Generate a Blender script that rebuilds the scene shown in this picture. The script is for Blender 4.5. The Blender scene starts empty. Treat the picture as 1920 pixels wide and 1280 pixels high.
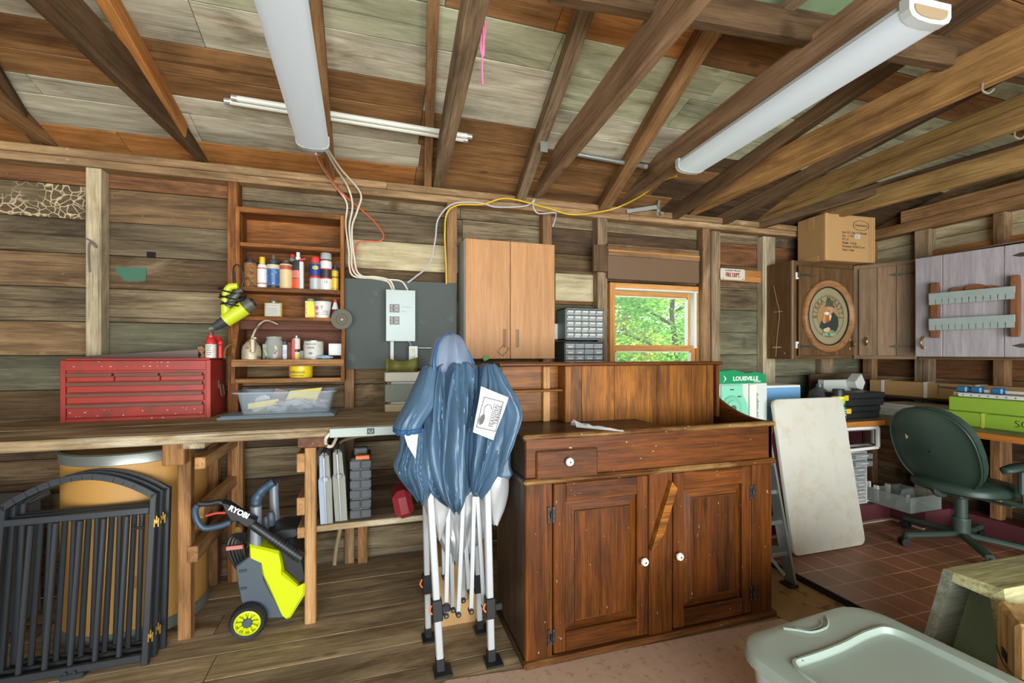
import bpy, math, random
from mathutils import Vector as V, Matrix as M4
random.seed(7)
SC = bpy.context.scene; COL = SC.collection; PI = math.pi
# ---------------------------------------------------------------- camera, world, sun, added fill, exposure
F, CX, HV, CH = 853.0, 960.0, 662.0, 1.35          # focal length in px of a 1920 px frame, principal point, eye height (m)
TH = math.atan(265/853.); SN, CS = math.sin(TH), math.cos(TH)
cam = bpy.data.objects.new('camera', bpy.data.cameras.new('camera')); COL.objects.link(cam)
cam.location = (0, 0, CH); cam.rotation_euler = (PI/2, 0, -TH)
cam.data.sensor_width = 36; cam.data.lens = F/1920*36; cam.data.shift_y = (HV-640)/1920
cam.data.clip_start = .02; SC.camera = cam
W = bpy.data.worlds.new('sky'); SC.world = W; W.use_nodes = True
bg = W.node_tree.nodes['Background']; bg.inputs[0].default_value = (.80, .93, 1.0, 1); bg.inputs[1].default_value = 1.5
def lamp(name, kind, loc, rot, energy, color=(1,1,1), **k):
    l = bpy.data.lights.new(name, kind); l.energy = energy; l.color = color
    for a, b in k.items(): setattr(l, a, b)
    o = bpy.data.objects.new(name, l); COL.objects.link(o); o.location = loc; o.rotation_euler = rot; return o
lamp('sun', 'SUN', (6, 2, 9), (math.radians(28), math.radians(38), 0), 6.0, (1, .95, .86), angle=.02)
# added soft fill lamp behind the viewer, set in an assumed open front
lamp('added_front_fill', 'AREA', (.6, -2.95, 1.15), (math.radians(97), 0, 0), 215, (.96, .99, 1.0), shape='RECTANGLE', size=5.6, size_y=2.1)
vs = SC.view_settings; vs.view_transform = 'Standard'; vs.look = 'None'; vs.gamma = 1; vs.use_curve_mapping = False; vs.exposure = 0.86

# ---------------------------------------------------------------- survey: a sight line of the photo met with a real plane
def ray(u, v):
    a = (u-CX)/F; return V((SN+a*CS, CS-a*SN, (HV-v)/F))
EYE = V((0, 0, CH))
def PY(u, v, Y): d = ray(u, v); return EYE+d*(Y/d.y)
def PX(u, v, X): d = ray(u, v); return EYE+d*(X/d.x)
def PZ(u, v, Z): d = ray(u, v); return EYE+d*((Z-CH)/d.z)
WY, WX, RS, RZ = 3.165, 4.47, .283, 2.47            # back wall, right wall, roof slope, eaves height
def roofz(y): return RZ+RS*(WY-y)
def PR(u, v, dz=0): d = ray(u, v); return EYE+d*((RZ+dz+RS*WY-CH)/(d.z+RS*d.y))

# ---------------------------------------------------------------- materials
def lin(c): return tuple((x/255/12.92 if x/255 < .04045 else ((x/255+.055)/1.055)**2.4) for x in c)+(1,)
MATS = {}
def newmat(n):
    m = bpy.data.materials.new(n); m.use_nodes = True; MATS[n] = m
    nt = m.node_tree; return m, nt, nt.nodes['Principled BSDF'], nt.nodes.new, nt.links.new
def plain(n, c, rough=.5, metal=0, var=.12, scale=9, bump=0, c2=None, thr=.58, soft=.12, alpha=1, trans=0, emit=0, spec=.5, coat=0, sheen=0):
    """one material: a colour with mild mottling, optional worn second colour in patches"""
    m, nt, b, N, L = newmat(n)
    tc = N('ShaderNodeTexCoord'); no = N('ShaderNodeTexNoise'); no.inputs['Scale'].default_value = scale; no.inputs['Detail'].default_value = 6
    L(tc.outputs['Object'], no.inputs['Vector'])
    mx = N('ShaderNodeMix'); mx.data_type = 'RGBA'; l = lin(c)
    mx.inputs[6].default_value = tuple(x*(1-var) for x in l[:3])+(1,); mx.inputs[7].default_value = tuple(min(1, x*(1+var)) for x in l[:3])+(1,)
    L(no.outputs['Fac'], mx.inputs[0]); out = mx.outputs[2]
    if c2:
        n2 = N('ShaderNodeTexNoise'); n2.inputs['Scale'].default_value = scale*1.7; n2.inputs['Detail'].default_value = 8; n2.inputs['Roughness'].default_value = .65
        L(tc.outputs['Object'], n2.inputs['Vector'])
        r = N('ShaderNodeMapRange'); r.inputs[1].default_value = thr; r.inputs[2].default_value = thr+soft; L(n2.outputs['Fac'], r.inputs[0])
        m2 = N('ShaderNodeMix'); m2.data_type = 'RGBA'; m2.inputs[7].default_value = lin(c2); L(out, m2.inputs[6]); L(r.outputs[0], m2.inputs[0]); out = m2.outputs[2]
    L(out, b.inputs['Base Color']); b.inputs['Roughness'].default_value = rough; b.inputs['Metallic'].default_value = metal
    b.inputs['Alpha'].default_value = alpha; b.inputs['Transmission Weight'].default_value = trans; b.inputs['Specular IOR Level'].default_value = spec
    b.inputs['Coat Weight'].default_value = coat
    if emit: b.inputs['Emission Color'].default_value = l; b.inputs['Emission Strength'].default_value = emit
    if bump:
        bp = N('ShaderNodeBump'); bp.inputs['Strength'].default_value = bump; bp.inputs['Distance'].default_value = .004; L(no.outputs['Fac'], bp.inputs['Height']); L(bp.outputs[0], b.inputs['Normal'])
    return m
def wood(n, c1, c2, stain=None, st=.6, rough=.75, grain=26, isl=.22, bump=.35, fleck=0, coat=0, knots=.6, crack=.6, wear=.42):
    """board wood: grain runs along the stored length axis of every board; boards differ from one another"""
    m, nt, b, N, L = newmat(n)
    at = N('ShaderNodeAttribute'); at.attribute_name = 'uvw'
    def noise(sc, det, ro=.6, dist=0):
        mp = N('ShaderNodeMapping'); mp.inputs['Scale'].default_value = sc; L(at.outputs['Vector'], mp.inputs[0])
        x = N('ShaderNodeTexNoise'); x.inputs['Scale'].default_value = 1; x.inputs['Detail'].default_value = det; x.inputs['Roughness'].default_value = ro; x.inputs['Distortion'].default_value = dist
        L(mp.outputs[0], x.inputs['Vector']); return x.outputs['Fac']
    g = noise((1.6, grain, grain), 5, .65, .7); bl = noise((1.5, 6, 6), 9, .68, .5); fi = noise((6, grain*6, grain*6), 4, .7)
    ad = N('ShaderNodeMath'); ad.operation = 'MULTIPLY_ADD'; ad.inputs[1].default_value = .55; L(g, ad.inputs[0])
    a2 = N('ShaderNodeMath'); a2.operation = 'MULTIPLY'; a2.inputs[1].default_value = .45; L(fi, a2.inputs[0]); L(a2.outputs[0], ad.inputs[2])
    r = N('ShaderNodeMapRange'); r.inputs[1].default_value = .38; r.inputs[2].default_value = .62; L(ad.outputs[0], r.inputs[0])
    mx = N('ShaderNodeMix'); mx.data_type = 'RGBA'; mx.inputs[6].default_value = lin(c1); mx.inputs[7].default_value = lin(c2); L(r.outputs[0], mx.inputs[0]); out = mx.outputs[2]
    if stain:
        r2 = N('ShaderNodeMapRange'); r2.inputs[1].default_value = st-.06; r2.inputs[2].default_value = st+.12; r2.inputs[4].default_value = .85; L(bl, r2.inputs[0])
        m2 = N('ShaderNodeMix'); m2.data_type = 'RGBA'; m2.inputs[7].default_value = lin(stain); L(out, m2.inputs[6]); L(r2.outputs[0], m2.inputs[0]); out = m2.outputs[2]
    ck = noise((.9, grain*2.6, grain*2.6), 3, .55, .3); rc = N('ShaderNodeMapRange'); rc.inputs[1].default_value = .61; rc.inputs[2].default_value = .69; rc.inputs[4].default_value = crack; L(ck, rc.inputs[0])
    mc = N('ShaderNodeMix'); mc.data_type = 'RGBA'; mc.inputs[7].default_value = tuple(x*.35 for x in lin(c1)[:3])+(1,); L(out, mc.inputs[6]); L(rc.outputs[0], mc.inputs[0]); out = mc.outputs[2]
    if knots:
        mp = N('ShaderNodeMapping'); mp.inputs['Scale'].default_value = (2.4, 5.5, 1.2); L(at.outputs['Vector'], mp.inputs[0]); vo = N('ShaderNodeTexVoronoi'); vo.inputs['Scale'].default_value = 1; L(mp.outputs[0], vo.inputs['Vector'])
        rk = N('ShaderNodeMapRange'); rk.inputs[1].default_value = .05; rk.inputs[2].default_value = .11; rk.inputs[3].default_value = knots; rk.inputs[4].default_value = 0; L(vo.outputs['Distance'], rk.inputs[0])
        mk = N('ShaderNodeMix'); mk.data_type = 'RGBA'; mk.inputs[7].default_value = tuple(x*.45 for x in lin(c1)[:3])+(1,); L(out, mk.inputs[6]); L(rk.outputs[0], mk.inputs[0]); out = mk.outputs[2]
    if fleck:
        f = noise((26, 60, 60), 2); r3 = N('ShaderNodeMapRange'); r3.inputs[1].default_value = .72; r3.inputs[2].default_value = .74; r3.inputs[4].default_value = fleck; L(f, r3.inputs[0])
        m3 = N('ShaderNodeMix'); m3.data_type = 'RGBA'; m3.inputs[7].default_value = lin((205, 190, 160)); L(out, m3.inputs[6]); L(r3.outputs[0], m3.inputs[0]); out = m3.outputs[2]
    ge = N('ShaderNodeNewGeometry'); r4 = N('ShaderNodeMapRange'); r4.inputs[3].default_value = 1-isl; r4.inputs[4].default_value = 1+isl
    L(ge.outputs['Random Per Island'], r4.inputs[0]); hs = N('ShaderNodeHueSaturation'); b2 = noise((1.0, 3.6, 3.6), 9, .66, .8); r5 = N('ShaderNodeMapRange'); r5.inputs[1].default_value = .34; r5.inputs[2].default_value = .66; r5.inputs[3].default_value = 1-wear; r5.inputs[4].default_value = 1+wear*.8; L(b2, r5.inputs[0])
    mu = N('ShaderNodeMath'); mu.operation = 'MULTIPLY'; L(r4.outputs[0], mu.inputs[0]); L(r5.outputs[0], mu.inputs[1]); L(mu.outputs[0], hs.inputs['Value']); L(out, hs.inputs['Color']); b.inputs['Specular IOR Level'].default_value = .22
    L(hs.outputs[0], b.inputs['Base Color']); b.inputs['Roughness'].default_value = rough; b.inputs['Coat Weight'].default_value = coat; b.inputs['Coat Roughness'].default_value = .25
    if bump:
        bp = N('ShaderNodeBump'); bp.inputs['Strength'].default_value = bump; bp.inputs['Distance'].default_value = .004; L(ad.outputs[0], bp.inputs['Height']); L(bp.outputs[0], b.inputs['Normal'])
    return m
def clear(n, c, rough=.15, alpha=.45):
    """see-through moulded plastic or glass: thin wall, partly transparent"""
    m, nt, b, N, L = newmat(n); b.inputs['Base Color'].default_value = lin(c); b.inputs['Roughness'].default_value = rough; b.inputs['Alpha'].default_value = alpha; return m

wood('wall_grey', (82, 68, 48), (142, 126, 98), (66, 52, 36), .58, isl=.25, fleck=.15)
wood('wall_brown', (74, 57, 38), (128, 102, 72), (160, 140, 108), .62, isl=.25, fleck=.2)
wood('wall_red', (92, 58, 36), (140, 98, 62), (64, 46, 32), .56, isl=.2, fleck=.3)
wood('wall_pale', (176, 160, 122), (206, 194, 158), (120, 96, 66), .57, isl=.08)
wood('wall_green', (86, 84, 66), (128, 124, 98), (74, 66, 48), .6, isl=.18)
# board with pale vein-like growth marks
wood('wall_vein', (82, 68, 48), (130, 112, 84), (66, 52, 36), .58, isl=.1)
m = MATS['wall_vein']; nt = m.node_tree; N, L = nt.nodes.new, nt.links.new; b = nt.nodes['Principled BSDF']
at = N('ShaderNodeAttribute'); at.attribute_name = 'uvw'; nz_ = N('ShaderNodeTexNoise'); nz_.inputs['Scale'].default_value = 7; L(at.outputs['Vector'], nz_.inputs['Vector'])
mxv = N('ShaderNodeMix'); mxv.data_type = 'RGBA'; mxv.inputs[0].default_value = .12; L(at.outputs['Vector'], mxv.inputs[6]); L(nz_.outputs['Color'], mxv.inputs[7])
vo = N('ShaderNodeTexVoronoi'); vo.feature = 'DISTANCE_TO_EDGE'; vo.inputs['Scale'].default_value = 30; L(mxv.outputs[2], vo.inputs['Vector']); r = N('ShaderNodeMapRange'); r.inputs[1].default_value = .10; r.inputs[2].default_value = .0; L(vo.outputs['Distance'], r.inputs[0])
n3 = N('ShaderNodeTexNoise'); n3.inputs['Scale'].default_value = 5; L(at.outputs['Vector'], n3.inputs['Vector']); r3 = N('ShaderNodeMapRange'); r3.inputs[1].default_value = .36; r3.inputs[2].default_value = .5; L(n3.outputs['Fac'], r3.inputs[0])
mu = N('ShaderNodeMath'); mu.operation = 'MULTIPLY'; L(r.outputs[0], mu.inputs[0]); L(r3.outputs[0], mu.inputs[1]); mv = N('ShaderNodeMix'); mv.data_type = 'RGBA'; mv.inputs[7].default_value = lin((212, 190, 150)); L(mu.outputs[0], mv.inputs[0])
L(b.inputs['Base Color'].links[0].from_socket, mv.inputs[6]); L(mv.outputs[2], b.inputs['Base Color'])
wood('roof_pale', (168, 160, 134), (208, 202, 180), (126, 100, 68), .60, isl=.10, grain=18, bump=.25)
wood('roof_green', (158, 158, 126), (190, 190, 158), (118, 114, 76), .6, isl=.10, grain=14, bump=.4)
wood('roof_brown', (112, 78, 46), (156, 116, 74), (78, 52, 32), .62, isl=.15)
wood('roof_orange', (136, 86, 42), (184, 128, 72), (94, 60, 34), .62, isl=.1)
wood('roof_dark', (64, 48, 34), (98, 78, 56), (44, 34, 26), .6, isl=.15)
wood('beam_brown', (118, 84, 52), (166, 128, 86), (92, 68, 48), .62, isl=.15)
wood('beam_pink', (130, 100, 74), (172, 140, 108), (108, 84, 60), .62, isl=.05)
wood('beam_tan', (138, 98, 56), (196, 152, 96), (104, 78, 48), .62, isl=.06, bump=.8)
wood('beam_olive', (124, 94, 54), (178, 142, 90), (138, 124, 62), .60, isl=.06)
wood('beam_dark', (72, 54, 36), (108, 84, 58), (52, 40, 28), .6, isl=.15)
wood('beam_grey', (108, 88, 66), (164, 142, 112), (80, 62, 46), .6, isl=.1, bump=.7)
wood('rafter_orange', (156, 98, 46), (206, 142, 80), (112, 70, 36), .64, isl=.1)
wood('plate', (120, 92, 62), (176, 144, 104), (206, 188, 150), .62, isl=.08, fleck=.5)
wood('stud_pale', (150, 134, 104), (198, 184, 152), (112, 88, 62), .6, isl=.08)
wood('stud', (112, 82, 54), (160, 124, 86), (178, 158, 122), .62, isl=.1)
wood('floor_wood', (136, 114, 84), (190, 168, 132), (110, 88, 62), .56, isl=.14, grain=20, fleck=.35)
wood('bench_top', (108, 90, 64), (172, 150, 114), (208, 198, 172), .54, isl=.1, grain=22, fleck=.3)
wood('leg_wood', (166, 120, 72), (206, 162, 110), (128, 92, 58), .62, isl=.1)
wood('leg_old', (120, 82, 48), (178, 132, 84), (86, 66, 48), .58, isl=.1)
wood('shelf_wood', (106, 64, 30), (168, 108, 56), (70, 50, 36), .54, isl=.14)
wood('shelf_red', (84, 52, 42), (116, 76, 58), (66, 44, 34), .6, isl=.08)
wood('sink_wood', (58, 30, 9), (116, 63, 19), (42, 25, 10), .58, rough=.45, isl=.12, grain=30, bump=.12, fleck=.5, coat=.05, knots=0, crack=.25)
wood('sink_worn', (62, 36, 16), (118, 74, 34), (172, 136, 82), .57, rough=.5, isl=.08, grain=26, bump=.2, fleck=.9, knots=0, crack=.3)
wood('sink_dark', (44, 34, 24), (80, 64, 46), (110, 98, 78), .6, rough=.4, isl=.08, bump=.12, coat=.05, knots=0, crack=.25)
wood('sink_gold', (88, 50, 14), (158, 98, 32), (56, 34, 16), .56, rough=.45, isl=.18, bump=.1, coat=.05)
wood('cab_maple', (178, 128, 82), (202, 152, 104), None, .6, rough=.45, isl=.02, grain=22, bump=.05, knots=0, crack=.25, wear=.08)
wood('cab_brown', (78, 56, 34), (112, 84, 54), (66, 48, 32), .64, rough=.4, isl=.08, grain=24, bump=.08, knots=0, crack=.25, wear=.2)
wood('cab_tan', (112, 90, 68), (144, 118, 92), (98, 76, 56), .64, rough=.35, isl=.05, grain=24, bump=.08, knots=0, crack=.25, wear=.2)
wood('cab_sky_sheen', (148, 140, 144), (176, 170, 174), (140, 128, 130), .66, rough=.35, isl=.03, grain=16, bump=.05, knots=0, crack=.25, wear=.08)  # sky glare on the brown door, put into the colour as pale lilac
wood('frame_oak', (176, 118, 60), (216, 160, 96), None, .6, rough=.5, isl=.1, bump=.1, wear=.2)
wood('desk_edge', (156, 92, 34), (196, 128, 56), None, .6, rough=.45, isl=.02, bump=.1, knots=0, crack=.25, wear=.2)
wood('desk_top', (112, 106, 84), (140, 134, 110), (128, 104, 72), .64, rough=.5, isl=.03, bump=.1, fleck=.4, wear=.2)
wood('moss_wood', (132, 128, 84), (192, 188, 142), (82, 72, 46), .56, isl=.05, grain=16, bump=1)
wood('moss_grey', (112, 116, 98), (150, 154, 134), (92, 86, 66), .6, isl=.05, bump=.6)
wood('post_yellow', (172, 128, 68), (222, 190, 130), (150, 92, 44), .6, isl=.05, grain=14, bump=.8)
wood('ring_wood', (122, 84, 50), (170, 126, 82), None, .6, rough=.35, isl=.02, bump=.05, knots=0, crack=.25, wear=.2)
wood('rack_wood', (104, 66, 40), (140, 94, 62), None, .6, rough=.5, isl=.05, bump=.1, knots=0, crack=.25, wear=.2)

# ---------------------------------------------------------------- mesh helpers
def rotz(a): return M4.Rotation(a, 4, 'Z')
def frame(p, x, up=(0, 0, 1)):
    """matrix at p whose X axis runs along x and Z stays near up"""
    x = V(x).normalized(); up = V(up); y = up.cross(x)
    if y.length < 1e-5: y = V((0, 1, 0)).cross(x)
    y.normalize(); z = x.cross(y)
    return M4(((x.x, y.x, z.x, p[0]), (x.y, y.y, z.y, p[1]), (x.z, y.z, z.z, p[2]), (0, 0, 0, 1)))
class MB:
    def __init__(s, T=None): s.v = []; s.f = []; s.mi = []; s.uv = []; s.T = T or M4()
    def add(s, vs, fs, m=0, T=None, uv=None):
        n = len(s.v); T = s.T @ T if T else s.T
        off = V((random.random()*20, random.random()*20, random.random()*20))
        uv = uv or vs
        s.uv += [tuple(V(u)+off) for u in uv]; s.v += [T @ V(p) for p in vs]
        s.f += [tuple(i+n for i in f) for f in fs]; s.mi += [m]*len(fs); return s
    def box(s, c, d, T=None, b=0, m=0, grain=None):
        """box centred at c of size d with chamfer b; grain along its longest side"""
        h = [max(x/2, 1e-4) for x in d]; g = max(range(3), key=lambda i: d[i]) if grain is None else grain
        b = min(b, min(h)*.9); vs = []; fs = []; ix = {}
        if b <= 0:
            for x in (-1, 1):
                for y in (-1, 1):
                    for z in (-1, 1): vs.append((x*h[0], y*h[1], z*h[2]))
            fs = [(0, 1, 3, 2), (4, 6, 7, 5), (0, 4, 5, 1), (2, 3, 7, 6), (0, 2, 6, 4), (1, 5, 7, 3)]
        else:
            for a in range(3):
                o = [i for i in range(3) if i != a]
                for sg in (-1, 1):
                    for p in (-1, 1):
                        for q in (-1, 1):
                            co = [0]*3; co[a] = sg*h[a]; co[o[0]] = p*(h[o[0]]-b); co[o[1]] = q*(h[o[1]]-b)
                            k = [0]*3; k[a] = sg; k[o[0]] = p; k[o[1]] = q
                            ix[(a, tuple(k))] = len(vs); vs.append(tuple(co))
            def face(l):
                P = [V(vs[i]) for i in l]; c0 = sum(P, V())/len(P); n = (P[1]-P[0]).cross(P[2]-P[0])
                fs.append(tuple(l) if n.dot(c0) > 0 else tuple(reversed(l)))
            def key(a, sa, bx, sb, c_, sc): k = [0]*3; k[a] = sa; k[bx] = sb; k[c_] = sc; return tuple(k)
            for a in range(3):
                o0, o1 = [i for i in range(3) if i != a]
                for sg in (-1, 1):
                    face([ix[(a, key(a, sg, o0, p, o1, q))] for p, q in ((-1, -1), (1, -1), (1, 1), (-1, 1))])
            for a, b_, c_ in ((0, 1, 2), (0, 2, 1), (1, 2, 0)):
                for sa in (-1, 1):
                    for sb in (-1, 1):
                        face([ix[(a, key(a, sa, b_, sb, c_, -1))], ix[(a, key(a, sa, b_, sb, c_, 1))], ix[(b_, key(a, sa, b_, sb, c_, 1))], ix[(b_, key(a, sa, b_, sb, c_, -1))]])
            for k in [(x, y, z) for x in (-1, 1) for y in (-1, 1) for z in (-1, 1)]:
                face([ix[(a, k)] for a in range(3)])
        o = [g]+[i for i in range(3) if i != g]
        uv = [tuple(p[i] for i in o) for p in vs]
        T0 = M4.Translation(V(c)); return s.add(vs, fs, m, T @ T0 if T else T0, uv)
    def span(s, a, b_, T=None, b=0, m=0, grain=None):
        return s.box([(x+y)/2 for x, y in zip(a, b_)], [abs(y-x) for x, y in zip(a, b_)], T, b, m, grain)
    def beam(s, p, q, w, h, up=(0, 0, 1), b=0, m=0, drop=0):
        """bar from p to q, w wide, h tall; drop=+h/2 puts its underside on the line"""
        p, q = V(p), V(q); l = (q-p).length; return s.box((l/2, 0, drop), (l, w, h), frame(p, q-p, up), b, m, 0)
    def cyl(s, p, q, r, r2=None, n=16, m=0, caps=True):
        p, q = V(p), V(q); r2 = r if r2 is None else r2; l = (q-p).length
        return s.lathe([(r, 0), (r2, l)], frame(p, q-p) @ M4.Rotation(PI/2, 4, 'Y'), n, m, caps)
    def lathe(s, prof, T=None, n=24, m=0, caps=True, sx=1, sy=1):
        vs = []; fs = []; k = len(prof)
        for i in range(n):
            a = 2*PI*i/n
            for r, z in prof: vs.append((r*math.cos(a)*sx, r*math.sin(a)*sy, z))
        for i in range(n):
            j = (i+1) % n
            for t in range(k-1): fs.append((i*k+t, j*k+t, j*k+t+1, i*k+t+1))
        if caps:
            if prof[0][0] > 1e-4: fs.append(tuple(i*k for i in reversed(range(n))))
            if prof[-1][0] > 1e-4: fs.append(tuple(i*k+k-1 for i in range(n)))
        return s.add(vs, fs, m, T)
    def tube(s, pts, r, n=8, m=0, smooth=6, closed=False):
        pts = [V(p) for p in pts]
        if smooth and len(pts) > 2:
            q = []; L = len(pts); R = range(L if closed else L-1)
            for i in R:
                a, b, c, d = (pts[(i-1) % L], pts[i], pts[(i+1) % L], pts[(i+2) % L]) if closed else (pts[max(i-1, 0)], pts[i], pts[i+1], pts[min(i+2, L-1)])
                for k in range(smooth):
                    t = k/smooth; q.append(.5*((2*b)+(c-a)*t+(2*a-5*b+4*c-d)*t*t+(3*b-a-3*c+d)*t**3))
            if not closed: q.append(pts[-1])
            pts = q
        vs = []; fs = []; L = len(pts); up = None; uv = []; dist = 0
        for i, p in enumerate(pts):
            t = (pts[(i+1) % L]-pts[i-1]) if closed else (pts[min(i+1, L-1)]-pts[max(i-1, 0)])
            t.normalize()
            if up is None: up = t.orthogonal().normalized()
            up = (up-t*up.dot(t)).normalized(); w = t.cross(up)
            rr = r[min(i*len(r)//L, len(r)-1)] if isinstance(r, (list, tuple)) else r
            if i: dist += (p-pts[i-1]).length
            for k in range(n):
                a = 2*PI*k/n; o = up*math.cos(a)*rr+w*math.sin(a)*rr; vs.append(tuple(p+o)); uv.append((dist, o.x, o.y))
        for i in range(L if closed else L-1):
            j = (i+1) % L
            for k in range(n): fs.append((i*n+k, i*n+(k+1) % n, j*n+(k+1) % n, j*n+k))
        if not closed: fs += [tuple(reversed(range(n))), tuple((L-1)*n+k for k in range(n))]
        return s.add(vs, fs, m, None, uv)
    def prism(s, poly, d, T=None, m=0, inset=0, grain=0):
        """outline poly (x,y) extruded to z=d; inset rounds the front rim a little"""
        n = len(poly); A = sum(poly[i][0]*poly[(i+1) % n][1]-poly[(i+1) % n][0]*poly[i][1] for i in range(n))
        if A < 0: poly = poly[::-1]
        cx = sum(p[0] for p in poly)/n; cy = sum(p[1] for p in poly)/n
        rings = [(0, 1), (d-inset, 1), (d, None)] if inset else [(0, 1), (d, 1)]
        vs = []
        for z, k in rings:
            for x, y in poly:
                if k is None:
                    dx, dy = x-cx, y-cy; l = math.hypot(dx, dy) or 1; vs.append((x-dx/l*inset, y-dy/l*inset, z))
                else: vs.append((x, y, z))
        fs = [tuple(reversed(range(n)))]; R = len(rings)
        for r in range(R-1):
            for i in range(n): j = (i+1) % n; fs.append((r*n+i, r*n+j, (r+1)*n+j, (r+1)*n+i))
        fs.append(tuple((R-1)*n+i for i in range(n)))
        uv = [(p[0], p[1], p[2]) if grain == 0 else (p[1], p[0], p[2]) for p in vs]
        return s.add(vs, fs, m, T, uv)
    def loft(s, rings, m=0, T=None, closed=True, caps=False):
        n = len(rings[0]); vs = [tuple(p) for r in rings for p in r]; fs = []
        for i in range(len(rings)-1):
            for k in range(n if closed else n-1): j = (k+1) % n; fs.append((i*n+k, i*n+j, (i+1)*n+j, (i+1)*n+k))
        if caps: fs += [tuple(reversed(range(n))), tuple((len(rings)-1)*n+k for k in range(n))]
        return s.add(vs, fs, m, T)
    def ball(s, c, r, n=14, m=0, sc=(1, 1, 1)):
        k = n//2; prof = [(max(1e-5, math.sin(PI*i/k))*r, -math.cos(PI*i/k)*r) for i in range(k+1)]
        return s.lathe(prof, M4.Translation(V(c)) @ M4.Diagonal((*sc, 1)), n, m, False)
    def text(s, t, size, T, m=0, d=.0012, ax='CENTER', spread=1.0, sx=1, bold=0):
        cu = bpy.data.curves.new('txt', 'FONT'); cu.body = t; cu.size = size; cu.extrude = d; cu.align_x = ax; cu.align_y = 'CENTER'; cu.space_character = spread; cu.offset = bold; cu.resolution_u = 3
        o = bpy.data.objects.new('txt', cu); COL.objects.link(o); dg = bpy.context.evaluated_depsgraph_get(); dg.update()
        me = bpy.data.meshes.new_from_object(o.evaluated_get(dg))
        s.add([(v.co.x*sx, v.co.y, v.co.z) for v in me.vertices], [tuple(p.vertices) for p in me.polygons], m, T)
        bpy.data.objects.remove(o); bpy.data.curves.remove(cu); bpy.data.meshes.remove(me); return s
    def build(s, name, mats, parent=None, smooth=35, world=False, origin=None):
        if isinstance(mats, str): mats = [mats]
        vs = s.v; loc = V()
        if parent is not None:
            if world: I = WM[parent.name].inverted(); vs = [I @ p for p in vs]
        else:
            if origin is None:
                lo = [min(p[i] for p in vs) for i in range(3)]; hi = [max(p[i] for p in vs) for i in range(3)]
                loc = V(((lo[0]+hi[0])/2, (lo[1]+hi[1])/2, lo[2]))
            else: loc = V(origin)
            vs = [p-loc for p in vs]
        me = bpy.data.meshes.new(name); me.from_pydata([tuple(p) for p in vs], [], s.f)
        for x in mats: me.materials.append(MATS[x])
        if len(mats) > 1: me.polygons.foreach_set('material_index', s.mi)
        at = me.attributes.new('uvw', 'FLOAT_VECTOR', 'POINT'); at.data.foreach_set('vector', [x for u in s.uv for x in u])
        me.validate(); me.update()
        if smooth:
            me.polygons.foreach_set('use_smooth', [True]*len(me.polygons)); me.set_sharp_from_angle(angle=math.radians(smooth))
        o = bpy.data.objects.new(name, me); COL.objects.link(o); o.location = loc
        if parent is not None: o.parent = parent
        WM[o.name] = (WM[parent.name] if parent is not None else M4.Translation(loc)); return o
WM = {}
def tag(o, label, cat, group=None, kind=None):
    o['label'] = label; o['category'] = cat
    if group: o['group'] = group
    if kind: o['kind'] = kind
    return o
def thing(name, label, cat, loc=(0, 0, 0), T=None, group=None):
    """an Empty at the thing's base that parents its parts"""
    o = bpy.data.objects.new(name, None); COL.objects.link(o); o.empty_display_size = .05
    M = T if T is not None else M4.Translation(V(loc)); o.matrix_world = M; o.matrix_basis = M; WM[o.name] = M
    return tag(o, label, cat, group)
def struct(mb, name, mats, **k): o = mb.build(name, mats, **k); o['kind'] = 'structure'; return o
def plab(o, label): o['label'] = label; return o
def dup(root, T, label, group=None):
    r = root.copy(); COL.objects.link(r); r.matrix_world = T; r.matrix_basis = T; WM[r.name] = T; r['label'] = label
    if group: r['group'] = group
    def rec(src, dst):
        for ch in list(src.children):
            c = ch.copy(); COL.objects.link(c); c.parent = dst; WM[c.name] = T; rec(ch, c)
    rec(root, r); return r
def jit(a): return (random.random()-.5)*2*a
def RX(a): return M4.Rotation(a, 4, 'X')
def RY(a): return M4.Rotation(a, 4, 'Y')
def TR(*p): return M4.Translation(V(p if len(p) == 3 else p[0]))
WALLX = RX(PI/2)                                  # local XY plane -> facing the viewer (-Y), for lettering on the back wall side

# ---------------------------------------------------------------- setting: floor, walls, roof
def boards(mb, axis, rows, lo, hi, cuts, t, base, pick, gap=.003):
    pass
LX = -3.4; FY = -3.0
mb = MB(); y = FY; k = 0
fx = 2.42
while y < WY:                                     # floor planks run across the room
    w = .178; x = LX-random.random()*2
    while x < WX:
        l = 2.2+random.random()*2.6; a, b = max(x, LX), min(x+l, WX)
        if b-a > .05: mb.span((a+.0015, y+.002, -.03), (b-.0015, min(y+w, WY)-.002, 0+jit(.001)), b=.002)
        x += l
    y += w
struct(mb, 'floor', 'floor_wood')
plain('dark_gap', (26, 20, 15), .95)
plain('floor_sheet', (196, 166, 142), .85, var=.12, scale=14, c2=(172, 140, 112), thr=.54)
plain('floor_worn', (166, 130, 82), .8, var=.2, scale=7, c2=(96, 74, 48), thr=.54)
mb = MB(); mb.span((LX-.1, FY, -.06), (WX+.2, WY+.3, -.032)); struct(mb, 'floor', 'dark_gap')
# worn sheet flooring in front of the dark cabinet, and the ochre strip beside it
mb = MB(); mb.prism([(.30, 1.87), (.62, 1.84), (1.985, 1.80), (2.40, 1.80), (2.41, FY), (-.1, FY), (-.1, 1.68)], .004); struct(mb, 'floor', 'floor_sheet')
mb = MB(); mb.prism([(1.985, 1.80), (1.99, 2.6), (2.415, 2.6), (2.412, 1.45), (2.2, 1.5)], .0055); struct(mb, 'floor', 'floor_worn')

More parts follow.
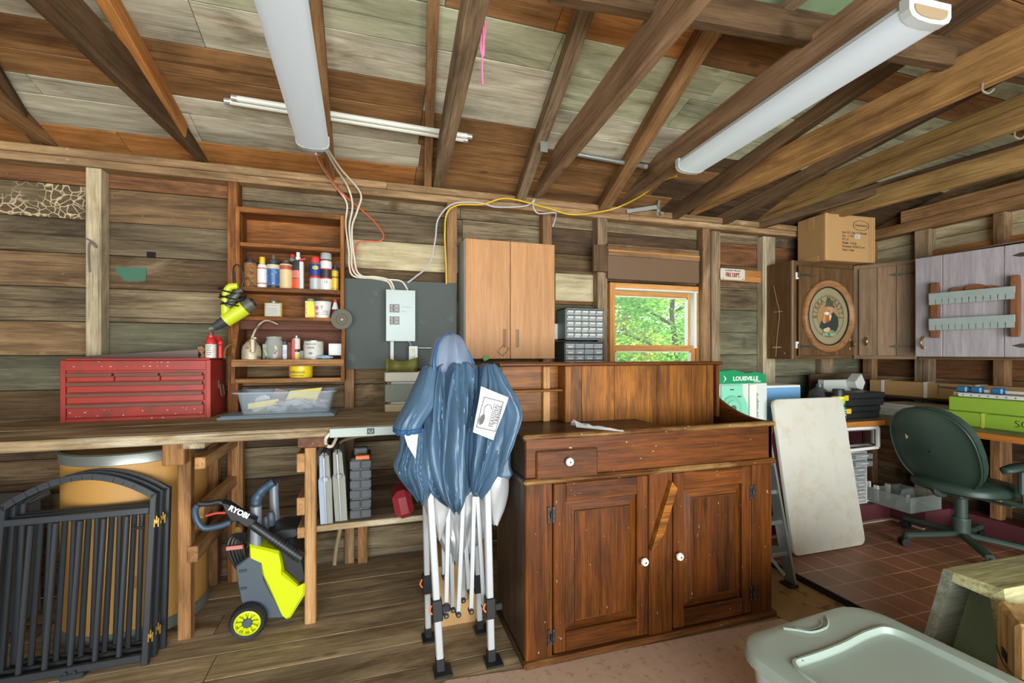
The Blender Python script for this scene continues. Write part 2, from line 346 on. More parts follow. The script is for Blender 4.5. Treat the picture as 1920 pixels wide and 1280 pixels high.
# tiled raised platform on the right
m, nt, b, N, L = newmat('tile')
tc = N('ShaderNodeTexCoord'); br = N('ShaderNodeTexBrick'); br.offset = 0; br.inputs['Scale'].default_value = 1
br.inputs['Color1'].default_value = lin((142, 92, 66)); br.inputs['Color2'].default_value = lin((162, 108, 82)); br.inputs['Mortar'].default_value = lin((222, 178, 140))
br.inputs['Mortar Size'].default_value = .0036; br.inputs['Brick Width'].default_value = .165; br.inputs['Row Height'].default_value = .165; br.inputs['Mortar Smooth'].default_value = .3
no = N('ShaderNodeTexNoise'); no.inputs['Scale'].default_value = 3; no.inputs['Detail'].default_value = 6; L(tc.outputs['Object'], no.inputs['Vector'])
mx = N('ShaderNodeMix'); mx.data_type = 'RGBA'; mx.inputs[7].default_value = lin((124, 90, 50)); mr = N('ShaderNodeMapRange'); mr.inputs[1].default_value = .45; mr.inputs[2].default_value = .7; mr.inputs[4].default_value = .7
L(tc.outputs['Object'], br.inputs['Vector']); L(no.outputs['Fac'], mr.inputs[0]); L(mr.outputs[0], mx.inputs[0]); L(br.outputs['Color'], mx.inputs[6]); L(mx.outputs[2], b.inputs['Base Color']); b.inputs['Roughness'].default_value = .42
plain('black_edge', (34, 34, 32), .6)
mb = MB(); mb.span((fx, FY, 0), (WX, WY, .04), m=0); mb.span((fx-.008, FY, 0), (fx, WY, .042), m=1)
struct(mb, 'floor', ['tile', 'black_edge'], origin=(fx, 2.075, 0))

def wallboards(mb, T, x0, x1, ztop, cuts, picks, h=.191, t=.024, hole=None):
    """horizontal boards in local x (along) / z (up), inner face on local y=0"""
    z = 0; r = 0
    while z < ztop:
        hh = min(h, ztop-z); xs = [x0]+[c+jit(.03) for c in cuts if random.random() < .62]+[x1]
        for a, b in zip(xs, xs[1:]):
            segs = [(a, b)]
            if hole and z+hh > hole[2] and z < hole[3]:
                segs = [(p, q) for p, q in ((a, min(b, hole[0])), (max(a, hole[1]), b)) if q-p > .01]
            for p, q in segs:
                zz = (z, z+hh)
                mb.span((p+.001, 0+jit(.002), zz[0]+.0018), (q-.001, t, zz[1]-.0018), T, .0025, picks(r, (p+q)/2))
        if hole:                                  # pieces above and below the opening
            for lo, hi in ((z, min(z+hh, hole[2])), (max(z, hole[3]), z+hh)):
                if hi-lo > .012 and z+hh > hole[2] and z < hole[3]:
                    mb.span((hole[0], 0, lo+.001), (hole[1], t, hi-.001), T, .002, picks(r, hole[0]))
        z += hh; r += 1
WIN = (1.77, 2.64, .72, 1.9)                      # window opening in the back wall
WM_ = ['wall_grey', 'wall_brown', 'wall_red', 'wall_pale', 'wall_green', 'roof_dark', 'wall_vein']
def pick_back(r, x):
    if r == 11 and x < -1.45: return 6
    if r == 9 and -.3 < x < .6: return 2
    if r in (10,) and -.2 < x < .6: return 3
    if x < -.8: return [1, 1, 0, 1, 5, 0, 4, 1, 0, 1, 0, 1, 2][r % 13] if x < -1.45 else [1, 1, 0, 1, 5, 1, 4, 4, 1, 0, 1, 1, 2][r % 13]
    if x > 2.7: return [1, 0, 2, 2, 2, 4, 4, 4, 4, 0, 5, 2, 5][r % 13]
    if 1.2 < x < 2.7: return [1, 2, 1, 1, 0, 0, 4, 1, 4, 2, 1, 5, 0][r % 13]
    return [0, 1, 1, 0, 5, 1, 1, 1, 0, 1, 1, 0, 0][r % 13]
mb = MB(); wallboards(mb, TR(0, WY, 0), LX, WX+.1, 2.47, [-1.46, -.80, .60, 1.26, 2.66], pick_back, hole=WIN)
struct(mb, 'wall_back', WM_)
mb = MB(); mb.span((LX, WY+.03, 0), (WIN[0], WY+.05, 2.6)); mb.span((WIN[1], WY+.03, 0), (WX+.2, WY+.05, 2.6)); mb.span((WIN[0], WY+.03, WIN[3]), (WIN[1], WY+.05, 2.6)); mb.span((WIN[0], WY+.03, 0), (WIN[1], WY+.05, WIN[2]))
struct(mb, 'wall_back', 'dark_gap')
TRW = M4.Translation(V((WX, 0, 0))) @ rotz(-PI/2)  # local x = -Y world, local y = +X world
def pick_right(r, x): return [1, 1, 2, 5, 5, 1, 2, 2, 1, 0, 1, 3, 3][(r) % 13] if r < 13 else 3
mb = MB(); wallboards(mb, TRW, -WY, -FY, 2.4, [-1.6, .4], pick_right); struct(mb, 'wall_right', WM_)
mb = MB(); z = 2.40; r = 0
while z < roofz(0):                               # gable boards, each cut to the roof slope
    y1 = min(WY, WY-(z-RZ+.03)/RS); mb.span((WX, -y1, z+.002), (WX+.024, y1, z+.17), b=.002, m=r % 2); z += .172; r += 1
struct(mb, 'wall_right', ['wall_red', 'wall_brown'])
mb = MB(); mb.span((WX+.03, FY, 0), (WX+.05, WY+.06, 3.4)); struct(mb, 'wall_right', 'dark_gap')
mb = MB(); wallboards(mb, M4.Translation(V((LX, 0, 0))) @ rotz(PI/2), FY, WY, 2.6, [-1, 1], lambda r, x: r % 2); struct(mb, 'wall_left', WM_)
mb = MB(); wallboards(mb, M4.Translation(V((0, FY, 0))) @ rotz(PI), -WX, -LX, 3.2, [-1.2, 1.2], lambda r, x: r % 2, hole=(-3.6, 2.4, -.1, 2.25)); struct(mb, 'wall_front', WM_)

# roof boards: rows run along the back wall, climbing towards the viewer; colours differ by board
RM = ['roof_pale', 'roof_green', 'roof_brown', 'roof_orange', 'roof_dark']
rows = [(3.19, 2.95), (2.95, 2.75), (2.75, 2.635), (2.635, 2.50), (2.50, 2.335), (2.335, 2.125), (2.125, 1.93), (1.93, 1.74), (1.74, 1.53), (1.53, 1.33), (1.33, 1.1), (1.1, .86), (.86, .6), (.6, .3), (.3, 0)]
#        left                 ..-0.1                 .4..1.1                right 1.1+
SEG = [((3, 3, 2, 2, 4), (LX, -1.3, .28, 1.0, 2.2, WX+.2)), ((0, 0, 2, 2, 4), (LX, -.9, .29, 1.1, 2.0, WX+.2)), ((0, 0, 2, 2, 4), (LX, -1.5, .27, 1.3, 2.4, WX+.2)),
       ((2, 2, 2, 0, 4), (LX, -1.1, .27, .98, 2.1, WX+.2)), ((2, 2, 0, 0, 1), (LX, -1.2, .27, .95, 1.9, WX+.2)), ((0, 0, 0, 1, 1), (LX, -.7, .27, .9, 1.7, WX+.2)),
       ((0, 1, 1, 1, 1), (LX, -1.0, .27, .85, 1.8, WX+.2)), ((2, 0, 2, 3, 2), (LX, -1.0, .3, .8, 1.6, WX+.2)), ((0, 2, 2, 2, 1), (LX, -.8, .3, 1.0, 2.3, WX+.2)), ((1, 0, 2, 4, 2), (LX, -.8, .3, 1.0, 2.3, WX+.2))]
mb = MB(); ang = math.atan(RS)
def roofrow(y0, y1, segs):
    for (a, b, mi) in segs:
        zc = roofz((y0+y1)/2); T = TR(0, (y0+y1)/2, zc) @ RX(-ang)
        w = (y0-y1)/math.cos(ang); mb.span((a+.001, -w/2+.002, 0+jit(.002)), (b-.001, w/2-.002, .022), T, .0025, mi)
for i, (y0, y1) in enumerate(rows):
    ms, xs = SEG[i] if i < len(SEG) else ((2, 0, 4, 1, 2), (LX, -.9, .3, 1.2, 2.4, WX+.2))
    roofrow(y0, y1, [(xs[j], xs[j+1], ms[j]) for j in range(5)])
struct(mb, 'ceiling', RM)
mb = MB()                                          # roofing felt over the boards, and the far slope behind the viewer
for T, s in ((TR(0, WY, RZ+.028) @ RX(-ang), -1),):
    mb.span((LX-.1, -3.6, .004), (WX+.3, .2, .02), T)
z0 = roofz(0); a2 = math.atan((z0-2.47)/3.0)
mb.span((LX-.1, -3.4, 0), (WX+.3, .02, .03), TR(0, 0, z0) @ RX(a2)); struct(mb, 'ceiling', 'roof_dark')

# ---------------------------------------------------------------- timber: plates, studs, joists, rafters
mb = MB(); xs = [LX, -.2, 1.9, WX]
for a, b in zip(xs, xs[1:]): mb.span((a, WY-.10, 2.37), (b-.002, WY-.001, 2.415), b=.004); mb.span((a+.3 if a > LX else a, WY-.11, 2.415), (b-.002 if b > 4 else b+.3, WY-.001, 2.46), b=.004)
struct(mb, 'trim_1', 'plate')
mb = MB(); mb.span((WX-.10, .55, 2.38), (WX-.001, WY-.12, 2.468), b=.004); mb.span((WX-.09, .55, 2.472), (WX-.001, WY-.4, 2.575), b=.004); struct(mb, 'trim_2', 'beam_brown')
def one(mb, name, mat, label, cat, group=None, **k): return tag(mb.build(name, mat, **k), label, cat, group)
def stud(u0, u1, v0, v1, mat, label, d=.09, b=.004):
    Y = WY-d; p = PY(u0, v0, Y); q = PY(u1, v1, Y); z0, z1 = min(p.z, q.z), max(p.z, q.z)
    m = MB(); m.span((p.x, Y, (0 if v1 > 690 else z0)), (q.x, WY-.002, min(z1, 2.372)), b=b); return one(m, 'wall_stud', mat, label, 'stud')
stud(160, 189, 300, 800, 'stud_pale', 'pale weathered wall stud rising behind the red tool chest')
stud(426, 446, 300, 1050, 'shelf_wood', 'thin orange-brown wall stud at the left edge of the wall shelf', .1)
stud(646, 664, 680, 1060, 'stud', 'brown wall stud running down under the dark green backing board', .07)
stud(838, 857, 330, 900, 'stud', 'rough stud between dark green board and maple cabinet, yellow cable on it', .1)
stud(1018, 1035, 330, 900, 'stud', 'short bit of stud showing above the right door of the maple cabinet', .08)
stud(1121, 1139, 330, 900, 'beam_grey', 'grey stud left of the window with a dark block nailed on', .09)
stud(1318, 1332, 330, 900, 'stud', 'stud at the right edge of the window frame', .08)
stud(1335, 1351, 430, 900, 'beam_grey', 'pinkish grey board standing right of the window stud', .04)
stud(1431, 1454, 442, 705, 'stud_pale', 'pale saw-marked post passing behind the cabinet with the oval sign', .07)
stud(1540, 1563, 500, 810, 'beam_grey', 'grey stud showing under the cabinet with the oval sign', .06)
def rstud(u0, u1, v0, v1, mat, label, d=.09):
    X = WX-d; p = PX(u0, v0, X); q = PX(u1, v1, X); z0, z1 = min(p.z, q.z), max(p.z, q.z)
    m = MB(); m.span((X, min(p.y, q.y), .042), (WX-.002, max(p.y, q.y), min(z1, 2.378)), b=.004); return one(m, 'wall_stud', mat, label, 'stud')
rstud(1617, 1636, 400, 950, 'stud', 'stud next to the corner, behind the end of the long carton', .07)
rstud(1714, 1742, 428, 900, 'beam_grey', 'dark grey post of the right wall above the joint of brown and lilac-sheened doors')
rstud(1861, 1884, 380, 900, 'stud', 'brown stud of the right wall above the wooden cutlery rack')
# cross rails on the right wall and beside the sign
mb = MB(); p = PX(1745, 470, WX-.05); mb.span((WX-.05, .6, p.z-.09), (WX-.002, p.y, p.z), b=.003); one(mb, 'wall_rail', 'roof_orange', 'reddish cross rail on the right wall just above the lilac-sheened doors', 'rail')
mb = MB(); p = PY(1395, 506, WY-.04); q = PY(1428, 530, WY-.04); mb.span((2.80, WY-.045, q.z), (3.28, WY-.002, p.z), b=.003); one(mb, 'wall_rail', 'roof_orange', 'short reddish rail behind the red and white sign', 'rail')
mb = MB(); p = PY(1112, 458, WY-.11); q = PY(1141, 510, WY-.11); mb.span((p.x, WY-.12, q.z), (q.x, WY-.09, p.z), b=.003); one(mb, 'wall_block', 'roof_dark', 'dark square block nailed beside the brown panel over the window', 'board')
mb = MB(); mb.span((1.32, WY-.012, 1.745), (1.70, WY-.001, 1.95), b=.002); one(mb, 'patch_board', 'wall_pale', 'pale unpainted patch board between maple cabinet and window', 'board')
plain('green_paint', (62, 108, 84), .7, c2=(104, 92, 70), thr=.66)
mb = MB(); P = [PY(u, v, WY) for u, v in ((216, 501), (276, 503), (274, 527), (236, 527), (222, 514))]; mb.prism([(p.x, p.z) for p in P], .003, TR(0, WY-.003, 0) @ WALLX); mb2 = MB()
mb2.prism([(p.x, -p.z) for p in P], .003, TR(0, WY-.001, 0) @ RX(-PI/2) @ M4.Diagonal((1, 1, -1, 1))) if 0 else None
one(mb, 'paint_patch', 'green_paint', 'torn patch of green paint on the board right of the pale stud', 'patch')
mb = MB(); p = PY(284, 478, WY); mb.span((p.x-.022, WY-.004, p.z-.018), (p.x+.022, WY-.0015, p.z+.018)); one(mb, 'knot_hole', 'dark_gap', 'small square dark hole cut in the wall board above the green paint', 'hole')

def joist(a, b, w, h, mat, label, z=2.47, name='ceiling_joist', ext=None, group=None):
    """a: pixel where the underside meets the back wall plate, b: pixel nearer the viewer"""
    p, q = PZ(*a, z), PZ(*b, z); d = q-p; y_end = -2.6 if ext is None else ext
    q = p+d*((y_end-p.y)/d.y); st = p+d*((WY-.06-p.y)/d.y)
    m = MB(); m.beam(st, q, w, h, b=.005, drop=h/2 if d.y > 0 else h/2); return one(m, name, mat, label, 'joist', group)
joist((105, 281), (0, 213), .055, .2, 'beam_brown', 'orange-brown ceiling joist at the far left, cut by the photo edge')
joist((388, 312), (62, 4), .048, .16, 'beam_dark', 'dark ceiling joist with weathered underside, left of both long lights')
joist((822, 352), (892, 20), .075, .11, 'beam_grey', 'rough-grained ceiling joist that carries the pink string')
joist((1012, 366), (1219, 120), .055, .165, 'beam_pink', 'thick pinkish ceiling joist with the little metal plate at its far end')
joist((1180, 378), (1720, 18), .05, .175, 'beam_pink', 'reddish ceiling joist that holds the right-hand light')
joist((1298, 404), (1908, 136), .05, .175, 'beam_tan', 'coarse tan ceiling joist with hooks, first to the right of the right-hand light')
joist((1414, 420), (1912, 242), .05, .165, 'beam_olive', 'ochre ceiling joist with a knot, second to the right of the right-hand light')
joist((1588, 404), (1912, 319), .05, .15, 'beam_olive', 'greenish ceiling joist above the cardboard carton')
def rafter(a, b, w, h, mat, label, ext=0.2, top=WY-.03, dz=None):
    dz = -h if dz is None else dz
    p, q = PR(*a, dz), PR(*b, dz); d = q-p; e = p+d*((ext-p.y)/d.y); st = p+d*((top-p.y)/d.y)
    m = MB(); m.beam(st, e, w, h-.004, b=.004, drop=h/2); return one(m, 'rafter', mat, label, 'rafter')
rafter((300, 190), (190, 0), .05, .09, 'rafter_orange', 'bright orange rafter beside the dark weathered joist', .3, 2.80)
rafter((60, 255), (-60, 60), .05, .04, 'beam_dark', 'dark rafter at the far left against the roof boards', .3)
rafter((802, 345), (813, 0), .05, .045, 'beam_brown', 'narrow brown rafter just left of the joist with the pink string')
rafter((1003, 302), (1083, 77), .065, .09, 'beam_grey', 'brown rafter meeting the pinkish joist at the metal plate')
rafter((1148, 370), (1322, 85), .085, .09, 'beam_brown', 'brown rafter crossing between the pinkish joist and the right-hand light')
rafter((1300, 388), (1650, 150), .06, .09, 'beam_dark', 'dark rafter slanting behind the coarse tan joist')
rafter((1400, 400), (1862, 160), .06, .09, 'beam_dark', 'dark rafter slanting behind the ochre joist')
rafter((1545, 395), (1800, 322), .06, .09, 'beam_dark', 'dark rafter behind the greenish joist near the corner')
rafter((618, 300), (600, 100), .045, .07, 'beam_brown', 'brown rafter hidden behind the left-hand light')
# collar boards lying across the joists near the ridge, and pale sheets stored above
mb = MB(); p = PZ(1080, 8, 2.612); q = PZ(1520, 84, 2.612); d = (q-p).normalized(); mb.beam(p-d*.1, q+d*3.2, .05, .12, drop=.06, b=.004); one(mb, 'collar_beam', 'beam_dark', 'cross beam lying over the joists at the top of the photo', 'beam')
mb = MB(); p = PZ(1415, 62, 2.74); q = PZ(1500, -8, 2.74); mb.beam(p, p+(q-p)*4, .05, .05, b=.006); one(mb, 'stored_pole', 'beam_grey', 'grey pole end resting on the cross beam at the top', 'lumber')
plain('foam_green', (150, 178, 140), .8, var=.15, scale=20)
mb = MB(); mb.span((1.45, .5, 2.80), (2.10, 1.62, 2.815)); one(mb, 'foam_sheet', 'foam_green', 'pale green foam sheet stored above the cross beam', 'sheet')
plain('galv', (150, 156, 150), .45, .7, var=.15)
mb = MB(); p = PZ(1020, 275, 2.53); mb.box(p, (.045, .004, .06), rotz(0) if 0 else None, .001); one(mb, 'metal_plate', 'galv', 'small square metal plate at the far end of the pinkish joist', 'plate')
plain('hook_metal', (170, 160, 140), .4, .6)
for (u, v, l) in ((1842, 160, 'pair of bent hooks under the coarse tan joist'), (1903, 248, 'single hook under the ochre joist at the photo edge')):
    p = PZ(u, v, 2.47); mb = MB(); mb.tube([p+V((0, 0, .01)), p+V((0, 0, -.02)), p+V((.02, -.01, -.035)), p+V((.035, -.02, -.02))], .004, 6); one(mb, 'ceiling_hook', 'hook_metal', l, 'hook')
mb = MB(); a = PY(1175, 396, 3.04); mb.beam(a, PY(1232, 388, 2.98), .004, .03, b=.001); mb.beam(PY(1232, 388, 2.98), PY(1239, 404, 2.98), .03, .004, b=.001); mb.beam(PY(1232, 404, 2.98), PY(1236, 375, 2.98), .004, .02); one(mb, 'shelf_bracket', 'galv', 'grey metal bracket on the plate under the yellow cable', 'bracket')

# ---------------------------------------------------------------- lights
plain('lamp_white', (200, 208, 208), .35, var=.02); plain('lamp_cap', (158, 136, 106), .5, var=.04)
m, nt, b, N, L = newmat('diffuser'); b.inputs['Base Color'].default_value = lin((196, 208, 214)); b.inputs['Roughness'].default_value = .35; b.inputs['Emission Color'].default_value = (.88, .96, 1, 1); b.inputs['Emission Strength'].default_value = .12
def wrap_light(p, q, w, label):
    p, q = V(p), V(q); l = (q-p).length; T = frame(p, q-p); t = thing('ceiling_light', label, 'light', T=T, group='long wraparound ceiling lights')
    h = MB(); h.box((l/2, 0, .058), (l-.03, w*.9, .024), b=.004); h.build('housing', 'lamp_white', t)
    sec = [(-w/2, .046), (-w/2, .03), (-w*.44, .012), (-w*.3, .002), (0, -.002), (w*.3, .002), (w*.44, .012), (w/2, .03), (w/2, .046)]
    d = MB(); d.loft([[(x, a, z) for a, z in sec] for x in (.03, l-.03)], caps=True); d.build('diffuser', 'diffuser', t, 50)
    for x0 in (0, l-.03):
        c = MB(); sc = [(a*1.03, z-.001 if z < .04 else .072) for a, z in sec]; c.loft([[(x, a, z) for a, z in sc] for x in (x0, x0+.03)], caps=True)
        pl = [(a*.8, .012+(z)*.75) for a, z in sec]; xx = x0-.004 if x0 == 0 else x0+.034
        c.loft([[(x, a, z) for a, z in pl] for x in ((xx, x0+.001) if x0 == 0 else (x0+.029, xx))], m=1, caps=True)
        c.build('end_cap', ['lamp_white', 'lamp_cap'], t, 30)
    return t
a, b_ = PZ(587, 283, 2.395), PZ(522, 0, 2.395); wrap_light(a, a+(b_-a).normalized()*1.25, .155, 'white long light on the left, hanging above the wall shelf')
a, b_ = PZ(1291, 326, 2.395), PZ(1745, 42, 2.395); wrap_light(a, b_, .17, 'white long light on the right, fixed under a joist with yellow cable')
plain('tube_glass', (226, 228, 214), .2, var=.03); plain('tube_metal', (190, 190, 186), .35, .5)
for (a, b_, dz, l, g) in (((427, 190), (872, 262), 0, 'lower of two old fluorescent tubes laid across the joists', 1), ((440, 184), (880, 256), .03, 'upper of two old fluorescent tubes laid across the joists', 1), ((1075, 288), (1209, 312), 0, 'short grey tube laid across joists right of the metal plate', 0)):
    p, q = PY(*a, 2.585-dz), PY(*b_, 2.585-dz); d = (q-p).normalized(); t = thing('fluorescent_tube', l, 'tube', p)
    m = MB(TR(-p)); m.cyl(p, q, .015, n=12); m.build('glass_tube', 'tube_glass' if g else 'galv', t)
    for e, s in ((p, -1), (q, 1)):
        m = MB(TR(-p)); m.cyl(e-d*s*.012, e+d*s*.014, .0155, n=12); m.build('end_cap', 'tube_metal', t)

# ---------------------------------------------------------------- cables and strings on the ceiling and wall
plain('cable_white', (214, 204, 182), .45, var=.05); plain('cable_grey', (186, 186, 190), .45, var=.05); plain('cable_orange', (196, 84, 44), .45, var=.05); plain('cable_yellow', (212, 176, 40), .45, var=.05)
plain('cable_black', (28, 28, 28), .5); plain('string_pink', (226, 112, 160), .8); plain('rope', (120, 106, 100), .9)
def cable(name, pts, r, mat, label, cat='cable', smooth=8):
    m = MB(); m.tube([PY(u, v, y) for u, v, y in pts], r, 8, smooth=smooth); return one(m, name, mat, label, cat)
cable('electrical_cable', [(592, 288, 2.62), (604, 312, 2.85), (626, 345, 3.03), (650, 380, 3.05), (648, 420, 3.05), (654, 470, 3.05), (655, 500, 3.05), (664, 518, 3.05), (700, 522, 3.05), (727, 528, 3.05), (736, 545, 3.05)], .006, 'cable_white', 'leftmost cream cable in the bundle down to the breaker box')
cable('electrical_cable', [(612, 284, 2.62), (630, 315, 2.85), (652, 350, 3.03), (661, 385, 3.04), (655, 425, 3.04), (659, 470, 3.04), (660, 500, 3.04), (672, 517, 3.04), (705, 519, 3.04), (731, 526, 3.04), (740, 545, 3.04)], .006, 'cable_white', 'middle cream cable in the bundle down to the breaker box')
cable('electrical_cable', [(614, 280, 2.6), (640, 318, 2.85), (676, 362, 3.03), (670, 395, 3.045), (660, 428, 3.045), (664, 480, 3.045), (675, 515, 3.045), (720, 523, 3.045), (752, 527, 3.045), (764, 543, 3.045)], .006, 'cable_white', 'rightmost cream cable of the bundle, bulging out at the plate')
cable('extension_cord', [(596, 290, 2.62), (610, 318, 2.88), (640, 360, 3.04), (680, 395, 3.05), (706, 420, 3.05), (719, 441, 3.05), (712, 452, 3.05), (690, 452, 3.05), (670, 456, 3.05), (666, 480, 3.05), (665, 512, 3.06)], .0055, 'cable_orange', 'orange cord looping down from the left light past the cable bundle')
cable('electrical_cable', [(764, 530, 3.05), (780, 518, 3.05), (805, 495, 3.05), (816, 450, 3.04), (822, 410, 3.0), (850, 382, 2.99), (900, 380, 2.99), (930, 388, 3.0), (985, 386, 3.0), (1002, 374, 3.0)], .0055, 'cable_grey', 'grey cable rising from the breaker box and running along the plate')
cable('electrical_cable', [(1002, 374, 3.0), (1000, 388, 3.0), (1010, 400, 3.0), (1040, 399, 3.0), (1041, 410, 3.05), (1036, 425, 3.07)], .005, 'cable_grey', 'short end of grey cable with blue tape above the maple cabinet')
cable('extension_cord', [(1268, 330, 2.48), (1240, 340, 2.6), (1200, 368, 2.8), (1160, 388, 2.95), (1120, 398, 2.98), (1070, 402, 2.99), (1020, 388, 2.99), (950, 372, 2.99), (905, 383, 2.99), (860, 384, 2.99), (838, 400, 2.99), (834, 440, 3.04), (836, 490, 3.04), (837, 532, 3.04)], .006, 'cable_yellow', 'yellow extension cable from the right light along the plate')
cable('string', [(902, 0, 1.62), (905, 30, 1.62), (908, 50, 1.62), (903, 60, 1.62), (902, 95, 1.62), (907, 100, 1.62), (906, 40, 1.61), (910, 48, 1.61), (905, 100, 1.62), (904, 128, 1.62), (905, 160, 1.62)], .0035, 'string_pink', 'knotted pink string hanging from a ceiling joist', 'string')
cable('string', [(160, 446, 3.06), (175, 455, 3.06), (180, 464, 3.06), (168, 454, 3.055), (166, 480, 3.06), (168, 510, 3.06)], .004, 'rope', 'thin braided cord hooked on the pale stud', 'string')

# ---------------------------------------------------------------- window, panel above it, trees outside
plain('glass_mat', (235, 245, 240), .02, alpha=.08); plain('white_paint', (226, 226, 218), .5, var=.05)
wx0, wx1, wz0, wz1 = WIN
fm = MB()
for a, b_ in (((wx0, WY-.03, wz0), (wx0+.045, WY+.10, wz1)), ((wx1-.05, WY-.03, wz0), (wx1, WY+.10, wz1)), ((wx0+.0455, WY-.03, wz1-.04), (wx1-.0505, WY+.1, wz1)), ((wx0+.0455, WY-.03, wz0), (wx1-.0505, WY+.1, wz0+.04))): fm.span(a, b_, b=.003)
wf = struct(fm, 'window_1', 'frame_oak')
def sash(x0, x1, z0, z1, y, name):
    s = MB(); w = .042
    for a, b_ in (((x0, y, z0), (x0+w*.6, y+.03, z1)), ((x1-w, y, z0), (x1, y+.03, z1)), ((x0+w*.6+.0003, y, z1-.05), (x1-w-.0003, y+.03, z1)), ((x0+w*.6+.0003, y, z0), (x1-w-.0003, y+.03, z0+.035))): s.span(a, b_, b=.003)
    o = s.build(name, 'frame_oak', wf, world=True)
    s = MB()
    for a, b_ in (((x0+w*.6, y+.002, z0+.035), (x0+w*.6+.008, y+.028, z1-.05)), ((x1-w-.012, y+.002, z0+.035), (x1-w, y+.028, z1-.05)), ((x0+w*.6, y+.002, z0+.03), (x1-w, y+.028, z0+.04)), ((x0+w*.6, y+.002, z1-.058), (x1-w, y+.028, z1-.05))): s.span(a, b_)
    s.build('sash_bead', 'white_paint', wf, world=True)
    g = MB(); g.span((x0+w*.5, y+.012, z0+.02), (x1-w*.5, y+.016, z1-.03)); g.build('pane', 'glass_mat', wf, world=True)
sash(wx0+.045, wx1-.05, 1.375, wz1-.04, WY+.05, 'upper_sash'); sash(wx0+.045, wx1-.05, wz0+.04, 1.415, WY+.012, 'lower_sash')
s = MB(); s.span((wx1-.075, WY-.01, 1.39), (wx1-.05, WY+.05, wz1-.04), b=.002); s.build('jamb_liner', 'white_paint', wf, world=True)
s = MB(); s.span((wx0+.045, WY-.025, wz1-.052), (wx1-.05, WY+.045, wz1-.038), b=.002); s.build('head_stop', 'white_paint', wf, world=True)
plain('panel_brown', (112, 86, 62), .6, var=.08, scale=4)
Y = 3.04; p = PY(1140, 478, Y); q = PY(1311, 531, Y); t = PY(1140, 456, Y)
pt = thing('window_blind_panel', 'brown hardboard panel mounted over the top of the window', 'panel', (p.x, Y, q.z))
mb = MB(); mb.span((p.x, Y, q.z), (q.x, Y+.02, p.z), b=.002); mb.build('panel_board', 'panel_brown', pt, world=True)
mb = MB(); mb.span((p.x, Y-.008, p.z), (q.x, WY-.09, p.z+.034), b=.002); mb.span((p.x, Y+.0, p.z+.034), (q.x, WY-.09, t.z), b=.002); mb.build('top_rail', 'stud', pt, world=True)
mb = MB(); mb.span((p.x, Y-.011, p.z+.03), (q.x, Y+.0, p.z+.042), b=.002); mb.build('edge_strip', 'frame_oak', pt, world=True)
plain('grass', (104, 150, 50), .9, var=.3, scale=3); plain('bark', (96, 80, 60), .9, var=.3)
mb = MB(); mb.span((-30, 3.3, -.5), (40, 60, -.4)); struct(mb, 'ground', 'grass')
def leafmat(n, c):
    m, nt, b, N, L = newmat(n); ge = N('ShaderNodeNewGeometry'); hs = N('ShaderNodeHueSaturation'); hs.inputs['Color'].default_value = lin(c)
    r = N('ShaderNodeMapRange'); r.inputs[3].default_value = .5; r.inputs[4].default_value = 1.5; L(ge.outputs['Random Per Island'], r.inputs[0]); L(r.outputs[0], hs.inputs['Value']); L(hs.outputs[0], b.inputs['Base Color']); b.inputs['Roughness'].default_value = .5
    tr = N('ShaderNodeBsdfTranslucent'); L(hs.outputs[0], tr.inputs[0]); ms = N('ShaderNodeMixShader'); ms.inputs[0].default_value = .45; L(b.outputs[0], ms.inputs[1]); L(tr.outputs[0], ms.inputs[2]); L(ms.outputs[0], nt.nodes['Material Output'].inputs[0])
leafmat('leaf_bright', (140, 200, 62)); leafmat('leaf_green', (78, 168, 62)); leafmat('leaf_yellow', (196, 204, 92))
def tree(x, y, h, r, mat, label, n=2600, ls=.10):
    t = thing('tree', label, 'tree', (x, y, -.4)); m = MB(); m.tube([(0, 0, 0), (jit(.1), 0, h*.3), (jit(.2), jit(.1), h*.6), (jit(.2), 0, h*.85)], [.09, .07, .05, .03], 8)
    for k in range(7): a = random.random()*6.28; z = h*(.2+.08*k); m.tube([(0, 0, z), (math.cos(a)*r*.4, math.sin(a)*r*.4, z+.4), (math.cos(a)*r*.75, math.sin(a)*r*.75, z+.6)], [.035, .025, .015], 5, smooth=2)
    m.build('trunk', 'bark', t); f = MB(); vs = []; fs = []
    cl = [(jit(r*.75), jit(r*.75), h*(.18+.8*random.random())) for _ in range(26)]
    for _ in range(n):
        c = random.choice(cl); p = V((c[0]+random.gauss(0, r*.2), c[1]+random.gauss(0, r*.2), c[2]+random.gauss(0, h*.045))); a = V((jit(1), jit(1), jit(.6))).normalized()*ls*(.6+random.random()); b_ = a.orthogonal().normalized()*ls*.5; k = len(vs)
        vs += [tuple(p-a), tuple(p+b_), tuple(p+a), tuple(p-b_)]; fs.append((k, k+1, k+2, k+3))
    f.add(vs, fs); o = f.build('foliage', mat, t, 0); return t
tree(6.2, 8.2, 4.4, 1.5, 'leaf_bright', 'bright yellow-green tree filling the left of the window view', 10000, .058)
tree(9.0, 9.2, 4.0, 1.25, 'leaf_green', 'fuller deep green tree at the right of the window view', 10000, .06)
tree(7.9, 13.2, 5.6, 2.4, 'leaf_yellow', 'pale sunlit tree farther back in the window view', 8000, .09)
tree(3.9, 9.6, 4.6, 1.5, 'leaf_green', 'leafy green tree straight out beyond the window, left of the bright one', 6000, .075)
tree(14.5, 18., 8, 3.4, 'leaf_green', 'distant green tree rising behind the others outside', 4200, .17)

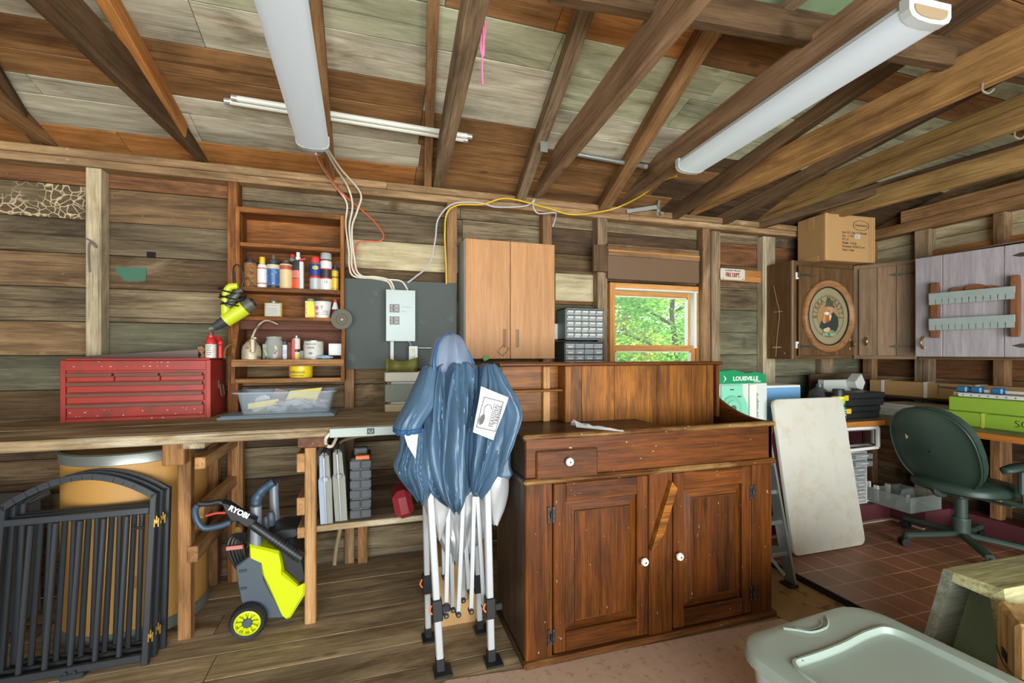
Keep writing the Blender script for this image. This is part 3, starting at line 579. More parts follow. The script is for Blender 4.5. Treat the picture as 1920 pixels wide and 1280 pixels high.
# ---------------------------------------------------------------- small goods: cans, bottles, tins
def col(c, rough=.45, metal=0, **k):
    n = 'paint_%d_%d_%d_%d%s' % (*c, int(rough*100), 'm' if metal else '')
    if n not in MATS: plain(n, c, rough, metal, var=k.pop('var', .06), **k)
    return n
clear('clear_plastic', (214, 222, 224), .18, .34); clear('jar_glass', (220, 232, 224), .05, .28); clear('smoke_plastic', (92, 98, 104), .25, .72); clear('bin_plastic', (186, 200, 212), .2, .38)
plain('rust', (150, 104, 52), .7, c2=(84, 56, 32), thr=.5, scale=22); plain('cream_rust', (214, 190, 140), .5, c2=(130, 84, 40), thr=.62, scale=26); plain('tin', (176, 176, 168), .35, .8, c2=(120, 100, 70), thr=.66); plain('oil_tin', (186, 174, 146), .5, .3, c2=(96, 72, 46), thr=.54, scale=18)
plain('black_plastic', (34, 36, 38), .45); plain('chrome', (206, 206, 204), .2, .9); plain('brass', (176, 142, 70), .35, .8)
def vessel(name, label, cat, u, w, vb, vt, Y, body, parts=(), group=None, square=0):
    """upright container seen u+-w/2 wide between heights vb..vt; body/parts are (part name, material, profile) with r and z as fractions"""
    b = PY(u, vb, Y); r = w/2/F*(Y/ray(u, vb).y); h = PY(u, vt, Y).z-b.z; t = thing(name, label, cat, b, group=group)
    for n, mt, prof in (body,)+tuple(parts):
        m = MB()
        if square: 
            for (r0, z0), (r1, z1) in zip(prof[::2], prof[1::2]): m.box((0, 0, h*(z0+z1)/2), (2*r*r0, 2*r*r0*square, h*(z1-z0)), b=.0025)
        else: m.lathe([(max(r*a, 1e-5), h*z) for a, z in prof], n=20)
        m.build(n, mt, t, 40)
    return t, r, h
def can(u, w, vb, vt, Y, c_body, c_cap, label, bands=(), dome=.14, capr=.8, name='spray_can', bodym=None, capname='cap'):
    top = 1-dome*1.6; ps = [('shoulder', 'tin', [(1, top-.02), (.97, top+.02), (.6, top+.07), (.55, top+.08)]), (capname, col(c_cap), [(capr, top+.05), (capr*.98, .97), (capr*.8, 1), (0, 1)])]
    for z0, z1, c in bands: ps.append(('label_band', col(c), [(1.006, z0), (1.006, z1)]))
    return vessel(name, label, 'can', u, w, vb, vt, Y, ('body', bodym or col(c_body, .35), [(.95, 0), (1, .02), (1, top)]), ps, 'cans and bottles on the upper shelf')
def wtext(t, s, u, v, Y, mat, parent, name='lettering', sx=1, rot=0, d=.0008, ax='CENTER', spread=1, bold=0):
    m = MB(); m.text(t, s, TR(PY(u, v, Y)) @ WALLX @ M4.Rotation(rot, 4, 'Z'), sx=sx, d=d, ax=ax, spread=spread, bold=bold); return m.build(name, mat, parent, 0, world=True)

# ---------------------------------------------------------------- wall shelf
SY = 2.98
a = PY(441, 386, SY); b_ = PY(645, 403, SY); x0, x1 = a.x, b_.x; ztop = a.z+.0; zB = PY(545, 540, SY).z; zC = PY(545, 594, SY).z; zA = PY(545, 459, SY).z
sh = thing('wall_shelf', 'orange-brown open wooden wall shelf crowded with cans and tins', 'shelf', (x0, SY, PY(545, 715, 2.9).z))
def sp(name, a, b, mat='shelf_wood', bev=.003): m = MB(); m.span(a, b, b=bev); return m.build(name, mat, sh, world=True)
BK = WY-.004
sp('side_panel', (x0, SY, zC-.02), (x0+.022, BK, ztop)); sp('side_panel', (x1-.022, SY, zC-.02), (x1, BK, ztop)); sp('top_board', (x0+.022, SY, ztop-.03), (x1-.022, BK, ztop))
m = MB(); m.span((x0+.022, BK-.014, zC), (x1-.022, BK, zA), m=0); m.span((x0+.022, BK-.014, zA), (x1-.022, BK, ztop-.03)); m.build('back_panel', 'shelf_wood', sh, world=True)
for z, h in ((zA, .022), (zB, .025), (zC, .022)): sp('shelf_board', (x0+.022, SY+.004, z-h), (x1-.022, BK-.014, z))
LYF = 2.90; la = PY(433, 673, LYF); lb = PY(646, 680, LYF); zD = PY(540, 673.5, LYF).z; zE = PY(540, 709, LYF).z; zEb = PY(540, 717, LYF).z
lx0, lx1 = la.x, lb.x
sp('apron', (x0+.01, SY+.03, zC-.075), (x1-.0, SY+.05, zC-.022), 'shelf_red')
for xx in (lx0, lx1-.02):
    m = MB(); m.prism([(-LYF, zEb), (-BK, zEb), (-BK, zC-.024), (-(SY+.02), zC-.024), (-LYF, zD+.02)], .02, TR(xx, 0, 0) @ M4(((0, 0, 1, 0), (-1, 0, 0, 0), (0, 1, 0, 0), (0, 0, 0, 1))), grain=1); m.build('side_panel', 'shelf_wood', sh, world=True)
sp('back_panel', (lx0+.02, BK-.01, zD-.01), (lx1-.02, BK, zC-.024), 'shelf_red')
sp('shelf_board', (lx0+.002, LYF-.006, zD-.04), (lx1-.002, BK-.012, zD), 'leg_old'); sp('shelf_board', (lx0+.02, LYF, zEb), (lx1-.02, BK, zE), 'leg_old')
CY = 3.06
def zshelf(t, z): t.location.z = z; t.matrix_world = TR(t.location); return t
G1 = 'cans and bottles on the upper shelf'
def onB(r): r[0].location.z = zB; return r
def onC(r): r[0].location.z = zC; return r
def onD(r): r[0].location.z = zD; return r
onB(can(469.5, 23, 537, 481, CY, (150, 120, 60), (60, 52, 58), 'brown rusted spray can, leftmost on the can shelf', bodym='rust', dome=.12, capr=.5))
t, r, h = vessel('squeeze_bottle', 'white bottle with red stripes and yellow cap on the can shelf', 'bottle', 492, 17.5, 538, 479, CY, ('body', col((226, 226, 222)), [(.95, 0), (1, .03), (1, .66), (.8, .76), (.35, .8)]),
   [('label_band', col((190, 60, 60)), [(1.01, .14), (1.01, .17)]), ('label_band', col((190, 60, 60)), [(1.01, .62), (1.01, .65)]), ('cap', col((222, 190, 40)), [(.55, .78), (.6, .8), (.55, 1), (0, 1)]), ('nozzle', col((232, 232, 230)), [(.3, .79), (.25, .92), (.1, .96)])], G1); zshelf(t, zB)
r_ = onB(can(513, 23, 538, 474, CY, (56, 92, 140), (96, 92, 82), 'blue can with cream band and a grey spray nozzle on the can shelf', bands=((.58, .70, (206, 196, 164)), (.70, .79, (40, 44, 48)), (.0, .1, (44, 52, 60))), capr=.3)); plain('blue_mottle', (52, 96, 150), .4, c2=(150, 176, 200), thr=.55, scale=30); r_[0].children[0].data.materials[0] = MATS['blue_mottle']
m = MB(); m.box((.012, -.0, r_[2]*1.02), (.05, .03, .03), RY(.5), .006); m.build('trigger', col((104, 98, 88)), r_[0])
onB(can(536.5, 23, 539, 484, CY, (220, 200, 160), (110, 96, 70), 'cream spray can spotted with rust and red corner marks', bodym='cream_rust', dome=.1, capr=.45, bands=((.66, .8, (176, 80, 62)),)))
onB(can(549, 11, 538, 470, CY+.04, (50, 48, 48), (204, 60, 54), 'dark can with red cap behind the pump bottle', capr=.9))
t, r, h = vessel('pump_bottle', 'black, white and orange bottle with white pump sprayer', 'bottle', 559, 21, 540, 469, CY, ('body', col((52, 56, 54)), [(.95, 0), (1, .02), (1, .72), (.9, .76), (.4, .79)]),
   [('label_band', col((224, 84, 42)), [(1.01, .03), (1.01, .28)]), ('label_band', col((206, 120, 100)), [(1.01, .3), (1.01, .5)]), ('side_stripe', col((214, 216, 212)), [(.3, .0), (.3, .01)]), ('neck', col((230, 230, 228)), [(.42, .77), (.42, .87)]), ('nozzle', col((236, 236, 234)), [(.3, .87), (.32, .99), (0, 1)])], G1); zshelf(t, zB)
m = MB(); m.span((r*.3, -r*1.03, .004), (r*1.0, r*.2, h*.74), b=.004); m.build('side_label', col((206, 208, 204)), t)
r_ = onB(can(591.5, 20.5, 541, 478, CY, (176, 180, 182), (222, 64, 60), 'blue, yellow and red lubricant can with red flip top', bands=((.42, .78, (30, 60, 130)), (.36, .44, (190, 40, 44))), capr=.75)); t, r, h = r_
m = MB(); m.lathe([(r*.55, 0), (r*.55, .003)], TR(.004, -r-.0005, h*.66) @ RX(PI/2), n=20, sy=.62); m.build('badge', col((236, 206, 40)), t)
m = MB(); m.text('WD-40', .016, TR(.004, -r-.004, h*.66) @ WALLX); m.build('lettering', col((24, 48, 110)), t, 0)
m = MB(); m.box((-r*.45, 0, h*.96), (r*1.3, r*1.1, .012), RY(-.3), .004); m.build('flip_straw', col((222, 64, 60)), t)
r_ = onB(can(611.5, 20.5, 541, 470, CY, (226, 224, 216), (176, 176, 172), 'white can with black and red label and grey cap', bands=((.34, .55, (48, 46, 46)), (.31, .345, (190, 48, 48)), (.55, .58, (190, 48, 48))), capr=.98)); t, r, h = r_
m = MB(); m.text('10', .022, TR(0, -r-.001, h*.22) @ WALLX); m.build('lettering', col((40, 40, 42)), t, 0)
onB(can(628.5, 13, 541, 492, CY, (220, 180, 40), (52, 62, 110), 'small yellow can with blue top at the right end of the can shelf', capr=.4, bands=((.1, .12, (150, 110, 30)), (.5, .56, (120, 96, 40)))))
# row under the cans
t, r, h = vessel('tin_can', 'flat square tin with grey label and yellow rim, left on the third shelf', 'tin', 513.5, 29, 590, 563, CY, ('body', col((206, 178, 60)), [(1, 0), (1, 1)]), [('label_panel', col((186, 184, 172)), [(.88, .06), (.88, .96)]), ], 'tins on the third shelf', square=.55); zshelf(t, zC)
t.children[1].location.y = -.012
m = MB(); m.lathe([(r*.42, h), (r*.42, h*1.14), (r*.38, h*1.18), (0, h*1.18)]); m.build('screw_cap', 'tin', t)
m = MB(); [m.span((-r*.8, -r*.49-.0135, h*z), (r*(.8-.3*random.random()), -r*.49-.012, h*(z+.02))) for z in (.2, .3, .4, .5, .6, .8)]; m.build('print_lines', col((110, 108, 100)), t)
t, r, h = vessel('tin_can', 'yellow and black square tin with grey screw cap', 'tin', 582.5, 17, 592, 560, CY+.01, ('body', col((232, 208, 40)), [(1, 0), (1, 1)]), [], 'tins on the third shelf', square=.8); zshelf(t, zC)
m = MB(); m.lathe([(r*.8, h), (r*.8, h*1.13), (r*.5, h*1.18), (0, h*1.18)]); m.build('screw_cap', col((130, 132, 120)), t)
m = MB(); m.span((-r*1.0, -r*.8-.002, h*.02), (-r*.6, -r*.8, h*.98)); m.build('side_stripe', col((236, 226, 120)), t)
m = MB(); m.text('CHESTERTON', .0135, TR(-r*.78, -r*.8-.003, h*.5) @ WALLX @ M4.Rotation(PI/2, 4, 'Z')); m.build('lettering', col((24, 24, 24)), t, 0)
t, r, h = vessel('plastic_tub', 'white round plastic tub with red and blue print', 'tub', 605, 30, 593, 562, CY-.015, ('body', col((222, 220, 210)), [(.86, 0), (.98, .86)]), [('lid', col((214, 214, 206)), [(1.02, .84), (1.04, .9), (1.02, 1), (0, 1)])], 'tins on the third shelf'); zshelf(t, zC)
m = MB(); m.text('T', .03, TR(0, -r-.001, h*.6) @ WALLX); [m.span((r*.0, -r*.93-.003, h*z), (r*.7, -r*.6, h*z+.002)) for z in (.2, .3, .4)]; m.build('lettering', col((90, 90, 100)), t, 0)
m = MB(); m.ball((-r*.55, -r*.75, h*.6), .012, sc=(1, .5, 1)); m.ball((-r*.55, -r*.75, h*.25), .008, sc=(1, .5, 1)); m.build('print_mark', col((200, 90, 100)), t)
t, r, h = vessel('glue_bottle', 'white bottle with red cap and dark red label behind the grinding disc', 'bottle', 628.5, 13, 593, 557, CY, ('body', col((214, 214, 208)), [(.95, 0), (1, .03), (1, .5), (.5, .82), (.45, .86)]), [('label_band', col((128, 30, 40)), [(1.02, .12), (1.02, .44)]), ('label_band', col((40, 34, 40)), [(1.03, .4), (1.03, .48)]), ('cap', col((206, 52, 46)), [(.5, .85), (.45, 1), (0, 1)])], 'tins on the third shelf'); zshelf(t, zC)
plain('disc_grit', (104, 102, 88), .9, var=.1, scale=60)
p = PY(640.6, 598.4, SY-.02); r = 18.75/F*(p.y/ray(640, 598).y); t = thing('grinding_disc', 'grey grinding disc hung on the right edge of the wall shelf', 'disc', p)
m = MB(); m.lathe([(.006, 0), (r, 0), (r, .006), (r*.55, .008), (r*.5, .002), (r*.3, .002), (r*.25, .006), (.006, .006)], WALLX, 40, caps=False); m.build('disc', 'disc_grit', t)
m = MB(); m.lathe([(.011, -.004), (.011, .008), (.006, .01), (0, .01)], WALLX, 12); m.build('arbor_bolt', col((150, 110, 96), .4, .5), t)
# tool shelf
zD0 = zD
t, r, h = vessel('oil_can', 'old dented oil can with a long bent spout', 'oil can', 471.5, 33, 672, 637, 2.965, ('body', 'oil_tin', [(1, 0), (1, .45), (.9, .7), (.55, .93), (.4, .97)]), [('collar', 'brass', [(.42, .94), (.42, 1.06), (.2, 1.1)])]); zshelf(t, zD)
m = MB(); z0 = h; m.tube([(0, 0, h*1.05), (.008, 0, h*1.3), (.03, -.01, h*1.7), (.062, -.012, h*2.03), (.09, -.012, h*2.08), (.125, -.012, h*1.96), (.14, -.012, h*1.88)], [.007, .006, .0055, .005, .0045, .004], 8); m.build('spout', 'oil_tin', t)
m = MB(); m.span((.008, -r-.012, h*.35), (.03, -r*.4, h*1.08), b=.004); m.span((.012, -r*.5, h*1.06), (.03, 0, h*1.2), b=.003); m.build('trigger_plate', 'oil_tin', t)
def smallbox(name, label, cat, u0, u1, vt, Y, mat, d=.03, z=None, extra=None, b=.002):
    z = zD if z is None else z; a = PY(u0, 660, Y); c = PY(u1, vt, Y); t = thing(name, label, cat, (a.x, Y, z)); m = MB(); m.span((0, 0, 0), (c.x-a.x, d, c.z-z), b=b); m.build('body', mat, t); return t, c.x-a.x, c.z-z
smallbox('small_box', 'white little box standing between oil can and glass jar', 'box', 492, 499, 645, 3.06, col((206, 210, 204)))
t, r, h = vessel('glass_jar', 'clear glass jar holding a few bright plastic bits', 'jar', 514, 32, 672, 630, 3.03, ('glass_body', 'jar_glass', [(.9, 0), (.98, .03), (.98, .72), (.8, .85), (.78, .9), (.82, .92), (.82, 1)]), []); zshelf(t, zD)
m = MB(); m.lathe([(0, .002), (.93*r, .002), (.93*r, h*.09), (0, h*.1)]); m.build('dark_filling', col((40, 40, 36)), t)
for c, x, z in (((170, 196, 90), -.6, .38), ((232, 200, 50), .55, .42), ((224, 96, 40), .35, .24), ((226, 120, 50), .1, .2), ((190, 190, 180), -.2, .3)):
    m = MB(); m.box((r*x, -.01, h*z), (.014, .012, h*.3), RY(jit(.6)), .002); m.build('plastic_bit', col(c), t)
t, w, h = smallbox('small_tube', 'white and purple narrow tube box right of the glass jar', 'box', 529.5, 538, 646, 3.03, col((206, 204, 210))); m = MB(); m.span((.001, .001, h), (w-.001, .028, h+.022), b=.003); m.build('dark_top', 'black_plastic', t); m = MB(); m.text('|||||', .02, TR(w/2, -.001, h*.5) @ WALLX @ rotz(PI/2)); m.build('print_lines', col((130, 90, 150)), t, 0)
t, w, h = smallbox('sharpening_block', 'dark brown patterned block on the lower tool shelf', 'block', 538.5, 549.5, 641, 3.03, 'shelf_red'); m = MB(); [m.span((.002, -.003, h*k/7+.003), (w-.002, 0, h*(k+.5)/7)) for k in range(7)]; m.build('ridges', 'shelf_red', t)
t, r, h = vessel('sealant_tube', 'red, white and yellow sealant tube with white nozzle', 'tube', 556, 13, 673, 629, 3.04, ('body', col((214, 206, 190)), [(1, 0), (1, .84)]), [('label_band', col((226, 190, 40)), [(1.02, .02), (1.02, .22)]), ('label_band', col((50, 46, 44)), [(1.02, .3), (1.02, .42)]), ('cap', col((210, 210, 206)), [(.95, .84), (.9, .88), (.3, .9), (.28, 1), (0, 1)])]); zshelf(t, zD)
m = MB(); m.span((-r*1.05, -r*1.03, 0), (-r*.3, -.002, h*.84)); m.build('red_side', col((190, 40, 44)), t)
t, w, h = smallbox('small_box', 'grey little box with a red pen standing in it', 'box', 561.5, 570, 657, 3.03, col((96, 106, 104))); m = MB(); m.cyl((w*.8, .015, h*.4), (w*.8, .015, h+.04), .004, .002, 8); m.build('pen', col((206, 44, 60)), t)
plain('tin_label', (204, 204, 196), .5, c2=(90, 92, 92), thr=.60, scale=34)
t, r, h = vessel('paint_tin', 'round grey paint tin with white label on the lower tool shelf', 'tin', 588.5, 35, 672.5, 635.5, 3.03, ('body', 'tin_label', [(.98, 0), (.98, .9)]), [('rim', 'tin', [(1, 0), (1.01, .02), (1, .04)]), ('lid', 'tin', [(1.0, .88), (1.01, .92), (.94, .95), (.86, .9), (0, .96)])]); zshelf(t, zD)
m = MB(); [m.text(s, .013, TR(-.012, -r-.0005, h*z) @ WALLX, sx=.9) for s, z in (('MULTI-CAT', .74), ('POWER', .56), ('|||||||', .3))]; m.build('lettering', col((50, 54, 56)), t, 0)
t, w, h = smallbox('framed_card', 'white card in a thin wooden edge leaning at the right end of the shelf', 'card', 616, 643, 643, 3.0, col((216, 208, 186)), .012, zD+.025); m = MB(); m.span((.006, -.002, .008), (w-.004, 0, h-.006)); m.build('card', col((220, 222, 220)), t); t.location.z = zD+.022
m = MB(); m.tube([(0, 0, .014), (.05, 0, .014), (.09, 0, .012)], [.008, .014, .013, .006], 10); t = one(m, 'blue_pouch', col((140, 180, 210)), 'pale blue folded cloth under the framed card', 'cloth'); t.location = (PY(610, 670, 2.97).x, 2.95, zD); t.scale = (1, 1.5, .9)
t, r, h = vessel('wax_can', 'yellow and red round wax can alone on the bottom shelf', 'can', 565, 40, 709, 684, 3.0, ('body', col((236, 206, 36), .3), [(.97, 0), (1, .04), (1, .95), (.9, 1), (0, 1)]), [('red_band', col((186, 44, 44)), [(1.0, .85), (1.005, .95)])]); zshelf(t, zE)
m = MB(); m.text('Johnson', .026, TR(-.014, -r-.001, h*.42) @ WALLX); m.build('lettering', col((40, 36, 30)), t, 0); m = MB(); m.text('PASTE WAX', .013, TR(-.012, -r-.001, h*.16) @ WALLX); m.build('lettering', col((40, 36, 30)), t, 0)
m = MB(); m.span((-r*1.0, -.028, .004), (-r*.86, .02, h*.9), b=.003); m.build('side_label', col((176, 40, 60)), t)

# ---------------------------------------------------------------- heat gun hung on the shelf side
plain('lime', (200, 212, 34), .4, var=.04); plain('tool_grey', (86, 88, 74), .5)
hg = thing('heat_gun', 'lime green heat gun with coiled black cord hung left of the shelf', 'heat gun', PY(430, 620, 2.9))
Y = 2.90
def hb(name, a, b, r0, r1, mat, n=16, prof=None):
    p, q = PY(*a, Y), PY(*b, Y); m = MB(); k = F*1.0/(Y/ray(*a).y); m.cyl(p, q, r0/k, r1/k, n); return m.build(name, mat, hg, world=True)
hb('barrel', (423, 601), (459, 577), 13, 14.5, 'lime'); hb('end_cap', (458, 577.5), (474, 567), 13.5, 12, 'tool_grey'); hb('vent_ring', (474, 567), (476.5, 565.5), 9, 8, 'black_plastic'); hb('nozzle', (424, 600), (401, 614), 10.5, 7, col((58, 62, 64))); hb('nozzle_tip', (402, 613.5), (393, 617), 6.5, 6, col((112, 118, 100), .4, .5))
m = MB(); m.tube([PY(424, 590, Y), PY(423, 565, Y), PY(425, 548, Y), PY(432, 538, Y), PY(446, 536, Y)], [.024, .022, .021, .02, .018], 10); m.build('handle', 'lime', hg, world=True)
m = MB(); m.tube([PY(427, 575, Y-.022), PY(444, 550, Y-.02), PY(452, 545, Y-.01)], .02, 8); m.build('grip_insert', 'tool_grey', hg, world=True)
m = MB(); m.box(PY(431, 591, Y-.045), (.05, .004, .014), RY(-.55), .001); m.build('badge', col((196, 200, 190)), hg, world=True)
m = MB()
for k in range(5): c = PY(434+k*1.5, 545+k*6, Y); a = .3+.12*k; m.tube([c+V((math.cos(t)*.062, math.sin(t)*.036-.005, math.sin(t*1)*.012+math.cos(t)*.02*(1 if k % 2 else -.6))) for t in [i*PI/5 for i in range(10)]], .0045, 6, closed=True, smooth=3)
m.tube([PY(440, 540, Y), PY(438, 525, Y), PY(437, 508, Y), PY(440, 498, Y), PY(447, 497, Y), PY(455, 512, Y), PY(455, 533, Y), PY(447, 548, Y)], .0045, 6); m.tube([PY(440, 533, Y), PY(438.5, 518, Y), PY(439, 508, Y)], [.008, .006, .005], 8); m.build('cord', 'cable_black', hg, world=True)

# ---------------------------------------------------------------- workbench with legs and lower shelf
wb = thing('workbench', 'long rough wooden workbench along the wall, worn grey top', 'bench', (-1.2, 2.31, 0))
bf = 2.305
m = MB(); ys = [bf, 2.62, 2.92, WY-.002]
for a, b_ in zip(ys, ys[1:]): m.span((LX+.02, a+.001, .955), (.60, b_-.001, 1.0+jit(.001)), b=.006)
m.build('worktop', 'bench_top', wb, world=True)
def wp(name, a, b, mat='leg_old', bev=.004): m = MB(); m.span(a, b, b=bev); return m.build(name, mat, wb, world=True)
def legpost(u0, u1, vb, Y, mat, ztop=.955): a, b_ = PY(u0, vb, Y), PY(u1, vb, Y); return wp('leg', (a.x, Y, 0), (b_.x, Y+.06, ztop), mat, .005)
legpost(332, 357, 1190, 2.50, 'leg_old'); legpost(571, 592, 1170, 2.46, 'leg_wood', .90)
a = PY(307, 826, 2.42); wp('brace_block', (a.x, 2.40, .845), (a.x+.085, 2.49, .955), 'leg_old')
a = PY(340, 826, 2.40); wp('cross_rail', (a.x-.02, 2.40, .915), (a.x+.09, WY-.1, .955), 'bench_top')
a = PY(558, 815, 2.33); wp('cross_rail', (a.x, 2.32, .905), (a.x+.13, WY-.1, .955), 'sink_wood')
def cross(u, v0, v1, Y0, w, mat): 
    p = PY(u, v0, Y0); q = PY(u, v1, Y0); return wp('slat', (p.x, Y0, q.z), (p.x+w, WY-.06, p.z), mat, .004)
for u, v0, v1, mat in ((364, 858, 880, 'leg_wood'), (361, 950, 974, 'leg_wood'), (350, 1026, 1056, 'leg_old')): cross(u, v0, v1, 2.49, .045, mat)
for u, v0, v1 in ((556, 851, 886), (556, 934, 967), (557, 990, 1010)): cross(u, v0, v1, 2.47, .045, 'leg_wood')
a = PY(446, 840, WY-.1); wp('leg', (a.x-.03, WY-.12, 0), (a.x+.03, WY-.06, .955), 'leg_old'); a = PY(400, 840, WY-.1); wp('leg', (a.x-.03, WY-.13, 0), (a.x+.03, WY-.07, .955), 'leg_old')
a = PY(592, 990, 2.48); c = PY(640, 979, 2.5); zS = .475
wp('lower_shelf', (a.x-.02, 2.49, zS-.03), (.60, WY-.002, zS), 'bench_top'); wp('leg', (.54, 2.40, 0), (.60, 2.46, .955), 'leg_old')
a = PY(680, 1000, WY-.09); wp('shelf_post', (a.x-.03, WY-.09, 0), (a.x+.03, WY-.03, zS-.03), 'leg_old')
ps = thing('power_strip', 'long white metal power strip fixed to the front edge of the bench', 'power strip', PY(618, 816, bf-.012))
a, b_ = PY(618, 804, bf-.02), PY(800, 800, bf-.02); m = MB(); m.span((a.x, bf-.03, .955), (b_.x, bf-.002, .998), b=.003); m.build('housing', col((164, 176, 168)), ps, world=True)
p = PY(695, 808, bf-.03); m = MB(); m.span((p.x-.017, bf-.033, .964), (p.x+.017, bf-.03, .992)); m.build('socket', 'black_plastic', ps, world=True)
m = MB(); [m.span((p.x+dx-.002, bf-.0345, .974+dz), (p.x+dx+.002, bf-.033, .984+dz)) for dx, dz in ((-.008, 0), (.008, 0), (0, -.006))]; m.build('socket_slots', col((150, 150, 146)), ps, world=True)
m = MB(); m.tube([PY(620, 812, bf-.02), PY(611, 822, bf-.01), PY(612, 834, bf+.03), PY(622, 836, bf+.05), PY(630, 822, bf+.1)], .008, 8); m.build('cord', 'cable_white', ps, world=True)
cable('electrical_cable', [(700, 815, 2.5), (670, 818, 2.55), (640, 828, 2.7), (630, 850, 2.85), (625, 880, 3.0)], .008, col((150, 136, 104)), 'tan cable drooping under the bench beside the black case')
cable('electrical_cable', [(641, 975, 3.02), (636, 1000, 3.02), (630, 1030, 3.02), (627, 1060, 2.98)], .012, col((170, 148, 110)), 'tan hose hanging below the lower bench shelf')

# ---------------------------------------------------------------- red tool chest, saw and bottles on it
plain('chest_red', (160, 50, 38), .42, var=.35, scale=5, c2=(116, 58, 46), thr=.52, soft=.2); plain('chest_edge', (112, 74, 58), .5, .3, var=.2)
x0, x1, y0, y1, zt = -1.485, -.83, 2.845, 3.12, 1.312
tb = thing('tool_chest', 'worn red metal tool chest with six drawers on the bench', 'tool chest', (x0, y0, 1.0)); m = MB(); Wd = x1-x0; H = zt-1.0
m.span((.0005, .012, .0005), (Wd-.0005, y1-y0, H), b=.004); m.span((0, 0, 0), (.022, .02, H+.001), b=.002); m.span((Wd-.022, 0, 0), (Wd, .02, H+.001), b=.002); m.span((.0225, .001, .001), (Wd-.0225, .02, .018), b=.002); m.span((.02, 0, H-.052), (Wd-.02, .02, H), b=.003); m.build('body', 'chest_red', tb)
zs = [(.205, .245, 3), (.15, .198, 1), (.095, .143, 1), (.022, .088, 1)]
for z0, z1, n in zs:
    for k in range(n):
        a = .028+(Wd-.056)/n*k; c = .028+(Wd-.056)/n*(k+1)-.004; d = MB(); d.span((a, -.004, z0), (c, .02, z1-.01), b=.003); do = d.build('drawer', 'chest_red', tb)
        d = MB(); d.prism([(0, 0), (.014, .002), (.016, -.014), (.012, -.016), (-.002, -.008)], c-a-.008, M4(((0, 0, 1, a+.004), (-1, 0, 0, -.003), (0, 1, 0, z1), (0, 0, 0, 1)))); d.build('drawer_pull', 'chest_edge', do)
rc = random.Random(3); m = MB()
for _ in range(34): cx, cz = rc.uniform(.03, Wd-.03), rc.choice((.01, H-.01, .06, .05, H-.03, H-.006, .03)); m.box((cx, -.0046 if .022 < cz < .2 else -.0006, cz), (rc.uniform(.002, .009), .001, rc.uniform(.0015, .005)), RY(rc.uniform(-1, 1)) if 0 else None)
m.build('paint_chips', col((206, 176, 160)), tb)
m = MB(); m.tube([(Wd+.012, .12, .17), (Wd+.02, .12, .11), (Wd+.02, .16, .11), (Wd+.012, .16, .17)], .006, 6, closed=True, smooth=3); m.span((Wd, .12, .15), (Wd+.008, .16, .2), b=.002); m.build('side_handle', 'chest_edge', tb)
m = MB(); m.span((.01, .02, H), (Wd-.01, y1-y0-.02, H+.012), b=.003); m.build('lid', 'chest_red', tb)
t = thing('hand_saw', 'old hand saw lying flat on the back of the red chest', 'saw', (-1.3, 3.0, zt+.012))
plain('saw_blade', (100, 84, 76), .5, .4, var=.25, scale=5)
A = PY(160, 668, 3.0); m = MB(); P = [PY(u, v, 3.02) for u, v in ((160, 667), (372, 655), (372, 672), (160, 674))]; m.prism([(p.x, p.z) for p in P], .002, TR(0, 3.02, 0) @ WALLX); m.build('blade', 'saw_blade', t, world=True)
m = MB(); P = [PY(u, v, 3.0) for u, v in ((368, 650), (378, 648), (384, 654), (381, 660), (384, 668), (382, 674), (374, 674), (376, 664), (372, 660))]; m.prism([(p.x, p.z) for p in P], .022, TR(0, 3.03, 0) @ WALLX, inset=.004); m.build('handle', 'ring_wood', t, world=True)
t, r, h = vessel('marking_bottle', 'white and red bottle with brown tip on the red chest', 'bottle', 395.5, 18, 675, 626, 2.93, ('body', col((214, 210, 200)), [(1, 0), (1, .52), (.9, .58)]), [('shoulder', col((190, 44, 44)), [(1, .52), (.95, .66), (.6, .76), (.72, .78), (.72, .86)]), ('tip', col((110, 70, 56)), [(.5, .86), (.42, 1), (0, 1)])]); zshelf(t, zt+.012)
m = MB(); [m.span((-r*.5, -r-.0006, h*z), (r*(.2+.3*random.random()), -r*.8, h*z+.003)) for z in (.12, .2, .28, .36, .44)]; m.build('print_lines', col((60, 60, 60)), t)
t = thing('red_clamp', 'small red screw clamp behind the white bottle on the chest', 'clamp', (PY(413, 675, 2.97).x, 2.97, zt+.012))
m = MB(); m.cyl((0, 0, 0), (0, 0, .07), .014, .012, 12); m.ball((0, 0, .085), .017, 12); m.cyl((-.012, 0, .1), (-.012, .012, .112), .015, n=12); m.build('body', col((206, 44, 42)), t); m = MB(); m.tube([(.02, 0, 0), (.026, 0, .05), (.05, 0, .075), (.065, 0, .07)], .007, 8); m.build('hook_arm', 'leg_old', t)

# ---------------------------------------------------------------- clear bin with papers on its lid
t = thing('bin_lid', 'blue-grey plastic lid lying flat under the clear bin', 'lid', (-.46, 2.72, 1.0)); m = MB(); m.span((-.765, 2.70, 1.001), (-.19, 2.93, 1.014), b=.006); m.span((-.75, 2.715, 1.014), (-.205, 2.915, 1.019), b=.003); m.build('lid_plate', col((136, 152, 164)), t, world=True)
bn = thing('storage_bin', 'clear shallow plastic bin full of papers on the bench', 'bin', (-.46, 2.83, 1.02))
bx0, bx1, by0, by1, bz, bh = -.70, -.195, 2.745, 3.0, 1.02, .125
def rrect(x0, x1, y0, y1, r, z, k=4):
    out = []
    for cx, cy, a0 in ((x1-r, y0+r, -PI/2), (x1-r, y1-r, 0), (x0+r, y1-r, PI/2), (x0+r, y0+r, PI)):
        for i in range(k+1): a = a0+PI/2*i/k; out.append((cx+r*math.cos(a), cy+r*math.sin(a), z))
    return out
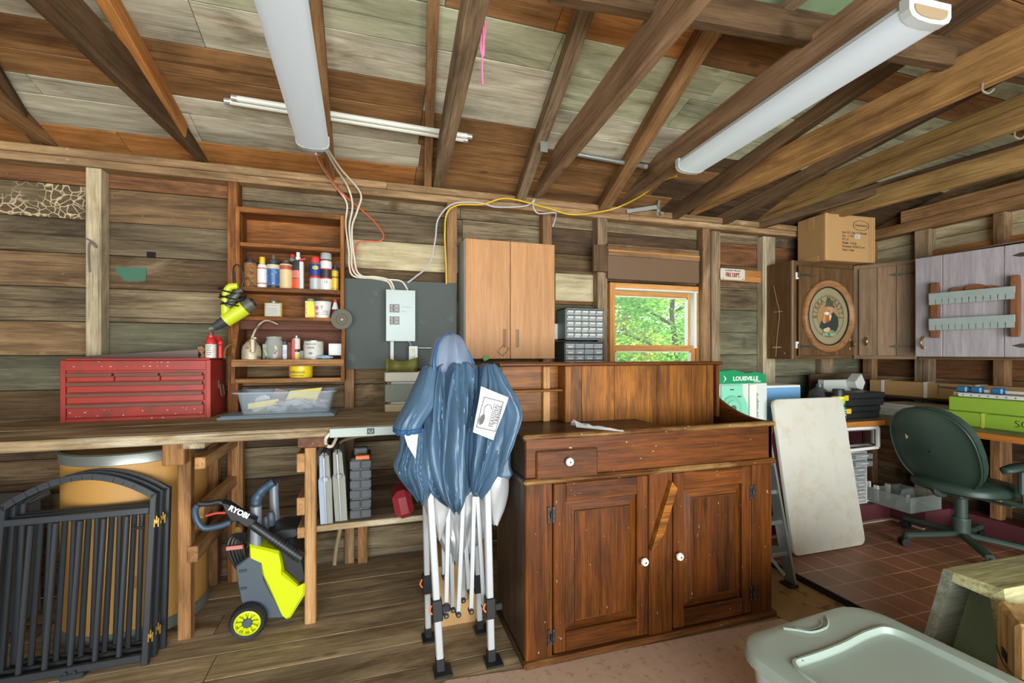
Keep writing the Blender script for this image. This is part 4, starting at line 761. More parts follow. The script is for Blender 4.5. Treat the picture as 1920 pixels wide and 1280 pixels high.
m = MB(); R = [rrect(bx0+.035, bx1-.03, by0+.02, by1-.02, .03, bz), rrect(bx0+.012, bx1-.008, by0+.004, by1-.004, .035, bz+bh-.008), rrect(bx0-.01, bx1+.012, by0-.014, by1+.014, .045, bz+bh-.004), rrect(bx0-.012, bx1+.014, by0-.016, by1+.016, .045, bz+bh-.012)]
m.loft(R); m.add(R[0], [tuple(range(len(R[0])))]); m.build('bin_body', 'bin_plastic', bn, world=True)
for k in range(22):
    t = MB(); c = random.choice([(222, 222, 220), (214, 216, 218), (226, 226, 222), (206, 200, 190), (222, 206, 120) if k % 5 == 0 else (224, 224, 224)]); a, bb = .07+.05*random.random(), .05+.03*random.random(); P = [(x*a/2, y*bb/2, .012*math.sin(x*2+k)+jit(.003)) for y in (-1, 1) for x in (-1, -.33, .33, 1)]
    t.add(P, [(0, 1, 5, 4), (1, 2, 6, 5), (2, 3, 7, 6)], T=TR(bx0+.08+.36*random.random(), by0+.06+.08*random.random(), bz+.012+.0026*k) @ rotz(jit(1.2)) @ RX(jit(.25) if k % 2 else -.6-jit(.3))); tag(t.build('paper', col(c)), ['scrap of paper in the clear bin'][0]+', one of the loose sheets', 'paper', 'loose papers in the clear bin')
t = MB(); t.box(PY(540, 742, 2.86)+V((0, 0, .01)), (.15, .05, .035), rotz(.1) if 0 else None, .006) if 0 else t.add([(0, 0, 0), (.16, .02, .0), (.20, .03, .09), (.03, .01, .075)], [(0, 1, 2, 3)], T=TR(-.47, 2.84, 1.06)); t.add([(0, 0, 0), (.15, .03, .02), (.145, .03, .05), (.0, 0, .03)], [(0, 1, 2, 3)], T=TR(-.64, 2.80, 1.045)); tag(t.build('sandpaper_pack', col((228, 206, 48))), 'bright yellow packet sticking up in the clear bin', 'packet')
t = MB(); t.add([(0, 0, 0), (.07, 0, -.01), (.1, .02, .06), (.03, .02, .075)], [(0, 1, 2, 3)], T=TR(-.56, 2.93, 1.07)); tag(t.build('leaflet', col((150, 130, 116))), 'brown leaflet leaning on the back rim of the clear bin', 'leaflet')
t = MB(); t.add([(0, 0, 0), (.12, 0, -.01), (.12, .02, .07), (.01, .02, .06)], [(0, 1, 2, 3)], T=TR(-.40, 2.95, 1.075)); tag(t.build('leaflet', col((146, 100, 84))), 'reddish brown leaflet behind the yellow packet', 'leaflet')

# ---------------------------------------------------------------- dark green backing board, breaker box, outlet
plain('board_green', (62, 70, 64), .6, var=.2, scale=5, c2=(92, 100, 92), thr=.6)
GY = 3.05; a, b_ = PY(646, 523, GY), PY(856, 690, GY)
m = MB(); m.span((a.x, GY, b_.z), (b_.x, GY+.018, PY(750, 526, GY).z), b=.001); one(m, 'backing_board', 'board_green', 'dark green scuffed plywood board behind the breaker box', 'board')
plain('panel_grey', (158, 168, 164), .4, .2, var=.05)
PYF = GY-.085; a, b_ = PY(724.5, 543, PYF), PY(778, 639, PYF); bp = thing('breaker_box', 'pale grey electrical breaker box with four switches', 'breaker box', (a.x, PYF, b_.z)); w, h = b_.x-a.x, a.z-b_.z
m = MB(); m.span((0, .006, 0), (w, .084, h), b=.003); m.build('enclosure', 'panel_grey', bp); m = MB(); m.span((-.003, 0, -.003), (w+.003, .008, h+.003), b=.002); m.build('cover', 'panel_grey', bp)
for z0 in (.56, .32):
    br_ = MB(); br_.span((w*.11, -.004, h*z0), (w*.45, 0, h*(z0+.16)), b=.001); o = br_.build('breaker', col((112, 112, 106)), bp)
    for dz in (.025, .095): q = MB(); q.span((w*.15, -.007, h*(z0+dz)), (w*.41, -.004, h*(z0+dz+.045))); q.build('switch_frame', col((150, 148, 140)), o); q = MB(); q.span((w*.22, -.014, h*(z0+dz+.01)), (w*.27, -.007, h*(z0+dz+.036)), b=.001); q.build('toggle', 'black_plastic', o)
for x, z in ((.2, 1), (.74, 1), (.3, .01), (.74, .01)): q = MB(); q.cyl((w*x, -.006, h*z), (w*x, .02, h*z), .005, n=8); q.build('screw', 'galv', bp)
m = MB(); m.text('Workbench', .012, TR(w*.72, -.0005, h*.67) @ WALLX, d=.0003); m.text('Lights', .012, TR(w*.6, -.0005, h*.585) @ WALLX, d=.0003); m.build('pencil_note', col((140, 146, 142)), bp, 0)
m = MB(); c = PY(735, 640, GY-.02); e = PY(735, 690, GY-.02); m.span((c.x-.011, GY-.035, e.z-.12), (c.x+.011, GY-.001, c.z+.03), b=.002); one(m, 'cable_conduit', col((206, 208, 198)), 'white square conduit running down from the breaker box', 'conduit')
c = PY(775, 663.5, GY-.05); ob = thing('outlet_box', 'grey metal outlet box with a cream double socket', 'outlet', (c.x, GY-.05, c.z-.05)); m = MB(); m.span((-.03, 0, -.002), (.03, .048, .104), b=.003); m.build('metal_box', 'galv', ob); m = MB(); m.tube([(-.014, .03, .1), (-.016, .03, .12), (-.03, .03, .14), (-.03, .03, .17)], .009, 8); m.cyl((.03, .03, .09), (.13, .03, .09), .009); m.build('pipe', 'galv', ob)
for z in (.073, .028):
    m = MB(); m.lathe([(.0165, -.002), (.0165, .004), (0, .004)], TR(0, 0, z) @ WALLX, 18); o = m.build('socket', col((222, 214, 180)), ob); m = MB(); [m.span((dx-.0015, -.0055, z-.001), (dx+.0015, -.004, z+.008)) for dx in (-.006, .006)]; m.cyl((0, -.0055, z-.008), (0, -.003, z-.008), .0025, n=8); m.build('slots', 'black_plastic', o)

# ---------------------------------------------------------------- painted crate on the bench
c0 = PZ(722, 773, 1.0); ct = thing('slatted_crate', 'low wooden crate with white, grey-green and bare slats', 'crate', (c0.x, c0.y, 1.0)); k = Y_ = c0.y; ppm = F/(c0.y/ray(722, 773).y); w = 100/ppm
for z0, z1, mt in ((.002, .046, 'wall_pale'), (.06, .165, col((122, 128, 114), .8, c2=(150, 150, 130))), (.182, .235, col((196, 190, 174), .8))):
    m = MB(); m.span((0, 0, z0), (w, .014, z1), b=.003); m.span((0, .18, z0), (w, .194, z1), b=.003); m.span((0, .014, z0), (.012, .18, z1), b=.002); m.span((w-.012, .014, z0), (w, .18, z1), b=.002); m.build('slat', mt, ct)
m = MB(); m.span((.012, .014, 0), (w-.012, .18, .012)); [m.span((a, c, 0), (a+.02, c+.02, .23)) for a in (.012, w-.032) for c in (.014, .16)]; m.build('inner_frame', 'stud', ct)
m = MB(); [m.span((.02, .03+k*.009, .012), (w-.03, .035+k*.009, .17+jit(.01))) for k in range(12)]; tag(m.build('magazine_stack', col((196, 196, 186), .8)), 'row of pale papers standing inside the slatted crate', 'papers', kind='stuff'); bpy.data.objects['magazine_stack'].location = V((c0.x+w/2, c0.y+.085, 1.012))
plain('camo', (112, 112, 46), .6, var=.25, scale=10, c2=(84, 66, 34), thr=.55)
m = MB(); N_ = 12; g = [[(x/N_*.19, .03*math.sin(x/N_*6), (.075 if j else 0)+.012*math.cos(x/N_*6+.4)*j) for x in range(N_+1)] for j in (0, 1)]; m.loft(g, closed=False); o = one(m, 'camo_sheet', 'camo', 'curled olive camouflage piece standing on the crate', 'sheet'); sm = o.modifiers.new('thick', 'SOLIDIFY'); sm.thickness = .004; o.location = (c0.x+.105, c0.y+.08, 1.236)

# ---------------------------------------------------------------- maple wall cabinet with two doors
x0, x1, yf, z0, z1 = .585, 1.217, 2.92, 1.315, 2.10
mc = thing('wall_cabinet', 'light maple wall cabinet with two doors and a key ring on one handle', 'cabinet', (x0, yf, z0))
m = MB(); m.span((x0, yf+.02, z0), (x1, WY-.003, z1), b=.002); m.build('carcass', col((176, 182, 172), .5), mc, world=True)
xm = PY(957, 560, yf).x
for a, b_, hx in ((x0+.004, xm-.002, PY(946, 640, yf).x), (xm+.002, x1, PY(969.5, 640, yf).x)):
    m = MB(); m.span((a, yf, z0-.002), (b_, yf+.019, z1-.0), b=.002, grain=2); d = m.build('door', 'cab_maple', mc, world=True)
    zt, zb = PY(946, 618, yf).z, PY(946, 650, yf).z; m = MB(); m.tube([(hx, yf, zt), (hx, yf-.028, zt), (hx, yf-.028, zb), (hx, yf, zb)], .005, 8, smooth=0); m.build('handle', 'chrome', d, world=True)
t = thing('key_ring', 'brass loop tag hanging from the left handle of the maple cabinet', 'tag', PY(944, 660, yf-.01)); m = MB(); q = [PY(u, v, yf-.012) for u, v in ((944, 647), (955, 653), (943, 667), (933, 659))]; m.tube(q, .0022, 6, closed=True, smooth=0); m.build('loop', 'brass', t, world=True)

# ---------------------------------------------------------------- drawer organizers, power plate, small sign
plain('org_grey', (104, 116, 114), .45, var=.05); plain('org_dark', (60, 66, 64), .4)
def organizer(u0, us, u1, v0, v1, Y, d, cols, rows, frame_m, label, clearm, zb):
    a, b_ = PY(u0, v0, Y), PY(u1, v1, Y); t = thing('drawer_organizer', label, 'organizer', (a.x, Y, zb)); w, h = b_.x-a.x, a.z-zb; e = .010
    m = MB(); m.span((0, d-.004, 0), (w, d, h)); m.span((0, 0, 0), (e, d, h), b=.002); m.span((w-e, 0, 0), (w, d, h), b=.002); m.span((0, 0, 0), (w, d, e), b=.002); m.span((0, 0, h-e), (w, d, h), b=.002)
    cw, rh = (w-2*e)/cols, (h-2*e)/rows
    for i in range(1, cols): m.span((e+cw*i-.0015, .004, e), (e+cw*i+.0015, d, h-e))
    for j in range(1, rows): m.span((e, .004, e+rh*j-.002), (w-e, d, e+rh*j+.002))
    m.build('frame', frame_m, t)
    for j in range(rows):
        for i in range(cols):
            m = MB(); xa, za = e+cw*i+.003, e+rh*j+.004; xb, zb_ = e+cw*(i+1)-.003, e+rh*(j+1)-.004
            m.span((xa, .002, za), (xb, .006, zb_)); m.span((xa, .006, za), (xb, d-.01, za+.002)); m.span((xa, .006, za), (xa+.002, d-.01, zb_-.006)); m.span((xb-.002, .006, za), (xb, d-.01, zb_-.006))
            dr = m.build('drawer', clearm, t)
            m = MB(); m.span((xa+.003, -.008, za+(zb_-za)*.52), (xb-.003, .002, zb_-.003), b=.002); m.build('drawer_pull', col((212, 212, 198)) if frame_m == 'org_grey' else clearm, dr)
            if random.random() < .8:
                m = MB(); m.span((xa+.006, .012, za+.003), (xb-.006, d*.5, za+(zb_-za)*(.3+.3*random.random()))); m.build('contents', random.choice(['tin', 'org_dark', 'rust', 'galv']), dr)
            if frame_m != 'org_grey' and random.random() < .7: m = MB(); m.span((xa+.012, -.0095, za+.006), (xb-.018, -.008, za+.016)); m.build('label_strip', col((206, 204, 190)), dr)
    return t
zt = 1.312; zmid = PY(1090, 637, 2.98).z
organizer(1060, 1062, 1133, 577, 637, 2.98, .15, 5, 5, 'org_grey', 'grey organizer with five rows of small clear drawers, upper one', 'clear_plastic', zmid)
organizer(1058, 1060, 1133, 640, 690, 2.96, .16, 4, 5, 'org_dark', 'smoky see-through organizer with wider drawers, under the grey one', 'clear_plastic', zmid-.24)
m = MB(); m.span((1.32, 2.94, zmid-.27), (1.78, WY-.09, zmid-.242), b=.003); one(m, 'organizer_shelf', 'stud', 'narrow board behind the dark cabinet carrying the two drawer organizers', 'shelf')
p = PY(1041, 636, 3.14); q = PY(1049, 607, 3.14); t = thing('power_plate', 'white power outlet plate beside the maple cabinet', 'outlet', (p.x, 3.12, p.z)); m = MB(); m.span((-.03, 0, 0), (q.x-p.x, .02, q.z-p.z), b=.003); m.build('plate', col((222, 222, 214)), t); m = MB(); [m.span(((q.x-p.x)*.35, -.003, (q.z-p.z)*k), ((q.x-p.x)*.75, 0, (q.z-p.z)*(k+.1))) for k in (.15, .32, .55, .75)]; m.build('sockets', 'black_plastic', t)
Y = WY-.06; a, b_ = PY(1351, 502, Y), PY(1397, 526, Y); t = thing('metal_sign', 'small white sign with red capital letters right of the window', 'sign', (a.x, Y, b_.z)); w, h = b_.x-a.x, a.z-b_.z
m = MB(); m.prism([(x, z) for x, z, _ in rrect(0, w, 0, h, .012, 0)], .003, TR(0, .004, 0) @ WALLX, inset=.001); m.build('plate', col((212, 206, 188), .4), t)
m = MB(); m.text('FIRE DEPT.', h*.52, TR(w*.5, -.0005, h*.42) @ WALLX, sx=.66, bold=.001); m.build('lettering', col((150, 36, 34)), t, 0); m = MB(); m.text('HOOKSETT VILLAGE', h*.19, TR(w*.5, -.0005, h*.82) @ WALLX, sx=.95); m.build('small_lettering', col((120, 90, 76)), t, 0)
m = MB(); [m.cyl((w*k, -.004, h*.09), (w*k, .002, h*.09), .005, n=8) for k in (.1, .9)]; m.build('screws', 'galv', t)

# ---------------------------------------------------------------- dark dry sink cabinet
sx0, sx1, sy0, sy1 = .632, 1.972, 1.838, 2.30
ds = thing('dry_sink', 'big dark-stained wooden dry sink cabinet with porcelain knobs', 'cabinet', (sx0, sy0, 0))
def dz(v, u=985): return PY(u, v, sy0).z
def dx(u): return PY(u, 900, sy0).x
def db(name, a, b, mat='sink_wood', bev=.004, par=None, grain=None): m = MB(); m.span(a, b, b=bev, grain=grain); return m.build(name, mat, par or ds, world=True)
zl, zm0, zm1, zb1 = 1.0, .785, .812, .045
db('side_panel', (sx0, sy0+.02, .0), (sx0+.02, sy1, .985), 'sink_dark', grain=2); db('side_panel', (sx1-.02, sy0+.02, 0), (sx1, sy1, .80), grain=2)
db('back_board', (sx0+.02, sy1-.015, .02), (sx1-.02, sy1, 1.28)); db('counter', (sx0-.004, sy0+.012, .965), (1.40, 2.28, .988), 'sink_dark'); db('well_floor', (1.40, sy0+.02, .83), (sx1-.02, 2.28, .85), 'sink_dark')
m = MB(); T = M4(((0, 0, 1, sx1-.022), (-1, 0, 0, 0), (0, 1, 0, 0), (0, 0, 0, 1))); pr = [(-sy0, .80), (-sy0, .995)]+[(-(sy0+.03+.36*k/8), 1.0+.10*(k/8)**2.2) for k in range(9)]+[(-2.28, 1.27), (-2.28, .80)]
m.prism(pr, .022, T, grain=0); m.build('curved_side', 'sink_wood', ds, world=True)
db('top_lip', (sx0-.012, sy0-.014, .978), (sx1+.014, sy0+.03, 1.0), 'sink_worn', bev=.007); db('front_board', (sx0, sy0, zm1), (sx1, sy0+.02, .98)); db('mid_moulding', (sx0-.012, sy0-.018, zm0), (sx1+.016, sy0+.02, zm1), 'sink_worn', bev=.01); db('side_moulding', (sx0-.012, sy0, zm0), (sx0+.004, sy1, zm1), 'sink_dark', bev=.006)
db('base_moulding', (sx0-.012, sy0-.022, .004), (sx1+.018, sy0+.02, .034), 'sink_worn', bev=.01); db('base_moulding', (sx0-.012, sy0, .004), (sx0+.002, sy1, .034), 'sink_dark', bev=.006)
db('corner_stile', (sx0, sy0, .03), (dx(1036), sy0+.02, zm0), grain=2); db('corner_stile', (dx(1411), sy0, .03), (sx1, sy0+.02, zm0), grain=2); db('centre_stile', (dx(1217), sy0, .03), (dx(1261), sy0+.02, zm0), grain=2)
a, b_ = PY(1004, 845, sy0), PY(1119, 892, sy0); dr = db('drawer', (a.x, sy0-.012, b_.z+.006), (b_.x, sy0+.05, a.z), bev=.006)
def knob(u, v, par):
    p = PY(u, v, sy0-.03); m = MB(); m.lathe([(.007, 0), (.007, .012), (.016, .016), (.019, .022), (.016, .03), (.006, .033), (0, .033)], TR(p.x, sy0-.004, p.z) @ WALLX, 18); k = m.build('knob', col((232, 228, 214), .15, coat=.6), par, world=True)
    m = MB(); m.lathe([(.0045, 0), (.003, .003), (0, .003)], TR(p.x, sy0-.0365, p.z) @ WALLX, 10); m.build('knob_screw', 'black_plastic', k, world=True)
knob(1069, 866, dr)
def raised_door(u0, u1, ku, kv, hu, hvs):
    a, b_ = dx(u0), dx(u1); z0, z1 = .04, zm0-.004; st = .058; d = MB()
    d.span((a+.0, sy0-.002, z0), (a+st, sy0+.018, z1), b=.004, grain=2); d.span((b_-st, sy0-.002, z0), (b_, sy0+.018, z1), b=.004, grain=2); d.span((a+st, sy0-.002, z1-.085), (b_-st, sy0+.018, z1), b=.004); d.span((a+st, sy0-.002, z0), (b_-st, sy0+.018, z0+.085), b=.004)
    do = d.build('door', 'sink_wood', ds, world=True)
    x0, x1, y0, y1 = a+st-.002, b_-st+.002, z0+.083, z1-.083; m = MB(); R = []
    for ins, dep in ((0, .016), (.004, .016), (.042, .002), (.046, -.002), (.05, -.002)): R.append([(x0+ins, sy0+dep, y0+ins), (x1-ins, sy0+dep, y0+ins), (x1-ins, sy0+dep, y1-ins), (x0+ins, sy0+dep, y1-ins)])
    n = 4
    for i in range(4): 
        for k in range(4):
            j = (k+1) % 4; q = [R[i][k], R[i][j], R[i+1][j], R[i+1][k]]; vert = k in (1, 3); m.add(q, [(0, 1, 2, 3)], uv=[((p[2], p[0], p[1]) if vert else p) for p in q])
    m.add(R[4], [(0, 1, 2, 3)], uv=[(p[2], p[0], p[1]) for p in R[4]]); m.build('raised_panel', 'sink_wood', do, 20, world=True)
    knob(ku, kv, do)
    for hv in hvs:
        p = PY(hu, hv, sy0-.004); m = MB()
        for s in (-1, 1):
            m.span((p.x+s*.012-.006, sy0-.006, p.z-.036), (p.x+s*.012+.006, sy0-.001, p.z+.036), b=.001); m.span((p.x-.012, sy0-.005, p.z-.012), (p.x+.012, sy0-.001, p.z+.012))
        m.cyl((p.x, sy0-.006, p.z-.014), (p.x, sy0-.006, p.z+.014), .004, n=8); h = m.build('hinge', 'black_plastic', do, world=True)
        m = MB(); [m.ball((p.x+s*.012, sy0-.006, p.z+q), .0028, 6) for s in (-1, 1) for q in (-.028, .028, -.006)]; m.build('hinge_screws', 'chrome', h, world=True)
raised_door(1038, 1215, 1210, 1054, 1033.5, (965, 1195)); raised_door(1263, 1409, 1276, 1044, 1411.5, (922, 1112))
m = MB(); P = [PY(u, v, sy0-.004) for u, v in ((1216, 1029), (1255, 900), (1265, 912), (1240, 998), (1222, 1024))]; m.prism([(p.x, p.z) for p in P], .024, TR(0, sy0-.003, 0) @ WALLX, inset=.003); m.build('turn_button', 'sink_gold', ds, world=True)
# back shelf of the dry sink
by = 2.2; xa = PY(935, 680, by).x; xb = PY(1344, 682, by).x
db('back_cap', (xa-.01, by-.04, 1.283), (xb+.012, sy1, 1.303), bev=.006); xp = PY(1057, 700, by).x
m = MB(); xs = [PY(u, 700, by).x for u in (1068, 1091, 1152, 1232, 1296)]+[xb-.022]
for p, q in zip(xs, xs[1:]): m.span((p+.0008, by, .85), (q-.0008, by+.02, 1.283), b=.002, grain=2)
m.build('back_planks', 'sink_gold', ds, world=True)
db('divider', (xp, by-.02, .988), (xs[0], sy1-.015, 1.283), 'sink_gold', grain=2); db('end_board', (xb-.022, by-.025, .98), (xb, sy1, 1.283), 'sink_wood', grain=2)
db('cubby_back', (xa+.02, sy1-.03, .988), (xp, sy1-.016, 1.283), 'sink_gold'); db('cubby_shelf', (xa+.02, by+.0, PY(990, 731, by).z-.012), (xp, sy1-.016, PY(990, 731, by).z), 'sink_gold'); db('end_board', (xa, by, .988), (xa+.02, sy1, 1.283), 'sink_wood', grain=2)
a = PY(1022, 700, 2.27); db('cubby_upright', (a.x-.018, 2.245, .988), (a.x+.02, 2.268, 1.28), 'leg_wood', grain=2)
m = MB(); rng = random.Random(5); g = [[PZ(1078+95*i/10, 800+10*i/10, 1.004)+V((rng.uniform(-.004, .004), (.035*(1-i/10*.8))*(j-2)/2+.02, (.028*(1-i/13))*math.sin(PI*j/4)*(.5+rng.random()*.7))) for j in range(5)] for i in range(11)]; m.loft(g, closed=False); clear('film', (222, 222, 220), .15, .6); one(m, 'plastic_bag', 'film', 'crumpled clear plastic wrapper lying on top of the dark cabinet', 'wrapper', smooth=20)
m = MB(); P = PY(908, 677, 2.9); m.add([(0, 0, 0), (.03, 0, .012), (.036, 0, .035), (.014, 0, .04), (-.012, 0, .02)], [(0, 1, 2, 3, 4)], T=TR(P)); one(m, 'leaf_sprig', col((84, 150, 60)), 'tiny bright green leaf under the maple cabinet', 'leaf')

# ---------------------------------------------------------------- folded pop-up canopy
from mathutils import noise as NZ
cp = thing('folded_canopy', 'folded pop-up canopy with blue cloth standing left of the dark cabinet', 'canopy', (.385, 2.05, 0))
plain('alu_white', (190, 194, 196), .35, .25, var=.03); plain('joint_black', (30, 31, 33), .5)
plain('nylon', (74, 102, 126), .4, var=.14, scale=6, sheen=.2); plain('nylon_light', (118, 132, 154), .4, var=.08, scale=6); plain('hem_blue', (46, 92, 136), .5); plain('silver_lining', (178, 180, 180), .36, .35, var=.06)
def post(f, y, t, yt, w=.03):
    p = PZ(*f, 0); p = V((p.x, y, 0)); q = PY(*t, yt); d = q-p; m = MB(); m.beam(p+d*.03, q, w, w, up=(0, 1, 0), b=.004); o = m.build('leg', 'alu_white', cp, world=True)
    m = MB(); m.beam(p+d*.0, p+d*.075, w+.006, w+.006, up=(0, 1, 0), b=.003); m.span((p.x-.03, p.y-.05, 0), (p.x+.045, p.y+.03, .01), b=.003); m.build('foot', 'joint_black', o, world=True); return p, q, o
LG = [post((826, 1258), 1.935, (806, 915), 1.97), post((921, 1240), 1.93, (913, 905), 1.96), post((803, 1195), 2.18, (797, 915), 2.13, .026), post((899, 1178), 2.17, (889, 915), 2.12, .026)]
for (p, q, o), zz in zip(LG, (.26, .235, .27, .24)):
    d = q-p; c = p+d*(zz/d.z); m = MB(); m.beam(c-d.normalized()*.045, c+d.normalized()*.045, .044, .044, up=(0, 1, 0), b=.004); m.box(c+V((.035, -.004, .0)), (.04, .02, .03), b=.004); m.build('slider', 'joint_black', o, world=True)
    m = MB(); m.tube([c+V((-.026, -.02, .03)), c+V((-.034, -.022, .01)), c+V((-.024, -.026, -.005))], .004, 6); m.build('pull_pin', col((226, 110, 50)), o, world=True)
for (u, v, u2, v2, y) in ((836, 1157, 841, 925, 1.965), (859, 1155, 869, 920, 1.985), (883, 1149, 889, 930, 1.97), (880, 1112, 865, 915, 2.03), (908, 1142, 895, 930, 1.985), (868, 1128, 871, 940, 2.08), (849, 1146, 845, 960, 2.06), (833, 1085, 829, 940, 2.11)):
    p, q = PY(u, v, y), PY(u2, v2, y+.02); m = MB(); m.beam(p, q, .019, .012, up=(0, 1, 0), b=.002); o = m.build('scissor_bar', 'alu_white', cp, world=True)
    m = MB(); m.cyl(p+V((0, -.014, .012)), p+V((0, .014, .012)), .012, n=12); m.cyl(p+V((0, -.017, .012)), p+V((0, -.01, .012)), .005, n=8, m=1); m.build('bar_joint', ['joint_black', 'chrome'], o, world=True)
def drape(name, rows, mat, ry, folds, amp, seed, par=None, n=84, sub=5, crease=.010, open_=True, hem=None):
    """hanging cloth: rows (v, u_left, u_right, Y) seen from the front, lofted with pleats that deepen downwards"""
    Rs = []; K = len(rows)
    for i in range(K-1):
        for s in range(sub+(1 if i == K-2 else 0)):
            t = s/sub; f = lambda k: (lambda a, b, c, d: .5*((2*b)+(c-a)*t+(2*a-5*b+4*c-d)*t*t+(3*b-a-3*c+d)*t**3))(rows[max(i-1, 0)][k], rows[i][k], rows[i+1][k], rows[min(i+2, K-1)][k])
            v, u0, u1, Y = f(0), f(1), f(2), f(3); T_ = (i+t)/(K-1); a, b_ = PY(u0, v, Y), PY(u1, v, Y); c = (a+b_)/2; rx = abs(b_.x-a.x)/2; R = []
            for k in range(n):
                th = 2*PI*k/n+.5*T_*math.sin(seed*3); ts = th+.35*T_*math.sin(th*2+seed); zz = c.z*1.7+seed*5
                rg = lambda kk, o: 1-min(1, 3.2*abs(NZ.noise(V((math.cos(ts)*kk+o, math.sin(ts)*kk-o, zz*(.5+kk*.16))))))
                k0 = folds*.17; w = .74*rg(k0, 1.3)+.26*rg(k0*2.3, 7.7); A = amp*min(1, .45+T_*.9); side = abs(math.cos(th))**4
                rr = 1+A*(w-.45)*1.5*(1-.6*side); th0 = 2*PI*k/n; p = c+V((rx*math.cos(th0)*(1+A*.22*(w-.5)), -ry*math.sin(th0)*rr*(.6+.4*min(1, rx/.08)), 0))
                nz = NZ.noise(V((p.x*9, p.y*9, p.z*5+seed)))+.5*NZ.noise(V((p.x*22, p.y*22, p.z*13))); p += V((nz*crease*.35, -nz*crease*.45, nz*crease*.2))
                if T_ > .85: p.z -= (T_-.85)*6*.03*(w-.3)
                R.append(p)
            Rs.append(R)
    m = MB(); m.loft(Rs)
    o = m.build(name, mat, par or cp, 22, world=True)
    if hem:
        h = MB()
        for r in hem: h.tube([p+V((0, -.002, 0)) for p in Rs[r]], .0045, 5, closed=True, smooth=0)
        h.build('hem', 'hem_blue', o, world=True)
    return o
drape('silver_lining', [(890, 795, 945, 2.08), (925, 793, 952, 2.08), (955, 800, 944, 2.085), (985, 812, 925, 2.09), (1015, 826, 905, 2.09), (1045, 838, 866, 2.10)], 'silver_lining', .05, 6, .5, 2.2, crease=.02)
drape('silver_lining', [(900, 800, 850, 1.99), (950, 806, 846, 1.99), (985, 815, 836, 1.99), (1005, 820, 830, 1.99)], 'silver_lining', .03, 3, .4, .7, crease=.015, n=40)
drape('silver_lining', [(890, 905, 955, 2.0), (930, 910, 952, 2.0), (955, 918, 946, 2.0), (985, 926, 934, 2.0)], 'silver_lining', .03, 3, .4, 1.7, crease=.015, n=40)
drape('cloth', [(678, 822, 876, 2.03), (688, 806, 892, 2.02), (720, 800, 892, 2.0), (770, 793, 892, 1.98), (830, 788, 893, 1.96), (875, 788, 893, 1.95), (905, 797, 887, 1.95), (923, 812, 874, 1.955), (937, 834, 858, 1.96)], 'nylon', .14, 8, .85, .4, crease=.022, n=168, sub=8)
drape('cloth_pouch', [(800, 752, 800, 1.96), (840, 749, 802, 1.95), (875, 737, 808, 1.95), (908, 760, 812, 1.94), (931, 782, 800, 1.95)], 'nylon', .07, 6, .7, 1.9, crease=.02, n=120, sub=7)
drape('cloth_sleeve', [(685, 800, 815, 1.99), (691, 791, 822, 1.98), (715, 778, 826, 1.96), (755, 758, 820, 1.93), (790, 739, 797, 1.91), (803, 737, 790, 1.91)], 'nylon', .075, 4, .26, 3.0, crease=.018, n=120, hem=(23, 25))
drape('cloth_sleeve', [(682, 906, 922, 2.01), (689, 898, 930, 2.0), (712, 892, 945, 1.97), (745, 888, 966, 1.94), (778, 884, 977, 1.92), (825, 880, 964, 1.91), (870, 877, 946, 1.91), (902, 876, 925, 1.92), (918, 880, 905, 1.93)], 'nylon', .10, 7, .50, .2, crease=.022, n=140, sub=7)
drape('cloth_tail', [(840, 935, 958, 2.0), (870, 936, 957, 1.99), (888, 930, 962, 1.985), (893, 936, 955, 1.985)], 'nylon', .04, 3, .3, .2, crease=.008, n=40)
hd = drape('cloth_hood', [(625.5, 838, 850, 2.02), (631, 824, 860, 2.01), (645, 813, 870, 2.0), (668, 806, 884, 1.99), (688, 803, 892, 1.99), (700, 804, 890, 2.0)], 'nylon_light', .085, 3, .22, 1.1, crease=.024, n=120, sub=7)
m = MB(); m.tube([PY(u, v, 1.915+abs(v-690)*.0009) for u, v in ((815, 700), (814, 675), (820, 650), (832, 631), (843, 626))], .007, 6); m.tube([PY(u, v, 1.945) for u, v in ((845, 626), (862, 640), (878, 660), (889, 682))], .005, 6); m.build('hood_trim', 'hem_blue', hd, world=True)
m = MB(); P = [PY(u, v, 1.86) for u, v in ((753, 800), (785, 806), (779, 860), (764, 835))]; m.add([tuple(p) for p in P], [(0, 1, 2, 3)]); m.build('pale_lining', col((176, 186, 180)), cp, world=True)
# paper label on the cloth
Yl = 1.775; c = [PY(u, v, Yl) for u, v in ((902, 724), (954, 745), (925, 825), (887, 810))]
lb = MB(); g = []
for i in range(9):
    s = i/8; g.append([c[3].lerp(c[2], t/4).lerp(c[0].lerp(c[1], t/4), s)+V((0, -.006*math.sin(s*PI)*math.sin(t/4*PI)+.004*math.sin(s*7), 0)) for t in range(5)])
lb.loft(g, closed=False); lo = lb.build('paper_label', col((206, 206, 205), .6), cp, world=True)
ct_ = (c[0]+c[1]+c[2]+c[3])/4; ex = ((c[0]+c[1])/2-(c[3]+c[2])/2).normalized(); nn = V((0, -1, 0)); ey = nn.cross(ex); LT = M4(((ex.x, ey.x, nn.x, ct_.x), (ex.y, ey.y, nn.y, ct_.y-.012), (ex.z, ey.z, nn.z, ct_.z), (0, 0, 0, 1)))
m = MB(LT)
for a, b_ in (((-.062, -.042), (.062, -.0395)), ((-.062, .0395), (.062, .042)), ((-.062, -.042), (-.0595, .042)), ((.0595, -.042), (.062, .042)), ((-.05, -.0075), (.05, -.006))): m.span((*a, 0), (*b_, .0008))
m.text('SEASONAL', .019, TR(0, -.018, 0), sx=1, spread=1.1, d=.0005); m.text('TRENDS', .019, TR(.004, -.033, 0), spread=1.15, d=.0005)
m.prism([(-.052, .03), (-.03, .036), (-.012, .03), (-.004, .022), (-.018, .016), (-.04, .018)], .0008)
